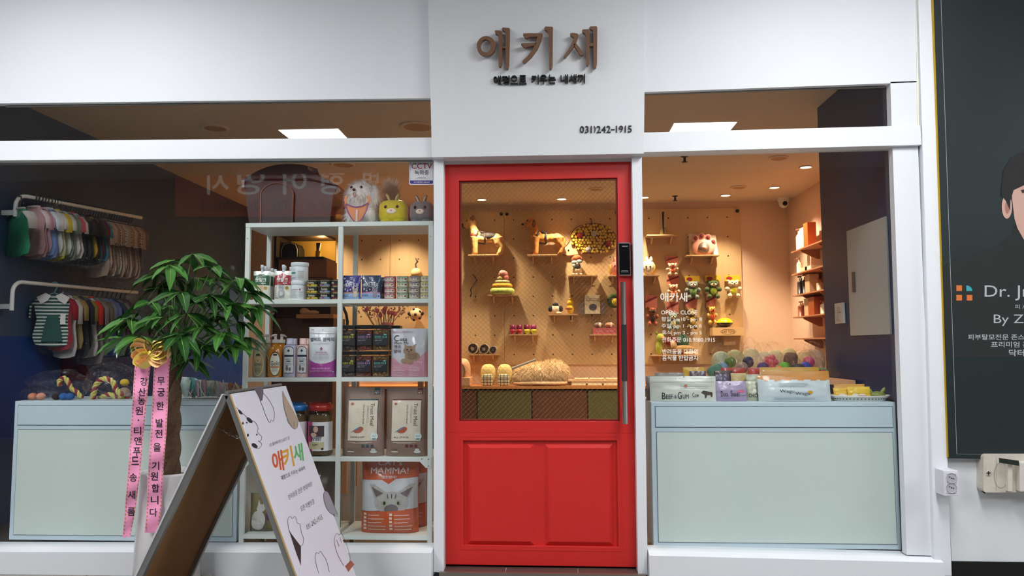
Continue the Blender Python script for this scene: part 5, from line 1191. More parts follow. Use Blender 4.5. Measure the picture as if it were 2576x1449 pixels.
def moist(label, px, Y, c1, c2, strip, catc, w=47 * sY, h=61 * sY):
    t, fr = pouch('cat_food_pouch', label, 'pouch', at(px, 1, Y), w, h, .045, [M(c1, .3, coat=.4, col2=c2, sc=9)], group='blue cat food pouches on the rack', seed=px)
    dc(t, fr, rect2(-w * .49, h * .0, w * .49, h * .24), 'lower_panel', M((150, 180, 220), .4), .01)
    dc(t, fr, rect2(-w * .49, h * .24, w * .49, h * .29), 'stripe', M(strip, .4), .01)
    v, f, _ = glyphs('MOISTRUE', .02)
    arc = ([((a - .5) * w * .8, h * (.55 + .16 * b - .16 * ((a - .5) * 2) ** 2 * .5 + .0)) for a, b in v], f)
    dc(t, fr, [arc, tx('KITTEN', 0, h * .51, w * .26, h * .03, .03), tx('PETIT', 0, h * .9, w * .18, h * .05, .03), tx('CLASSY', 0, h * .84, w * .18, h * .04, .03), rect2(-w * .2, h * .745, w * .2, h * .755), circ2(-w * .37, h * .87, w * .05)], 'lettering', M((232, 232, 240), .4), None, .0028)
    dc(t, fr, [circ2(-w * .32, h * .42, .0045, .006), circ2(-w * .17, h * .34, .004), circ2(-.002, h * .4, .004)], 'spots', M((214, 190, 210), .5), None, .0028)
    dc(t, fr, lines(-w * .45, -w * .1, h * .17, 2, .006, .0022), 'fine_print', M((40, 50, 90), .5), None, .002)
    catpic(w * .24, h * .36, w * .27, fr, t, catc, (40, 34, 34))
    return t
moist('blue cat food pouch with spotted kitten picture, left of the pair', 883, .14, (30, 48, 120), (60, 50, 130), (190, 140, 90), (206, 196, 178))
moist('dark violet blue cat food pouch with grey cat picture, right of the pair', 932, .14, (40, 36, 90), (30, 70, 80), (190, 120, 150), (150, 140, 160), 50 * sY)
moist('blue cat food pouch tucked behind the other two', 944, .21, (40, 36, 80), (30, 70, 60), (190, 140, 90), (206, 196, 178), 46 * sY, 59 * sY)
# --- shampoo bottles
def pumpb(label, px, Y, body, liquid, lab, word, wc, flip=1):
    t = thing('shampoo_bottle', label, 'bottle', at(px, 2, Y), 0, 'pump bottles of pet shampoo')
    r = 18 * sY; h = 77 * sY
    MB().lathe([(r * .9, 0), (r, .006), (r, h * .8), (r * .93, h * .9), (r * .6, h), (r * .42, h + .004), (r * .42, h + .022)], 32, sy=.72).build('bottle_body', M(body, .18, coat=.5, var=.02), t)
    PG = M((190, 182, 176), .35, trans=.15)
    q = MB().lathe([(r * .5, h + .02), (r * .5, h + .038), (r * .2, h + .04), (r * .2, h + .055)], 20)
    q.tube([(flip * .008, 0, h + .06), (0, 0, h + .061), (-flip * .014, 0, h + .06), (-flip * .026, 0, h + .053)], [.008, .009, .006, .004], 10); q.build('pump_head', PG, t)
    cy = lambda u, v, o=.001: Vector((math.sin(u / r) * (r + o), -math.cos(u / r) * (r * .72 + o), v))
    decal([circ2(0, h * .43, r * .78, h * .40)], cy, 'oval_label', M(lab, .5), t, .008)
    c2 = lambda u, v: cy(u, v, .0016)
    decal([circ2(0, h * .43, r * .70, h * .37)], c2, 'oval_label', M((226, 222, 206) if word != 'OATMEAL' else (150, 140, 110), .5), t, .008)
    c3 = lambda u, v: cy(u, v, .0022)
    decal([text2(word, -r * .6, h * .38, r * .6, h * .45 if word == 'OATMEAL' else h * .52, .03), rect2(-r * .25, h * .7, r * .25, h * .76)] + lines(-r * .4, r * .4, h * .28, 4, .006, .0015), c3, 'lettering', M(wc, .5), t, .008)
    if word == 'OATMEAL':
        decal([circ2(0, h * .56, r * .34, h * .11), circ2(-r * .36, h * .6, r * .1, h * .07), circ2(r * .36, h * .6, r * .1, h * .07)], c3, 'dog_picture', M((190, 160, 120), .6), t, .008)
        c4 = lambda u, v: cy(u, v, .0028)
        decal([circ2(-r * .13, h * .58, .0016), circ2(r * .13, h * .58, .0016), circ2(0, h * .53, .0035, .0028)], c4, 'dog_picture', BK, t)
    else: decal([rect2(-r * .6, h * .31, r * .6, h * .35)], c3, 'label_band', M((200, 110, 40), .5), t, .008)
    return t
b1 = pumpb('beige oatmeal shampoo pump bottle with dog label, leftmost in its row', 654, .15, (150, 140, 118), 0, (206, 190, 120), 'OATMEAL', (30, 28, 22))
dup(b1, at(671, 2, .235), .1, label='beige shampoo pump bottle standing behind the oatmeal one')
b2 = pumpb('amber gold shampoo pump bottle with oval label, front row', 692, .15, (186, 116, 24), 0, (30, 28, 22), 'Gold', (30, 24, 16))
b2.rotation_euler = (0, 0, .35)
dup(b2, at(708, 2, .235), -2.9, label='amber shampoo pump bottle behind, nozzle facing right')
def conb(label, px, Y, col, name2, dark):
    t = thing('conditioner_bottle', label, 'bottle', at(px, 2, Y), 0, 'pastel flat sided shampoo bottles')
    w, h = 33 * sY, 82 * sY
    MB().lathe([(w * .47, 0), (w * .5, .004), (w * .5, h * .9), (w * .42, h * .97), (w * .26, h)], 28, sy=.6).build('bottle_body', M(col, .3, coat=.3, var=.015), t)
    MB().lathe([(w * .27, h), (w * .27, h * 1.0 + .03), (w * .255, h + .033)], 24).build('cap', M(tuple(min(255, int(c * 1.06)) for c in col), .3), t)
    r = w * .5; cy = lambda u, v, o=.001: Vector((math.sin(u / r) * (r + o), -math.cos(u / r) * (r * .6 + o), v))
    ol = [(-r * .76, h * .1), (-r * .3, h * .12), (0, h * .09), (r * .3, h * .12), (r * .76, h * .1), (r * .82, h * .2), (r * .82, h * .86), (r * .5, h * .93), (0, h * .95), (-r * .5, h * .93), (-r * .82, h * .86), (-r * .82, h * .2)]
    decal([poly2(ol)], cy, 'label_edge', M(dark, .5), t, .007)
    decal([poly2([(x * .9, h * .52 + (z - h * .52) * .95) for x, z in ol])], lambda u, v: cy(u, v, .0016), 'label', M((222, 226, 228), .5), t, .007)
    decal([rect2(-r * .74, h * .62, r * .74, h * .68)], lambda u, v: cy(u, v, .0022), 'label_band', M((26, 34, 60), .5), t, .007)
    decal([poly2([(0, h * .76), (r * .2, h * .81), (0, h * .86), (-r * .2, h * .81)]), text2(name2, -r * .45, h * .53, r * .45, h * .57), rect2(-r * .3, h * .47, r * .3, h * .5)] + lines(-r * .5, r * .5, h * .42, 3, .005, .0012), lambda u, v: cy(u, v, .0023), 'lettering', M((50, 60, 90), .5), t, .007)
    decal([circ2(-r * .2, h * .26, r * .2, h * .07), circ2(r * .22, h * .24, r * .17, h * .06), circ2(-r * .2, h * .33, r * .14, h * .035)], lambda u, v: cy(u, v, .0024), 'puppy_picture', M((120, 112, 110), .6), t, .007)
    return t
c1 = conb('lavender shampoo bottle with white dog label', 729, .155, (180, 178, 200), 'SHAMPOO', (44, 60, 96))
dup(c1, at(738, 2, .235), 0, label='lavender bottle whose cap shows behind the front lavender one')
c2 = conb('pale pink shampoo bottle with puppies on its label', 762, .155, (222, 186, 184), 'RINSE', (110, 50, 60))
dup(c2, at(776, 2, .235), 0, label='pale pink bottle behind, half hidden by the dental gum pouch')
# --- dental gum pouch
w, h = 72 * sY, 126 * sY
t, fr = pouch('dental_gum_pouch', 'white and magenta dog dental gum pouch with cross symbol', 'pouch', at(812, 2, .145), w, h, .07, [M((206, 212, 216), .35, coat=.3)], seed=11, wr=.004)
dc(t, fr, poly2([(-w * .49, 0), (w * .49, 0), (w * .49, h * .36), (w * .38, h * .31), (w * .2, h * .275), (0, h * .265), (-w * .2, h * .28), (-w * .38, h * .33), (-w * .49, h * .38)]), 'magenta_panel', M((164, 66, 150), .3, coat=.4), .012)
dc(t, fr, [tx('벨버드 껌딱지', 0, h * .75, w * .86, h * .08, .018)], 'title_lettering', M((70, 76, 88), .5), None, .003)
dc(t, fr, [rect2(-.003, h * .53, .003, h * .60), rect2(-.0075, h * .555, .0075, h * .575), tx('종합 건강에 도움', 0, h * .49, w * .42, h * .03, .02), tx("DOG'S CHEWING GUM", 0, h * .45, w * .5, h * .022, .01), tx('BELUBIRD', -w * .36, h * .9, w * .13, h * .012), stroke2([(-w * .36 + .006 * math.cos(a / 8 * PI), h * .93 + .006 * math.sin(a / 8 * PI)) for a in range(9)], .002)], 'lettering', M((150, 40, 110), .5), None, .003)
dc(t, fr, [stroke2([(cx + .0105 * math.cos(k * PI / 10), h * .38 + .0105 * math.sin(k * PI / 10)) for k in range(20)], .001, True) for cx in (-w * .22, 0, w * .22)] + [rect2(cx - .005, h * .378, cx + .005, h * .386) for cx in (-w * .22, 0, w * .22)] + lines(-w * .3, w * .3, h * .675, 2, .006, .0012), 'round_icons', M((130, 136, 142), .5), None, .003)
dc(t, fr, [tx('구취제거, 플라그제거, 칼슘 첨가', 0, h * .17, w * .68, h * .035, .02), tx('ALL DAY DENTAL PROTECTION', 0, h * .12, w * .78, h * .028, .01)], 'lettering', M((226, 190, 220), .5), None, .003)
dc(t, fr, [rect2(-w * .49, h * .865, w * .49, h * .872), circ2(0, h * .945, .003)], 'zip_line', M((150, 156, 160), .5), .02, .002)
# --- black square treat jars
def tjar(label, px, Y, z, treat, acc, num, group='black square jars of dog treats'):
    t = thing('treat_jar', label, 'jar', (P(px, 900, Y).x, Y, z), random.uniform(-.03, .03), group)
    w, h = 39 * sY, 65 * sY; a = w / 2
    MB().box(-a, a, -a, a, 0, h * .84).build('clear_box', glass_mat('clear_plastic', (.9, .9, .9), .6, .05, .03) if 'clear' not in _mc else _mc['clear'], t, bevel=.004)
    _mc['clear'] = t.children[0].data.materials[0]
    MB().box(-a * 1.01, a * 1.01, -a * 1.01, a * 1.01, h * .85, h * .99).build('lid', M((20, 20, 22), .35), t, bevel=.002)
    q = MB(); random.seed(int(px) * 3 + int(z * 100))
    for k in range(46):
        fz = random.choice((random.uniform(.03, .16), random.uniform(.6, .74)))
        c = Vector((random.uniform(-a * .8, a * .8), -a + .007 + random.uniform(0, .012), h * fz))
        rm = Matrix.Rotation(random.uniform(0, 3), 3, Vector((random.random(), random.random(), random.random())).normalized())
        b = MB().box(-.0055, .0055, -.0018, .0018, -.005, .005)
        q.add([rm @ Vector(v) + c for v in b.v], b.f)
    q.build('treats', M(treat, .7, var=.12, sc=60), t, kind='stuff')
    MB().box(-a * .94, a * .94, -a * .8, a * .94, .003, h * .8).build('treats_fill', M(tuple(int(c * .55) for c in treat), .8), t)
    sf = lambda o: (lambda u, v: Vector((u, -a - o, v)))
    decal([rect2(-a * .95, h * .2, a * .95, h * .64)], sf(.001), 'label', M((34, 34, 38), .5), t)
    decal([text2(num, a * .2, h * .49, a * .8, h * .57, .03), text2('DOUBLE', -a * .75, h * .53, a * .08, h * .57, .02), text2('BOUNCE', -a * .75, h * .485, a * .08, h * .525, .02), circ2(a * .6, h * .615, a * .22, .003)], sf(.002), 'lettering', M(acc, .5), t)
    decal([text2('황태 x 소고기', -a * .75, h * .37, a * .15, h * .41, .02), rect2(-a * .75, h * .445, a * .4, h * .45)], sf(.002), 'fine_print', M((190, 180, 190), .5), t)
    decal([circ2(-a * .4, h * .28, a * .2, .005)], sf(.002), 'paw_logo', M(tuple(int(c * .35) for c in acc), .5), t)
    return t
jc = ((880, (120, 100, 84), (200, 200, 70), '02', 'greyish brown'), (920, (158, 84, 68), (186, 140, 190), '01', 'reddish'), (962, (176, 138, 78), (110, 190, 180), '03', 'golden'))
for z, rn in ((rz[2], 'lower'), (rz[2] + 66 * sY, 'upper')):
    for px, tr, ac, nm, cn in jc: tjar('black treat jar numbered %s with %s pieces, %s row' % (nm, cn, rn), px - (0 if rn == 'upper' else 1), .165, z, tr, ac, nm)
tjar('black lidded treat jar furthest back, beside the upper numbered jars', 990, .30, rz[2] + 66 * sY, (120, 84, 60), (186, 140, 190), '01')
tjar('black lidded treat jar at the back of the lower row', 990, .30, rz[2], (120, 84, 60), (186, 140, 190), '01')
# --- pink cat food bag
w, h = 97 * sY, 121 * sY
t, fr = pouch('cat_food_bag', 'silver and pink cat food bag with tabby kitten picture', 'bag', at(1031, 2, .15), w, h, .08, [M((190, 192, 200), .32, coat=.3)], seed=21, wr=.005)
dc(t, fr, poly2([(-w * .5, 0), (w * .5, 0), (w * .5, h * .55), (w * .22, h * .36), (-w * .2, h * .26), (-w * .42, h * .4), (-w * .5, h * .35)]), 'pink_panel', M((206, 148, 166), .35, coat=.3), .012)
dc(t, fr, [tx('BELUBIRD', -w * .18, h * .93, w * .5, h * .04)], 'lettering', M((176, 130, 150), .5), None, .003)
dc(t, fr, [tx('C', -w * .34, h * .80, w * .13, h * .13, .02), tx('ats', -w * .15, h * .77, w * .2, h * .06, .01), tx('Mom Ma', -w * .2, h * .70, w * .38, h * .055, .02), tx('캣츠', -w * .3, h * .62, w * .2, h * .07, .01), tx('맘마', -w * .3, h * .53, w * .2, h * .07, .01)], 'lettering', M((34, 32, 34), .5), None, .0035)
dc(t, fr, [tx('1kg', w * .3, h * .3, w * .12, h * .05)] + lines(-w * .4, -w * .08, h * .22, 7, h * .032, .0022, .4) + lines(w * .02, w * .36, h * .22, 7, h * .032, .0022, .4), 'fine_print', M((232, 214, 222), .5), None, .003)
dc(t, fr, [circ2(w * .1, h * .42, w * .2, h * .1), circ2(w * .02, h * .54, w * .16, h * .1), poly2([(-w * .12, h * .57), (-w * .11, h * .68), (0, h * .62)]), poly2([(w * .06, h * .62), (w * .2, h * .69), (w * .16, h * .57)]), circ2(-w * .1, h * .33, w * .1, h * .05), circ2(w * .05, h * .3, w * .09, h * .04)], 'cat_picture', M((150, 124, 100), .6), .02, .0028)
dc(t, fr, [circ2(-w * .04, h * .56, w * .028, h * .02), circ2(w * .07, h * .555, w * .028, h * .02), circ2(w * .01, h * .52, w * .02, h * .012)] + [stroke2([(w * -.02, h * (.475 - .03 * j)), (w * .1, h * (.455 - .03 * j)), (w * .22, h * (.475 - .03 * j))], .0022) for j in range(4)] + [stroke2([(w * x, h * .6), (w * x, h * .64)], .002) for x in (-.02, .02, .06)], 'cat_markings', M((60, 44, 34), .6), .02, .0036)
# --- lower shelf jars
def bigjar(label, px, Y, lidc, labc, word):
    t = thing('food_jar', label, 'jar', at(px, 3, Y), 0, 'large clear pet food jars')
    r = 31 * sY; h = 112 * sY
    MB().lathe([(r * .9, .002), (r, .012), (r, h * .92), (r * .86, h)], 40).build('clear_jar', _mc['clear'], t)
    MB().lathe([(r * .88, .006), (r * .96, .014), (r * .96, h * .9), (0.001, h * .93)], 40).build('kibble', M((112, 90, 52), .8, var=.3, sc=120, bump=.8), t, kind='stuff')
    MB().lathe([(r * .88, h), (r * .97, h + .002), (r * .97, h + .026), (r * .9, h + .03), (r * .84, h + .03), (r * .84, h + .024)], 40).build('screw_lid', M(lidc, .3, coat=.3), t)
    cy = lambda u, v, o=.001: Vector((math.sin(u / r) * (r + o), -math.cos(u / r) * (r + o), v))
    decal([rect2(-r * 1.45, h * .12, r * 1.45, h * .76)], cy, 'label', M((226, 226, 230), .4), t, .01)
    decal([rect2(-r * 1.45, h * .12, -r * .42, h * .76)], lambda u, v: cy(u, v, .0016), 'colour_panel', M(labc, .4), t, .01)
    decal([rect2(-r * .8, h * .44, r * .55, h * .68)], lambda u, v: cy(u, v, .0022), 'photo_panel', M((70, 56, 66), .5, var=.3, sc=30), t, .01)
    decal([circ2(-r * .12, h * .6, r * .2, h * .07), circ2(-r * .3, h * .48, r * .26, h * .045)], lambda u, v: cy(u, v, .0028), 'photo_panel', M((214, 180, 160), .5), t, .01)
    decal([rect2(-r * .8, h * .16, r * .55, h * .32)], lambda u, v: cy(u, v, .0022), 'name_plate', M((196, 190, 150), .5), t, .01)
    decal([text2(word, -r * .6, h * .35, r * .35, h * .43, .03), text2('PUPPY', -r * .35, h * .235, r * .1, h * .28, .02), circ2(r * .42, h * .17, .006)], lambda u, v: cy(u, v, .003), 'lettering', M((26, 24, 24), .5), t, .01)
    return t
bigjar('pet food jar with red lid and pink label, beside the rack middle post', 810, .17, (168, 34, 30), (200, 40, 120), 'ANYPET')
dup(C.objects[[o.name for o in C.objects if o.name.startswith('food_jar')][-1]], at(806, 3, .33), .2, label='red lidded pet food jar standing behind the front red one')
bigjar('pet food jar with bright blue lid, left of the red lidded jar', 746, .17, (30, 112, 186), (80, 150, 60), 'ANYPET')
dup(C.objects[[o.name for o in C.objects if o.name.startswith('food_jar')][-1]], at(742, 3, .33), .2, label='blue lidded pet food jar standing behind the front blue one')
# --- brown kraft bags
def trust(label, px, acc, word, px2w=106):
    w, h = px2w * sY, 170 * sY
    t, fr = pouch('dog_food_bag', label, 'bag', at(px, 3, .16), w, h, .09, [M((134, 110, 96), .55, var=.03)], group='brown dog food bags on the rack', seed=px, wr=.005)
    A = M(acc, .5); CR = M((216, 208, 188), .4, coat=.2)
    dc(t, fr, rect2(-w * .33, h * .24, w * .37, h * .83), 'label_edge', A, .015, .0018)
    dc(t, fr, rect2(-w * .34, h * .23, w * .36, h * .81), 'label', CR, .015, .0026)
    v, f, _ = glyphs('Trust Meal', .02)
    vert = lambda s, cx, ctr, wd, ln, b=.0: ([(cx - wd / 2 + q * wd, ctr + ln / 2 - p * ln) for p, q in glyphs(s, b)[0]], glyphs(s, b)[1])
    dc(t, fr, [vert('Trust Meal', w * .24, h * .61, w * .09, h * .32, .03), vert('Salmon & Duck Recipe', w * .03, h * .61, w * .045, h * .28), vert('for healthy dogs every day', w * .12, h * .61, w * .02, h * .26), vert('natural balanced meal', w * .15, h * .61, w * .016, h * .24), tx(word, -w * .1, h * .28, w * .36, h * .025, .02), tx('1.2 kg', -w * .27, h * .1, w * .14, h * .022, .01)], 'lettering', M((44, 36, 32), .5), .03, .0034)
    dc(t, fr, [rect2(w * .26, h * .9, w * .39, h * .995)] + [rect2(w * (-.33 + .11 * k), h * .135, w * (-.26 + .11 * k), h * .175) for k in (3, 4, 5)], 'accent_tag', A, .02, .003)
    dc(t, fr, [tx('PET', w * .325, h * .92, w * .1, h * .02, .02), tx('NATURAL', w * .325, h * .945, w * .1, h * .012, .01), rect2(-w * .3, h * .205, w * .25, h * .209), rect2(-w * .2, h * .192, w * .15, h * .196), circ2(-w * .26, h * .07, w * .09, h * .009)], 'fine_print', M((226, 220, 206), .5), None, .0045)
    dc(t, fr, [circ2(w * .3, h * .295, w * .085, w * .085)], 'round_seal', M((220, 234, 232), .5), None, .0045)
    dc(t, fr, [tx('HACCP', w * .3, h * .3, w * .11, h * .016, .02), poly2([(w * .25, h * .265), (w * .35, h * .265), (w * .335, h * .248), (w * .265, h * .248)])], 'seal_lettering', M((30, 130, 140), .5), None, .0055)
    dc(t, fr, [circ2(-w * .1, h * .37, w * .1, h * .03), circ2(-w * .02, h * .4, w * .06, h * .03)], 'meat_picture', M((170, 84, 58), .5), None, .004)
    dc(t, fr, [poly2([(-w * .28, h * .345), (-w * .1, h * .42), (-w * .02, h * .435), (-w * .1, h * .39)])], 'fish_picture', M((90, 120, 160), .5), None, .005)
    dc(t, fr, [circ2(-w * .25, h * .76, w * .04, h * .018)], 'logo', M((120, 60, 120), .5, col2=(210, 120, 40), sc=200), None, .004)
    dc(t, fr, [circ2(w * .28, h * .07, w * .08, h * .022), circ2(w * .28, h * .1, w * .05, h * .018)], 'dog_drawing', M((220, 224, 224), .5), None, .004)
    for k in range(3): pass
    return t
trust('brown dog food bag with teal tag, starter and puppy, left of the pair', 917, (26, 66, 72), 'STARTER & PUPPY')
trust('brown dog food bag with dark red tag, all stage, right of the pair', 1025, (96, 30, 30), 'ALL STAGE', 105)
# --- bottom shelf bags
w, h = 146 * sY, 178 * sY
ORG = M((190, 84, 38), .35, coat=.3)
def mamma(label, px, Y, rot=0, w=w, h=h):
    t, fr = pouch('litter_bag', label, 'bag', at(px, 4, Y), w, h, .13, [ORG], group='orange cat food bags on the bottom shelf', seed=31, wr=.008, rot=rot)
    GY = M((190, 194, 198), .35, coat=.3)
    dc(t, fr, poly2([(-w * .495, h * .3), (w * .495, h * .34), (w * .495, h * .76), (w * .12, h * .74), (0, h * .67), (-w * .12, h * .73), (-w * .495, h * .72)]), 'grey_panel', GY, .015, .002)
    dc(t, fr, [tx("CAT's", .0, h * .95, w * .42, h * .06, .03), tx('MAMMA!', 0, h * .85, w * .66, h * .085, .03), tx('캣츠맘마!', 0, h * .765, w * .26, h * .04, .02)], 'lettering', M((222, 216, 210), .5), None, .004)
    cx, cz = w * .06, h * .42
    dc(t, fr, [circ2(cx, cz + .0, w * .3, h * .15), poly2([(cx - w * .28, cz + h * .04), (cx - w * .4, cz + h * .25), (cx - w * .3, cz + h * .25), (cx - w * .08, cz + h * .13)]), poly2([(cx + w * .28, cz + h * .04), (cx + w * .4, cz + h * .26), (cx + w * .3, cz + h * .25), (cx + w * .08, cz + h * .13)])], 'cat_picture', M((166, 164, 160), .7, var=.12, sc=60), .02, .0035)
    dc(t, fr, [poly2([(cx - w * .27, cz + h * .08), (cx - w * .36, cz + h * .22), (cx - w * .15, cz + h * .13)]), poly2([(cx + w * .27, cz + h * .08), (cx + w * .36, cz + h * .22), (cx + w * .15, cz + h * .13)]), circ2(cx, cz - h * .08, w * .12, h * .06)], 'cat_markings', M((100, 90, 90), .7), .02, .0045)
    dc(t, fr, [circ2(cx - w * .12, cz, w * .055, h * .032), circ2(cx + w * .12, cz, w * .055, h * .032)], 'cat_eyes', M((150, 170, 130), .3), None, .0055)
    dc(t, fr, [circ2(cx - w * .12, cz, w * .022, h * .024), circ2(cx + w * .12, cz, w * .022, h * .024)] + [stroke2([(cx + w * x, cz + h * .06), (cx + w * x * 1.3, cz + h * .12)], .0035) for x in (-.06, 0, .06)], 'cat_eyes', BK, None, .0068)
    dc(t, fr, poly2([(-w * .5, 0), (w * .5, 0), (w * .5, h * .33), (-w * .5, h * .29)]), 'orange_panel', ORG, .015, .0058)
    dc(t, fr, lines(-w * .34, -w * .02, h * .25, 5, h * .05, .004, .4) + lines(w * .12, w * .44, h * .25, 5, h * .05, .004, .4) + [rect2(-w * .43, h * (.25 - .05 * k), -w * .38, h * (.28 - .05 * k)) for k in range(5)] + [rect2(w * .03, h * (.25 - .05 * k), w * .08, h * (.28 - .05 * k)) for k in range(5)], 'fine_print', M((226, 214, 200), .5), None, .0072)
    return t
mamma('orange and grey cat food bag with large cat face, in front', 985, .20)
mamma('orange cat food bag behind the front one, its right edge showing', 1008, .34)
w, h = 70 * sY, 92 * sY
t, fr = pouch('litter_bag', 'small olive bag with white cat picture seen through the sign legs', 'bag', at(672, 4, .2), w, h, .09, [M((120, 110, 60), .4, var=.1)], seed=41, wr=.006)
dc(t, fr, rect2(-w * .5, h * .0, w * .5, h * .3), 'lower_panel', M((110, 104, 90), .5), .02)
dc(t, fr, [circ2(-w * .1, h * .3, w * .26, h * .26), circ2(-w * .02, h * .62, w * .16, h * .1), poly2([(-w * .16, h * .66), (-w * .14, h * .84), (-w * .04, h * .7)]), poly2([(w * .02, h * .7), (w * .1, h * .84), (w * .14, h * .66)])], 'cat_picture', M((206, 204, 200), .5), .02, .003)
dc(t, fr, rect2(w * .2, h * .3, w * .48, h * .6), 'purple_panel', M((100, 50, 110), .5), .02, .002)
w, h = 95 * sY, 172 * sY
t, fr = pouch('litter_bag', 'tall dark brown bag half hidden behind the sandwich board', 'bag', at(818, 4, .28), w, h, .13, [M((76, 62, 44), .3, var=.12, coat=.3)], seed=43, wr=.01)
dc(t, fr, rect2(-w * .5, h * .1, w * .5, h * .3), 'purple_panel', M((74, 50, 80), .4), .02)
# ---------------------------------------------------------------- on top of the rack
# pet carrier of brown leather
x0, x1 = P(627, 500, .25).x, P(862, 500, .25).x; cx = (x0 + x1) / 2; z0 = rz[0]
zz = lambda y: P(740, y, .25).z - z0
LE = M((44, 21, 19), .36, var=.06, sc=30, coat=.1, bump=.03)
t = thing('pet_carrier', 'dark brown leather pet carrier bag on top of the display rack', 'bag', (cx, .27, z0))
hw = (x1 - x0) / 2
ol = [(-hw * .84, 0), (-hw * .93, zz(490)), (-hw, zz(466)), (-hw * .98, zz(458)), (-hw * .55, zz(432)), (-hw * .1, zz(423)), (hw * .35, zz(428)), (hw * .4, zz(440)), (hw * .95, zz(474)), (hw * .98, zz(480)), (hw * .9, zz(500)), (hw * .84, 0)]
ol = [(-hw * .84, 0)] + sm2(ol[1:-1], False, 4) + [(hw * .84, 0)]
MB().xz(ol, -.12, .12).build('bag_body', LE, t, bevel=.018)
q = MB().tube([(-hw * .98, -.124, zz(462)), (-hw * .4, -.127, zz(460)), (hw * .4, -.127, zz(462)), (hw * .98, -.124, zz(478))], .005, 8); q.build('piping', M((34, 20, 20), .4), t)
ar = [(-hw * .58, 0.002)] + [(-hw * .25 + hw * .34 * math.cos(a) * 1.0, zz(500) + zz(472) * .30 * math.sin(a)) for a in [PI * (1 - k / 12) for k in range(13)]] + [(hw * .08, .002)]
MB().xz(ar, -.132, -.12).build('front_pocket', M((40, 20, 19), .45, var=.08, sc=20), t, bevel=.004)
MB().tube([(x, -.133, z) for x, z in ar], .004, 6).build('pocket_piping', M((120, 84, 70), .4), t)
hp = [(-hw * .28, -.0, zz(432)), (-hw * .15, -.0, zz(422)), (hw * .15, -.0, zz(419)), (hw * .4, -.0, zz(428)), (hw * .42, 0, zz(438))]
MB().tube(hp, .012, 10).build('handle', M((44, 24, 22), .4), t)
MB().box(-hw * 1.0, -hw * .94, -.13, -.12, zz(480), zz(462)).build('clip', M((170, 170, 170), .2, metal=1), t)
# white dog mannequin
FURW = M((250, 248, 244), .8, var=.01, sc=40)
t = thing('dog_mannequin', 'fluffy white dog figure wearing an orange and purple harness on the rack', 'dog figure', (P(911, 500, .24).x, .24, z0))
bl = [((0, .02, .078), (.085, .085, .075)), ((-.0, -.005, .12), (.075, .07, .07)), ((0, -.03, .185), (.07, .07, .065)), ((-.045, -.03, .052), (.035, .04, .05)), ((.05, -.03, .052), (.035, .04, .05)), ((-.005, -.075, .17), (.035, .03, .028)), ((-.06, -.02, .165), (.025, .035, .06)), ((.075, -.02, .165), (.028, .035, .062)), ((.08, .04, .052), (.04, .05, .05))]
q = MB()
for c, r in bl: q.ell(c, r, 0, 20)
fur(q, bl, 9000, .03, .0011, .7, 5); q.build('fur_body', FURW, t)
[MB().ell((x, -.099, .2), .0075, 0, 12).build('eye', M((18, 14, 14), .15), t) for x in (-.035, .02)]; MB().ell((-.016, -.115, .183), (.0095, .008, .008), 0, 12).build('nose', M((18, 14, 14), .15), t)
MB().ell((-.014, -.108, .158), (.011, .008, .012), 0, 12).build('mouth', M((70, 20, 28), .4), t); MB().ell((-.013, -.117, .152), (.007, .006, .008), 0, 12).build('tongue', M((214, 130, 140), .4), t)
OR_ = M((218, 148, 104), .8, var=.03); PU = M((128, 84, 140), .8)
def chest(u, v, o=0):      # draped over the breast
    return Vector((u, -.095 - o - .02 * math.cos(u / .07 * 1.4) + .1 * max(0, v - .06) * .2, v))
sh = poly2([(-.062, .105), (-.03, .088), (0, .082), (.03, .088), (.062, .107), (.05, .06), (.03, .02), (.018, .006), (-.012, .006), (-.03, .03), (-.052, .065)])
decal(sh, lambda u, v: chest(u, v, .004), 'harness', OR_, t, .01, thick=.006)
decal([stroke2([(-.062, .107), (-.03, .09), (0, .084), (.03, .09), (.062, .109)], .006), stroke2([(-.064, .105), (-.05, .06), (-.028, .025), (-.012, .006)], .005), stroke2([(.064, .107), (.052, .06), (.032, .02), (.018, .006)], .005)], lambda u, v: chest(u, v, .009), 'harness_edging', PU, t, .01, thick=.003)
decal(rect2(-.003, .005, .008, .07), lambda u, v: chest(u, v, .010), 'harness_strap', M((214, 196, 190), .6), t, .01, thick=.002)
decal([stroke2([(-.06, .1), (-.066, .13), (-.06, .15)], .014), stroke2([(.06, .1), (.066, .125), (.06, .15)], .014)], lambda u, v: chest(u, v, .006), 'harness_strap', OR_, t, .01, thick=.004)
# tail up behind: another figure seen from the back
t = thing('dog_mannequin', 'brown dog figure behind the plush bags with fluffy grey tail raised', 'dog figure', (P(1010, 500, .4).x, .40, z0))
MB().ell((.02, 0, .06), (.12, .03, .055), 0, 18).ell((-.03, 0, .02), (.03, .02, .03), 0).ell((.09, 0, .02), (.03, .02, .03), 0).build('body', M((72, 42, 28), .85), t)
q = MB(); pts = [((-.05 - .012 * k * .3, .0, .13 + .022 * k), (.018 + .003 * k, .018, .02)) for k in range(6)]
for c, r in pts: q.ell(c, r, 0, 10)
fur(q, pts, 2200, .05, .0009, -.5, 9); q.build('tail', M((236, 222, 206), .9), t)
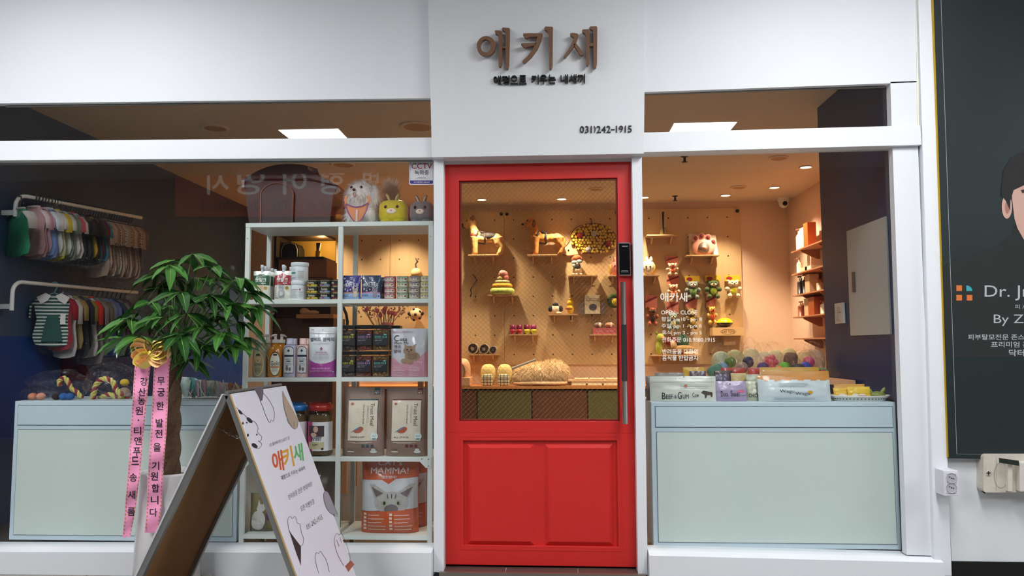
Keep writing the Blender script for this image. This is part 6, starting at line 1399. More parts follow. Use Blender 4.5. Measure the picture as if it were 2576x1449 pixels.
# plush backpacks
def plushbag(label, px, wpx, ytop, body, side, Y=.22, yb=556):
    s = S(Y); w = wpx * s; h = (yb - ytop) * s
    t = thing('plush_bag', label, 'plush bag', (P(px, 500, Y).x, Y, z0), 0, 'bunny faced plush bags on the rack')
    q = MB(); q.ell((0, 0, h * .5), (w * .5, .055, h * .5), 0, 28, pw=.62); q.ell((-w * .22, -.03, h * .1), (w * .2, .035, h * .1), 0, 14).ell((w * .22, -.03, h * .1), (w * .2, .035, h * .1), 0, 14)
    q.build('body', M(body, .9, var=.09, sc=40, bump=.4, sheen=.3), t)
    for sx in (-1, 1):
        MB().tube([(sx * w * .1 - w * .03, 0, h * .95), (sx * w * .16 - w * .03, -.01, h * 1.12), (sx * w * .22 - w * .02, -.014, h * 1.26)], [.009, .012, .006], 10, flat=.6).build('ear', M(body, .9), t)
        MB().tube([(sx * w * .1 - w * .03, -.008, h * .97), (sx * w * .16 - w * .03, -.019, h * 1.12), (sx * w * .22 - w * .025, -.021, h * 1.22)], [.004, .007, .003], 8, flat=.5).build('inner_ear', M((222, 216, 190), .9), t)
        MB().ell((sx * w * .2 - .003, -.052, h * .68), (.0085, .005, .0095), 0, 14).build('eye', M((12, 10, 10), .08), t)
    MB().ell((-.003, -.055, h * .5), (w * .17, .008, h * .115), 0, 18).build('muzzle', M((232, 226, 208), .9), t)
    decal(poly2([(0, -.006), (.006, .001), (.0055, .005), (.003, .006), (0, .0035), (-.003, .006), (-.0055, .005), (-.006, .001)]), lambda u, v: Vector((u - .003, -.0645, h * .51 + v)), 'heart_nose', M((214, 120, 130), .6), t)
    MB().ell((w * .42, .02, h * .45), (w * .13, .05, h * .38), 0, 16, pw=.7).build('side_pocket', M(side, .9), t)
    return t
plushbag('yellow bunny faced plush bag on top of the rack', 991, 75, 493, (196, 182, 40), (222, 156, 130))
plushbag('grey bunny faced plush bag at the right end of the rack top', 1062, 62, 497, (112, 112, 114), (112, 112, 114))
# white strap lying on the rack
t = thing('leash_hook', 'short white curved strap lying between carrier and white dog', 'strap', (P(842, 540, .3).x, .3, z0 + .0))
MB().tube([(-.03, 0, .035), (-.005, -.01, .036), (.015, -.01, .03), (.035, 0, .012), (.05, 0, .006)], .005, 8, flat=.5).build('strap', M((200, 194, 186), .5), t)
t = thing('cardboard_sheet', 'orange cardboard piece standing behind the white dog', 'card', (P(866, 540, .31).x, .31, z0))
MB().xz([(-.01, 0), (.04, 0), (.04, .12), (-.008, .12)], 0, .004).build('card', M((206, 124, 52), .7), t)
# ================================================================ treats and toys in the right window
YF = .17; s = S(YF)
def onR(px, Y=YF): return Vector((P(px, 1000, Y).x, Y, zR))
def treat(label, px0, px1, ytop, col, Y=YF, t_=.03, top=None, seed=0, lean=-.12, rot=0, group='treat bags standing on the right cabinet'):
    w, h = (px1 - px0) * S(Y), (1011 - ytop) * S(Y)
    t, fr = pouch('treat_bag', label, 'treat bag', onR((px0 + px1) / 2, Y), w, h, t_, [M(col, .4, coat=.2)] + ([M(top, .35, coat=.3)] if top else []), (lambda a, b: 1 if b > .8 + .03 * math.sin(a * 40) + .02 * math.sin(a * 93) else 0) if top else None, rot, group, .0035, seed, .2, lean=lean, waist=0)
    return t, fr, w, h
INK = M((40, 38, 44), .5)
t, fr, w, h = treat('large white beef and gum treat bag with cow drawing, leftmost', 1638, 1800, 950, (206, 212, 200), seed=1)
dc(t, fr, [tx('B', -w * .3, h * .2, w * .055, h * .26, .03), tx('EEF', -w * .215, h * .17, w * .1, h * .17, .03), tx('&', -w * .125, h * .17, w * .03, h * .14), tx('G', -w * .06, h * .22, w * .06, h * .28, .03), tx('UM', .03 * w, h * .18, w * .09, h * .18, .03), tx('Cow', w * .18, h * .24, w * .1, h * .18, .0)], 'lettering', INK, None, .003)
dc(t, fr, [poly2([(w * .26, h * .33), (w * .3, h * .42), (w * .33, h * .4), (w * .38, h * .37), (w * .43, h * .36), (w * .44, h * .3), (w * .43, h * .16), (w * .41, h * .15), (w * .41, h * .24), (w * .35, h * .24), (w * .34, h * .12), (w * .32, h * .12), (w * .32, h * .24), (w * .29, h * .3)])], 'cow_drawing', M((70, 58, 52), .6), None, .003)
dc(t, fr, lines(-w * .05, w * .38, h * .58, 2, h * .07, .0013) + [circ2(w * .02, h * .97, .003)] + lines(w * .35, w * .45, h * .9, 1, 1), 'fine_print', M((60, 60, 66), .5), None, .0025)
dc(t, fr, [circ2(w * .04, h * .6, w * .025)], 'seal', M((190, 120, 80), .5), None, .003)
dc(t, fr, [rect2(-w * .49, h * .76, w * .49, h * .775)], 'zip_line', M((170, 178, 168), .5), .03, .002)
t, fr, w, h = treat('lilac duck series treat bag, second from the left', 1802, 1877, 962, (160, 146, 178), seed=2)
dc(t, fr, [tx('D', -w * .31, h * .35, w * .07, h * .27, .02), tx('UCK', -w * .18, h * .31, w * .15, h * .17, .01), tx('S', -.0, h * .37, w * .06, h * .3, .02), tx('ERIES', w * .16, h * .31, w * .2, h * .17, .01), tx('Crunchy', w * .37, h * .28, w * .18, h * .1), circ2(-w * .03, h * .85, .0035)] + lines(-w * .3, w * .05, h * .12, 1, 1), 'lettering', INK, None, .003)
dc(t, fr, [rrect2(w * .2, h * .42, w * .42, h * .55, .003)], 'pink_tag', M((200, 110, 140), .5), None, .003)
t, fr, w, h = treat('pale green chicken series treat bag, between duck and wagu bags', 1878, 1936, 964, (186, 190, 168), YF + .035, seed=3)
dc(t, fr, [tx('CHICKEN S', -w * .05, h * .26, w * .7, h * .2, .01)], 'lettering', INK, None, .003)
t, fr, w, h = treat('wide white treat bag reading wagu wagu with orange top', 1912, 2086, 948, (196, 208, 212), top=(196, 130, 50), seed=4, t_=.05)
dc(t, fr, [tx('Wagu', -w * .12, h * .36, w * .2, h * .16, .005), tx('Wagu', w * .09, h * .27, w * .2, h * .16, .005)], 'lettering', M((60, 66, 76), .5), None, .0035)
dc(t, fr, [circ2(w * .2, h * .33, w * .035, h * .06)], 'yellow_mark', M((206, 150, 40), .5), None, .0035)
dc(t, fr, lines(-w * .22, w * .2, h * .66, 3, h * .055, .0014, .1) + lines(-w * .3, w * .26, h * .1, 2, h * .05, .0016), 'fine_print', M((90, 96, 104), .5), None, .003)
t, fr, w, h = treat('second white and orange treat bag just behind the wagu bag', 1922, 2086, 940, (196, 204, 206), YF + .07, top=(200, 140, 60), seed=5)
t, fr, w, h = treat('rear orange topped treat bag peeking over the others', 1918, 2062, 932, (196, 190, 160), YF + .12, top=(196, 150, 50), seed=6)
for lb, a, b, y, c, Y, r in (('grey bag with yellow seal behind the beef bag', 1650, 1722, 944, (140, 136, 130), YF + .08, 0), ('yellow flat bag slanting behind the beef bag', 1722, 1775, 932, (210, 164, 50), YF + .13, 0), ('dark plum bag behind the yellow one', 1738, 1778, 940, (80, 60, 76), YF + .10, 0), ('dark violet bag behind the duck bag', 1801, 1836, 947, (84, 74, 100), YF + .07, 0), ('dark brown bag beside the violet one', 1800, 1845, 940, (60, 36, 28), YF + .12, 0), ('red bag with dark front behind the duck bag', 1818, 1877, 934, (170, 44, 30), YF + .15, 0), ('red bag with lilac spot left of the wagu bags', 1886, 1920, 936, (180, 50, 36), YF + .18, 0), ('pale green bag behind the chicken bag', 1880, 1914, 948, (176, 180, 160), YF + .08, 0), ('grey edge bag at the far left of the right cabinet', 1626, 1648, 951, (110, 104, 104), YF + .06, 0), ('cream and yellow bag behind the duck bag', 1842, 1880, 946, (200, 176, 120), YF + .11, 0)):
    treat(lb, a, b, y, c, Y, .018, seed=a, rot=r)
# basket
o = onR(2160, .21); sb = S(.21)
t = thing('wicker_basket', 'white oval basket with dotted rim at the right end of the cabinet', 'basket', o)
q = MB().lathe([(60 * sb, 0), (70 * sb, 10 * sb), (74 * sb, 14 * sb), (72 * sb, 14 * sb), (66 * sb, 9 * sb), (56 * sb, .003)], 48, sy=.6, cap=False); q.lathe([(60 * sb, .001), (.001, .001)], 40, sy=.6, cap=False); q.build('basket_body', M((222, 224, 218), .6), t)
q = MB()
for k in range(48): a = 2 * PI * k / 48; q.ell((66.5 * sb * math.cos(a), 66.5 * sb * .6 * math.sin(a), 6 * sb), (.004, .004, .003), 0, 6)
q.build('rim_holes', M((60, 66, 70), .7), t, kind='stuff')
for k, (a, y, c, nm) in enumerate((((2096, 2160), 976, (222, 180, 60), 'yellow bag with dark picture left in the basket'), ((2104, 2178), 968, (206, 150, 60), 'orange bag rear in the basket'), ((2128, 2182), 973, (226, 190, 60), 'yellow bag right in the basket'))):
    w, h = (a[1] - a[0]) * sb, (1006 - y) * sb
    t2, fr2 = pouch('snack_bag', nm, 'snack bag', (P((a[0] + a[1]) / 2, 1000, .21).x, .19 + .03 * (k if k != 2 else -.6), zR + .004), w, h, .02, [M(c, .4, var=.08, sc=40)], group='yellow snack bags in the white basket', seed=k, lean=-.15)
    dc(t2, fr2, [circ2(-w * .2, h * .3, w * .16, h * .2), circ2(w * .1, h * .28, w * .18, h * .2)], 'dog_picture', M((226, 220, 206), .6), None, .002)
    dc(t2, fr2, rect2(-w * .1, h * .2, w * .3, h * .34), 'name_band', M((170, 60, 100), .6), None, .003)
o = Vector((P(2206, 1000, .21).x, .21, zR + .004)); t = thing('snack_bag', 'green leafy clear snack packet at the right end of the basket', 'snack bag', o, group=None)
MB().ell((0, 0, 12 * sb), (22 * sb, .03, 9 * sb), 0, 12, pw=1.3).ell((14 * sb, 0, 20 * sb), (5 * sb, .01, 12 * sb), 0, 8, rot=Matrix.Rotation(.6, 3, 'Y')).ell((-14 * sb, 0, 18 * sb), (5 * sb, .01, 10 * sb), 0, 8, rot=Matrix.Rotation(-.4, 3, 'Y')).build('packet', M((130, 140, 70), .4, var=.3, sc=60, coat=.5), t)
# toy table behind
YT2 = .62; zt3 = P(1930, 957, YT2).z
x0, x1 = P(1768, 960, YT2).x, min(P(2104, 960, YT2 + .3).x, xn - .01)
t = thing('toy_table', 'peach coloured low display table behind the treat bags', 'table', ((x0 + x1) / 2, YT2 + .3, FZ))
MB().box(x0, x1, YT2, YT2 + .62, zt3 - .025, zt3).build('tabletop', M((214, 160, 116), .5), t, world=True)
for x in (x0 + .01, x1 - .04):
    for y in (YT2 + .01, YT2 + .57): MB().box(x, x + .03, y, y + .03, FZ, zt3 - .0255).build('leg', M((190, 140, 100), .5), t, world=True)
BAGW = glass_mat('warm_polybag', (.995, .99, .985), .45, .15, 0, .012)
toys = [(1800, 'teal bolster toy', (80, 130, 110), 'cyl'), (1818, 'light blue ball', (110, 150, 180), 'ball'), (1838, 'green and yellow toy', (80, 120, 50), 'ball'), (1853, 'black striped ball', (26, 24, 26), 'ball'), (1868, 'grey mouse toy', (150, 130, 120), 'ball'), (1883, 'navy ball', (40, 40, 80), 'ball'), (1905, 'lilac and clear ball', (150, 130, 170), 'ball'), (1920, 'violet ball', (80, 60, 120), 'ball'), (1940, 'pink knotted toy', (214, 90, 110), 'knot'), (1958, 'orange octopus toy', (226, 120, 60), 'knot'), (1974, 'lime green face ball', (100, 180, 60), 'ball'), (1990, 'brown plush roll', (110, 74, 50), 'cyl'), (2006, 'dark plush cube', (60, 50, 50), 'cyl'), (2027, 'blue and pink ball', (60, 80, 190), 'ball'), (2036, 'magenta ball', (200, 50, 110), 'ball'), (2052, 'watermelon toy', (170, 40, 80), 'melon'), (2068, 'crimson watermelon toy', (180, 40, 70), 'melon'), (2018, 'small green melon toy', (90, 180, 90), 'melon')]
random.seed(31)
for k, (px, nm, c, kd) in enumerate(toys):
    Y = YT2 + .10 + .09 * (k % 3); st = S(Y); o = Vector((min(P(px, 950, Y).x, x1 - .06), Y, zt3))
    t = thing('bagged_toy', '%s in a crumpled clear bag, %s from left in the toy heap' % (nm, ords[k]), 'toy', o, random.uniform(-.5, .5), 'heap of bagged toys behind the treat bags')
    m = M(c, .6, var=.12, sc=40); r = 14 * st
    zc_ = (16 + 12 * (k % 3)) * st
    if kd == 'ball': MB().ell((0, 0, zc_), (r, r, r), 0, 16).build('toy_body', m, t)
    elif kd == 'cyl': MB().ell((0, 0, zc_ + 4 * st), (r * 1.2, r * .8, r * 1.4), 0, 16, rot=Matrix.Rotation(1.0 if k < 3 else .1, 3, 'Y'), pw=.6).build('toy_body', m, t)
    elif kd == 'melon': MB().ell((0, -.02, 10 * st), (r * 1.1, r * .5, r * 1.1), 0, 16).build('toy_body', m, t); MB().tube([(r * 1.1 * math.cos(a), -.02, 10 * st + r * 1.1 * math.sin(a)) for a in [.4 + 2.4 * i / 10 for i in range(11)]], .006, 6).build('rind', M((80, 160, 70), .6), t)
    else:
        q = MB(); [q.ell((r * .8 * math.cos(a), 0, zc_ + r * .8 * math.sin(a)), (r * .55, r * .5, r * .55), 0, 10) for a in (0, 1.2, 2.5, 3.7, 5)]; q.ell((0, 0, zc_), (r * .7, r * .6, r * .7), 0, 12); q.build('toy_body', m, t)
    pbag(t, (0, 0, (24 + 5 * (k % 3)) * st), ((20 + 4 * (k % 2)) * st, .07, (26 + 5 * ((k * 7) % 4)) * st), 20 + k, BAGW)
for k, px in enumerate((1815, 1850, 1890, 1920, 1950, 1985, 2020, 2055)):
    Y = YT2 + .45; st = S(Y); o = Vector((min(P(px, 950, Y).x, x1 - .08), Y, zt3)); c = [(176, 190, 160), (190, 180, 130), (226, 206, 160), (222, 200, 160), (226, 200, 150), (236, 206, 140), (230, 190, 130), (190, 150, 120)][k]
    t = thing('bagged_toy', '%s cushion toy, %s in the rear row of the toy heap' % (['sage', 'olive cream', 'cream', 'pale cream', 'ivory', 'pale yellow disc', 'tan', 'brown'][k], ords[k]), 'toy', o, random.uniform(-.4, .4), 'rear row of the toy heap')
    MB().ell((0, 0, 34 * st), (24 * st, .05, (30 + 4 * (k % 3)) * st), 0, 18, pw=.85).build('toy_body', M(c, .7, var=.08, sc=20), t)
    if k != 5: pbag(t, (0, 0, 40 * st), (28 * st, .06, (44 + 5 * (k % 3)) * st), 50 + k, BAGW)
# ---- pillar fittings (plane x = xn)
XP = xn
q = [PX(x, y, XP) for x, y in ((2135, 580), (2233, 546), (2245, 843), (2145, 843))]
t = thing('distribution_panel', 'light grey electrical panel door on the navy pillar', 'panel', (XP, (q[0].y + q[1].y) / 2, q[2].z))
y0_, y1_, z0_, z1_ = (q[1].y + q[2].y) / 2, (q[0].y + q[3].y) / 2, (q[2].z + q[3].z) / 2, (q[0].z + q[1].z) / 2
MB().box(XP - .014, XP - .001, y0_, y1_, z0_, z1_).build('panel_door', M((196, 196, 192), .5, var=.01), t, world=True, bevel=.002)
a = PX(2149, 684, XP - .015); b = PX(2149, 735, XP - .015)
MB().box(XP - .03, XP - .0142, a.y - .012, a.y + .006, b.z, a.z).build('latch_handle', M((130, 110, 96), .3, metal=.8), t, world=True, bevel=.002)
q = [PX(x, y, XP) for x, y in ((2105, 764), (2126, 761), (2129, 813), (2107, 814))]
t = thing('wall_switch', 'white light switch plate on the pillar left of the panel', 'switch', (XP, q[0].y, q[2].z))
MB().box(XP - .015, XP - .001, q[1].y, q[0].y, q[2].z, q[0].z).build('plate', M((214, 214, 210), .4), t, world=True, bevel=.002)
zm = (q[2].z + q[0].z) / 2; ym = (q[1].y + q[0].y) / 2
for z_, y_ in ((zm + .025, ym - .01), (zm - .025, ym + .02)): MB().box(XP - .021, XP - .0152, y_ - .04, y_ + .025, z_ - .018, z_ + .018).build('rocker', M((190, 190, 186), .3), t, world=True, bevel=.002)
# ---- lettering on the right window and the sticker on the left
WL = M((232, 226, 214), .6, emit=.12)
t = thing('window_lettering', 'white Korean shop name and opening hours lettering on the right window', 'window lettering', P(1700, 906, .0435))
for s_, x0, y0, x1, y1, b in (('애키새', 1661, 736, 1729, 759, .012), ('OPEN - CLOSE', 1663, 781, 1753, 791, .006), ('평일 am10 - pm 8', 1664, 797, 1766, 810, .006), ('주말 pm 1 - pm 8', 1664, 814, 1765, 827, .006), ('휴식 pm 3 - pm 5', 1665, 831, 1765, 844, .006), ('전화주문 010.9880.1915', 1665, 848, 1799, 861, .006), ('반려동물 대환영', 1666, 878, 1756, 891, .01), ('음식물 반입금지', 1666, 894, 1755, 907, .01)):
    decal(pxt(s_, x0, y0, x1, y1, 0, b), pxm(.0442), 'text_line', WL, t, world=True)
t = thing('cctv_sticker', 'white recording notice sticker at the top corner of the left window', 'sticker', P(1060, 465, .0435))
MKm = lambda Y: pxm(Y)
decal(rrect2(1029, 402, 1091.5, 465, 4), MKm(.0446), 'sticker_sheet', M((206, 206, 212), .5), t, world=True)
decal([stroke2(rrect2(1031.5, 404, 1089, 462, 3)[0], .7, True)], MKm(.0442), 'sticker_border', M((60, 60, 70), .5), t, world=True)
decal(pxt('CCTV', 1035, 411, 1087, 424.5, 0, .03), MKm(.0438), 'lettering', M((140, 16, 24), .5), t, world=True)
decal([pxt('녹화중', 1043, 428, 1079, 440, 0, .01), pxt('MARKETM', 1051, 445.5, 1071, 448, 0, .02), rect2(1044, 449.6, 1077, 450.1)], MKm(.0438), 'lettering', M((26, 26, 30), .5), t, world=True)
decal(poly2([(1031.5, 454), (1089, 454), (1089, 460), (1087, 462.5), (1034, 462.5), (1031.5, 460)]), MKm(.0438), 'blue_band', M((44, 30, 120), .5), t, world=True)
decal(pxt('CCTV설치문의 1522-4617', 1041, 456, 1081, 460, 0, .01), MKm(.0434), 'lettering', M((220, 220, 230), .5), t, world=True)
# ================================================================ outside: sign letters, poster, plant, sandwich board
WD = M((126, 92, 68), .5, kind='wood', col2=(100, 70, 50), sc=7)
cv = lambda pts: [(1080 + x / 3.45, y / 3.45) for x, y in pts]
ring_o = [(494 + 82 * math.cos(a), 398 + 86 * math.sin(a)) for a in [2 * PI * k / 36 for k in range(36)]]; ring_i = [(490 + 45 * math.cos(a), 398 + 57 * math.sin(a)) for a in [2 * PI * k / 36 for k in range(36)]]
def ringsh(o, i): n = len(o); return (o + i, [[k, (k + 1) % n, n + (k + 1) % n, n + k] for k in range(n)])
A1 = [ringsh(cv(ring_o), cv(ring_i)), poly2(cv([(567, 267), (575, 262), (600, 263), (632, 272), (634, 300), (632, 545), (622, 575), (611, 580), (601, 570), (600, 310), (590, 298), (574, 290)])), poly2(cv([(631, 403), (665, 403), (665, 418), (631, 418)])), poly2(cv([(629, 245), (640, 238), (697, 243), (699, 300), (692, 560), (685, 592), (675, 601), (664, 590), (661, 490), (661, 285), (650, 268), (634, 258)]))]
A2 = [poly2(cv([(813, 296), (822, 289), (978, 288), (984, 296), (972, 345), (940, 420), (890, 490), (832, 543), (815, 543), (807, 528), (850, 490), (895, 430), (925, 365), (938, 318), (870, 320), (845, 330), (830, 324)])), poly2(cv([(795, 380), (805, 374), (930, 371), (915, 393), (860, 403), (835, 412), (815, 402)])), poly2(cv([(1000, 235), (1010, 229), (1068, 232), (1073, 240), (1070, 570), (1062, 595), (1050, 602), (1040, 590), (1037, 300), (1030, 275), (1010, 262), (1001, 250)]))]
A3 = [poly2(cv([(1222, 290), (1240, 284), (1285, 290), (1295, 305), (1275, 370), (1240, 425), (1185, 495), (1170, 500), (1166, 488), (1200, 440), (1235, 380), (1255, 325), (1240, 315), (1226, 305)])), poly2(cv([(1250, 385), (1275, 375), (1335, 455), (1338, 470), (1325, 480), (1305, 470), (1262, 405)])), poly2(cv([(1326, 262), (1335, 254), (1385, 254), (1392, 270), (1389, 545), (1378, 568), (1368, 570), (1360, 555), (1360, 310), (1350, 290), (1330, 278)])), poly2(cv([(1389, 374), (1424, 374), (1424, 400), (1389, 400)])), poly2(cv([(1390, 235), (1400, 228), (1452, 228), (1458, 240), (1455, 560), (1448, 585), (1436, 592), (1425, 580), (1422, 300), (1420, 265), (1398, 250)]))]
for sh_, nm, bx0 in ((A1, 'left wooden letter 애 of the shop sign, with round ring', 1245), (A2, 'middle wooden letter 키 of the shop sign', 1355), (A3, 'right wooden letter 새 of the shop sign', 1462)):
    t = thing('sign_letter', nm, 'sign letter', P(bx0, 170, -.07), group='wooden letters on the header panel')
    ext(sh_, -.088, .022, 'letter_face', WD, t)
    ext([rect2(bx0 - 2, 150, bx0 + 2, 154), ] if False else [(sh_[-1][0], sh_[-1][1])], -.066, .0155, 'stand_off', M((90, 60, 42), .6), t)
BKM = M((14, 14, 16), .45)
t = thing('sign_lettering', 'black raised Korean tagline under the wooden sign letters', 'sign lettering', P(1356, 211, -.06))
def chars(s_, x0, y0, x1, y1, slope, bold, wts, Y, dep, mat, par, nm='letter'):
    tot = sum(wts.get(c, 1) for c in s_); x = x0
    for c in s_:
        w_ = wts.get(c, 1) / tot * (x1 - x0)
        if c != ' ':
            pad = w_ * .05; yy0, yy1 = (y0, y1)
            if c == '-': yy0, yy1 = y0 + (y1 - y0) * .5, y0 + (y1 - y0) * .6
            dy = slope * (x - x0); v, f, _ = glyphs(c, bold)
            asp = _; cw = min(w_ - 2 * pad, (y1 - y0) * asp * 1.0) if (ord(c) < 256 and c != '-') else w_ - 2 * pad
            x_ = x + (w_ - cw) / 2
            ext(([(x_ + a * cw, yy1 + dy + b * (yy0 - yy1)) for a, b in v], f), Y, dep, nm, mat, par)
        x += w_
chars('애정으로 키우는 내새끼', 1240, 190, 1473, 212, -.02, .022, {' ': .45}, -.066, .0155, BKM, t)
t = thing('sign_lettering', 'black raised phone number 031)242-1915 on the header panel', 'sign lettering', P(1525, 334, -.06))
chars('031)242-1915', 1458, 317, 1591, 334, -.012, .0, {')': .6, '-': .75, '1': .8}, -.057, .0065, BKM, t, 'digit')
# ---- poster
YPo = -.035
t = thing('clinic_poster', 'dark clinic poster with a suited man and white lettering beside the shop', 'poster', P(2480, 1154, YPo))
m = MB(); pbox(m, [(2347, -60), (2830, -60), (2830, 1161), (2387, 1153)], YPo, -.001); m.build('poster_board', M((32, 46, 50), .45, var=.02, col2=(18, 28, 28), sc=1.2), t, world=True)
m = MB(); pbox(m, [(2343, -60), (2346.5, -60), (2386.5, 1151), (2383, 1151)], YPo - .002, -.001); m.build('gold_edge', M((206, 170, 50), .3, metal=.5), t, world=True)
GL = M((150, 160, 166), .5)
decal([stroke2([(2365, -60), (2407, 1142), (2800, 1148)], 1.3)], pxm(YPo - .001), 'border_line', GL, t, world=True)
SU = M((20, 26, 26), .7)
decal(poly2([(2372, 670), (2400, 650), (2430, 645), (2500, 620), (2545, 590), (2552, 560), (2700, 560), (2706, 600), (2760, 630), (2812, 660), (2815, 900), (2380, 900)]), pxm(YPo - .0008), 'suit', SU, t, world=True)
SK = M((196, 158, 144), .6, var=.03)
decal(poly2([(2545, 440), (2700, 430), (2702, 500), (2694, 555), (2680, 585), (2650, 630), (2624, 640), (2590, 628), (2560, 575), (2552, 550), (2546, 500)]), pxm(YPo - .0014), 'face', SK, t, world=True)
decal(circ2(2533, 520, 13, 30), pxm(YPo - .0018), 'ear', SK, t, world=True)
decal(circ2(2534, 522, 6, 16), pxm(YPo - .0022), 'ear_shade', M((160, 110, 100), .6), t, world=True)
decal(poly2([(2518, 490), (2524, 430), (2545, 395), (2575, 378), (2640, 366), (2690, 385), (2722, 430), (2724, 505), (2708, 525), (2702, 480), (2660, 462), (2600, 470), (2576, 466), (2550, 478), (2542, 505), (2541, 530), (2530, 505)]), pxm(YPo - .0026), 'hair', M((18, 18, 20), .6, var=.2, sc=60), t, world=True)
decal(poly2([(2568, 478), (2606, 473), (2606, 478), (2572, 486)]), pxm(YPo - .003), 'eyebrow', M((40, 26, 24), .6), t, world=True)
OG = M((206, 112, 48), .5)
for k, (x, y) in enumerate(((2406, 718), (2406, 742), (2432, 742))): decal(rect2(x, y, x + 14, y + 14), pxm(YPo - .001), 'logo_square', OG, t, world=True)
decal(poly2([(2431, 732), (2431, 718)] + [(2431 + 15 * math.sin(a), 732 - 14 * math.cos(a)) for a in [k * PI / 16 for k in range(1, 9)]]), pxm(YPo - .001), 'logo_quarter', M((50, 160, 170), .5), t, world=True)
PLT = M((172, 180, 184), .5)
for s_, x0, y0, x1, y1, b in (('Dr. Jrome', 2477, 718, 2680, 756, .0), ('피 / 부', 2553, 766, 2596, 777, 0), ('By ZONE', 2500, 791, 2660, 820, 0), ('피부탈모전문 존스킨', 2435, 841, 2593, 855, .01), ('프리미엄 홈', 2493, 859, 2590, 874, .01), ('닥터', 2538, 879, 2577, 896, .015)):
    decal(pxt(s_, x0, y0, x1, y1, 0, b), pxm(YPo - .0014), 'lettering', PLT, t, world=True)
# lower wall strip, black skirting
m = MB(); pbox(m, [(2395, 1412), (2700, 1416), (2700, 1480), (2397, 1480)], -.006, .0); struct(m, 'baseboard_corridor', M((12, 12, 12), .4))
# socket
t = thing('wall_socket', 'white double power socket box on the frame below the poster', 'socket', P(2393, 1248, -.09))
m = MB(); pbox(m, [(2374, 1184), (2411, 1184), (2413.5, 1247), (2376, 1248)], -.115, -.031); m.build('socket_box', M((214, 214, 222), .4), t, world=True, bevel=.003)
m = MB(); frame_px(m, [(2380, 1190), (2407, 1190), (2408.5, 1240), (2381, 1240)], [(2381.5, 1191.5), (2405.5, 1191.5), (2407, 1238.5), (2382.5, 1238.5)], -.118, -.115); m.build('inner_frame', M((222, 222, 230), .4), t, world=True)
for cy_ in (1203, 1227):
    c = P(2393.5, cy_, -.1162); m = MB().lathe([(.0225, 0), (.0235, -.003), (.026, -.003), (.026, 0)], 28, tuple(c), 0, 'y', cap=False); m.lathe([(.0225, -.0008), (.001, -.0004)], 28, tuple(c), 0, 'y', cap=False); m.build('outlet_ring', M((176, 176, 184), .4), t, world=True)
    for dx, dz in ((-.009, .006), (.009, -.002), (.0, 0)): MB().lathe([(.0028, -.0022), (.0028, 0)], 10, (c.x + dx, c.y, c.z + dz), 0, 'y').build('outlet_hole', M((60, 40, 50), .6), t, world=True)
# metal hydrant hose box corner
t = thing('metal_bracket', 'worn off white metal plate with cross screw and black tape at the lower right', 'bracket', P(2530, 1240, -.05))
m = MB(); v, f = rrect2(2474, -1239, 2700, -1143, 9); m.prism([P(x, -y, -.06) for x, y in v], (0, .058, 0)); m.build('plate', M((200, 194, 182), .5, var=.06, sc=25, bump=.2), t, world=True, bevel=.004)
decal([stroke2([(2518 + 17 * math.cos(a), 1196 + 32 * math.sin(a)) for a in [2 * PI * k / 28 for k in range(28)]], 1.2, True), stroke2([(2505 + 1, 1150), (2506, 1235)], .8)], pxm(-.0612), 'pressed_oval', M((150, 146, 136), .5), t, world=True)
m = MB().lathe([(.013, 0), (.012, -.004)], 18, tuple(P(2487, 1190, -.061)), 0, 'y'); m.build('screw_head', M((190, 184, 172), .4), t, world=True)
decal([rect2(2482, 1188.8, 2492, 1191.4), rect2(2485.7, 1185, 2488.3, 1195.5)], pxm(-.066), 'screw_cross', M((16, 16, 16), .5), t, world=True)
m = MB(); pbox(m, [(2536, 1160), (2548, 1158), (2548, 1237), (2537, 1237)], -.085, -.06); m.build('fold', M((206, 200, 190), .5), t, world=True, bevel=.003); m = MB(); pbox(m, [(2566, 1163), (2700, 1160), (2700, 1236), (2567, 1238)], -.10, -.0605); m.build('raised_cover', M((208, 204, 198), .35), t, world=True, bevel=.005)
m = MB(); pbox(m, [(2513, 1152), (2563, 1159), (2564, 1172), (2514, 1164)], -.101, -.0995); m.build('black_tape', M((22, 34, 30), .5), t, world=True)
m = MB(); pbox(m, [(2464, 1155), (2476, 1150), (2478, 1242), (2470, 1236)], -.004, 0.0); m.build('dark_recess', M((20, 20, 20), .8), t, world=True)
# ---- potted money tree
PY = -.20; pc = Vector((P(425, 1300, PY).x - .0, PY, 0)); zp = P(420, 1197, PY - .15).z; sp = S(PY)
t = thing('potted_tree', 'money tree in tall white pot with palmate leaves outside the left window', 'potted plant', pc)
r_ = .150; m = MB().lathe([(r_ * .96, 0), (r_ * 1.04, .02), (r_ * .98, zp * .6), (r_ * .93, zp - .012), (r_ * .95, zp), (r_ * .86, zp), (r_ * .84, zp - .04)], 48, cap=False); m.build('pot', M((222, 220, 220), .22, coat=.6, var=.01), t)
MB().lathe([(r_ * .845, zp - .03), (.001, zp - .02)], 30, cap=False).build('soil', M((66, 48, 36), .95, bump=.8, sc=50), t)
m = MB().lathe([(.19, .002), (.205, .02), (.2, .02), (.18, .006)], 40, cap=False); m.build('saucer', M((210, 206, 200), .5), t)
BARK = M((104, 80, 58), .9, var=.22, sc=22, bump=1.0, col2=(70, 50, 34))
zt_top = P(425, 925, PY).z
for k in range(3):
    pts = [(.006 + .017 * math.cos(2.1 * k + z_ * 3.2), .016 * math.sin(2.1 * k + z_ * 3.2), zp - .03 + (zt_top - zp + .05) * z_ / 3) for z_ in [i * .1 for i in range(31)]]
    MB().tube(pts, [.027 - .0003 * i + .0012 * math.sin(i * .9 + k) for i in range(31)], 14).build('trunk', BARK, t)
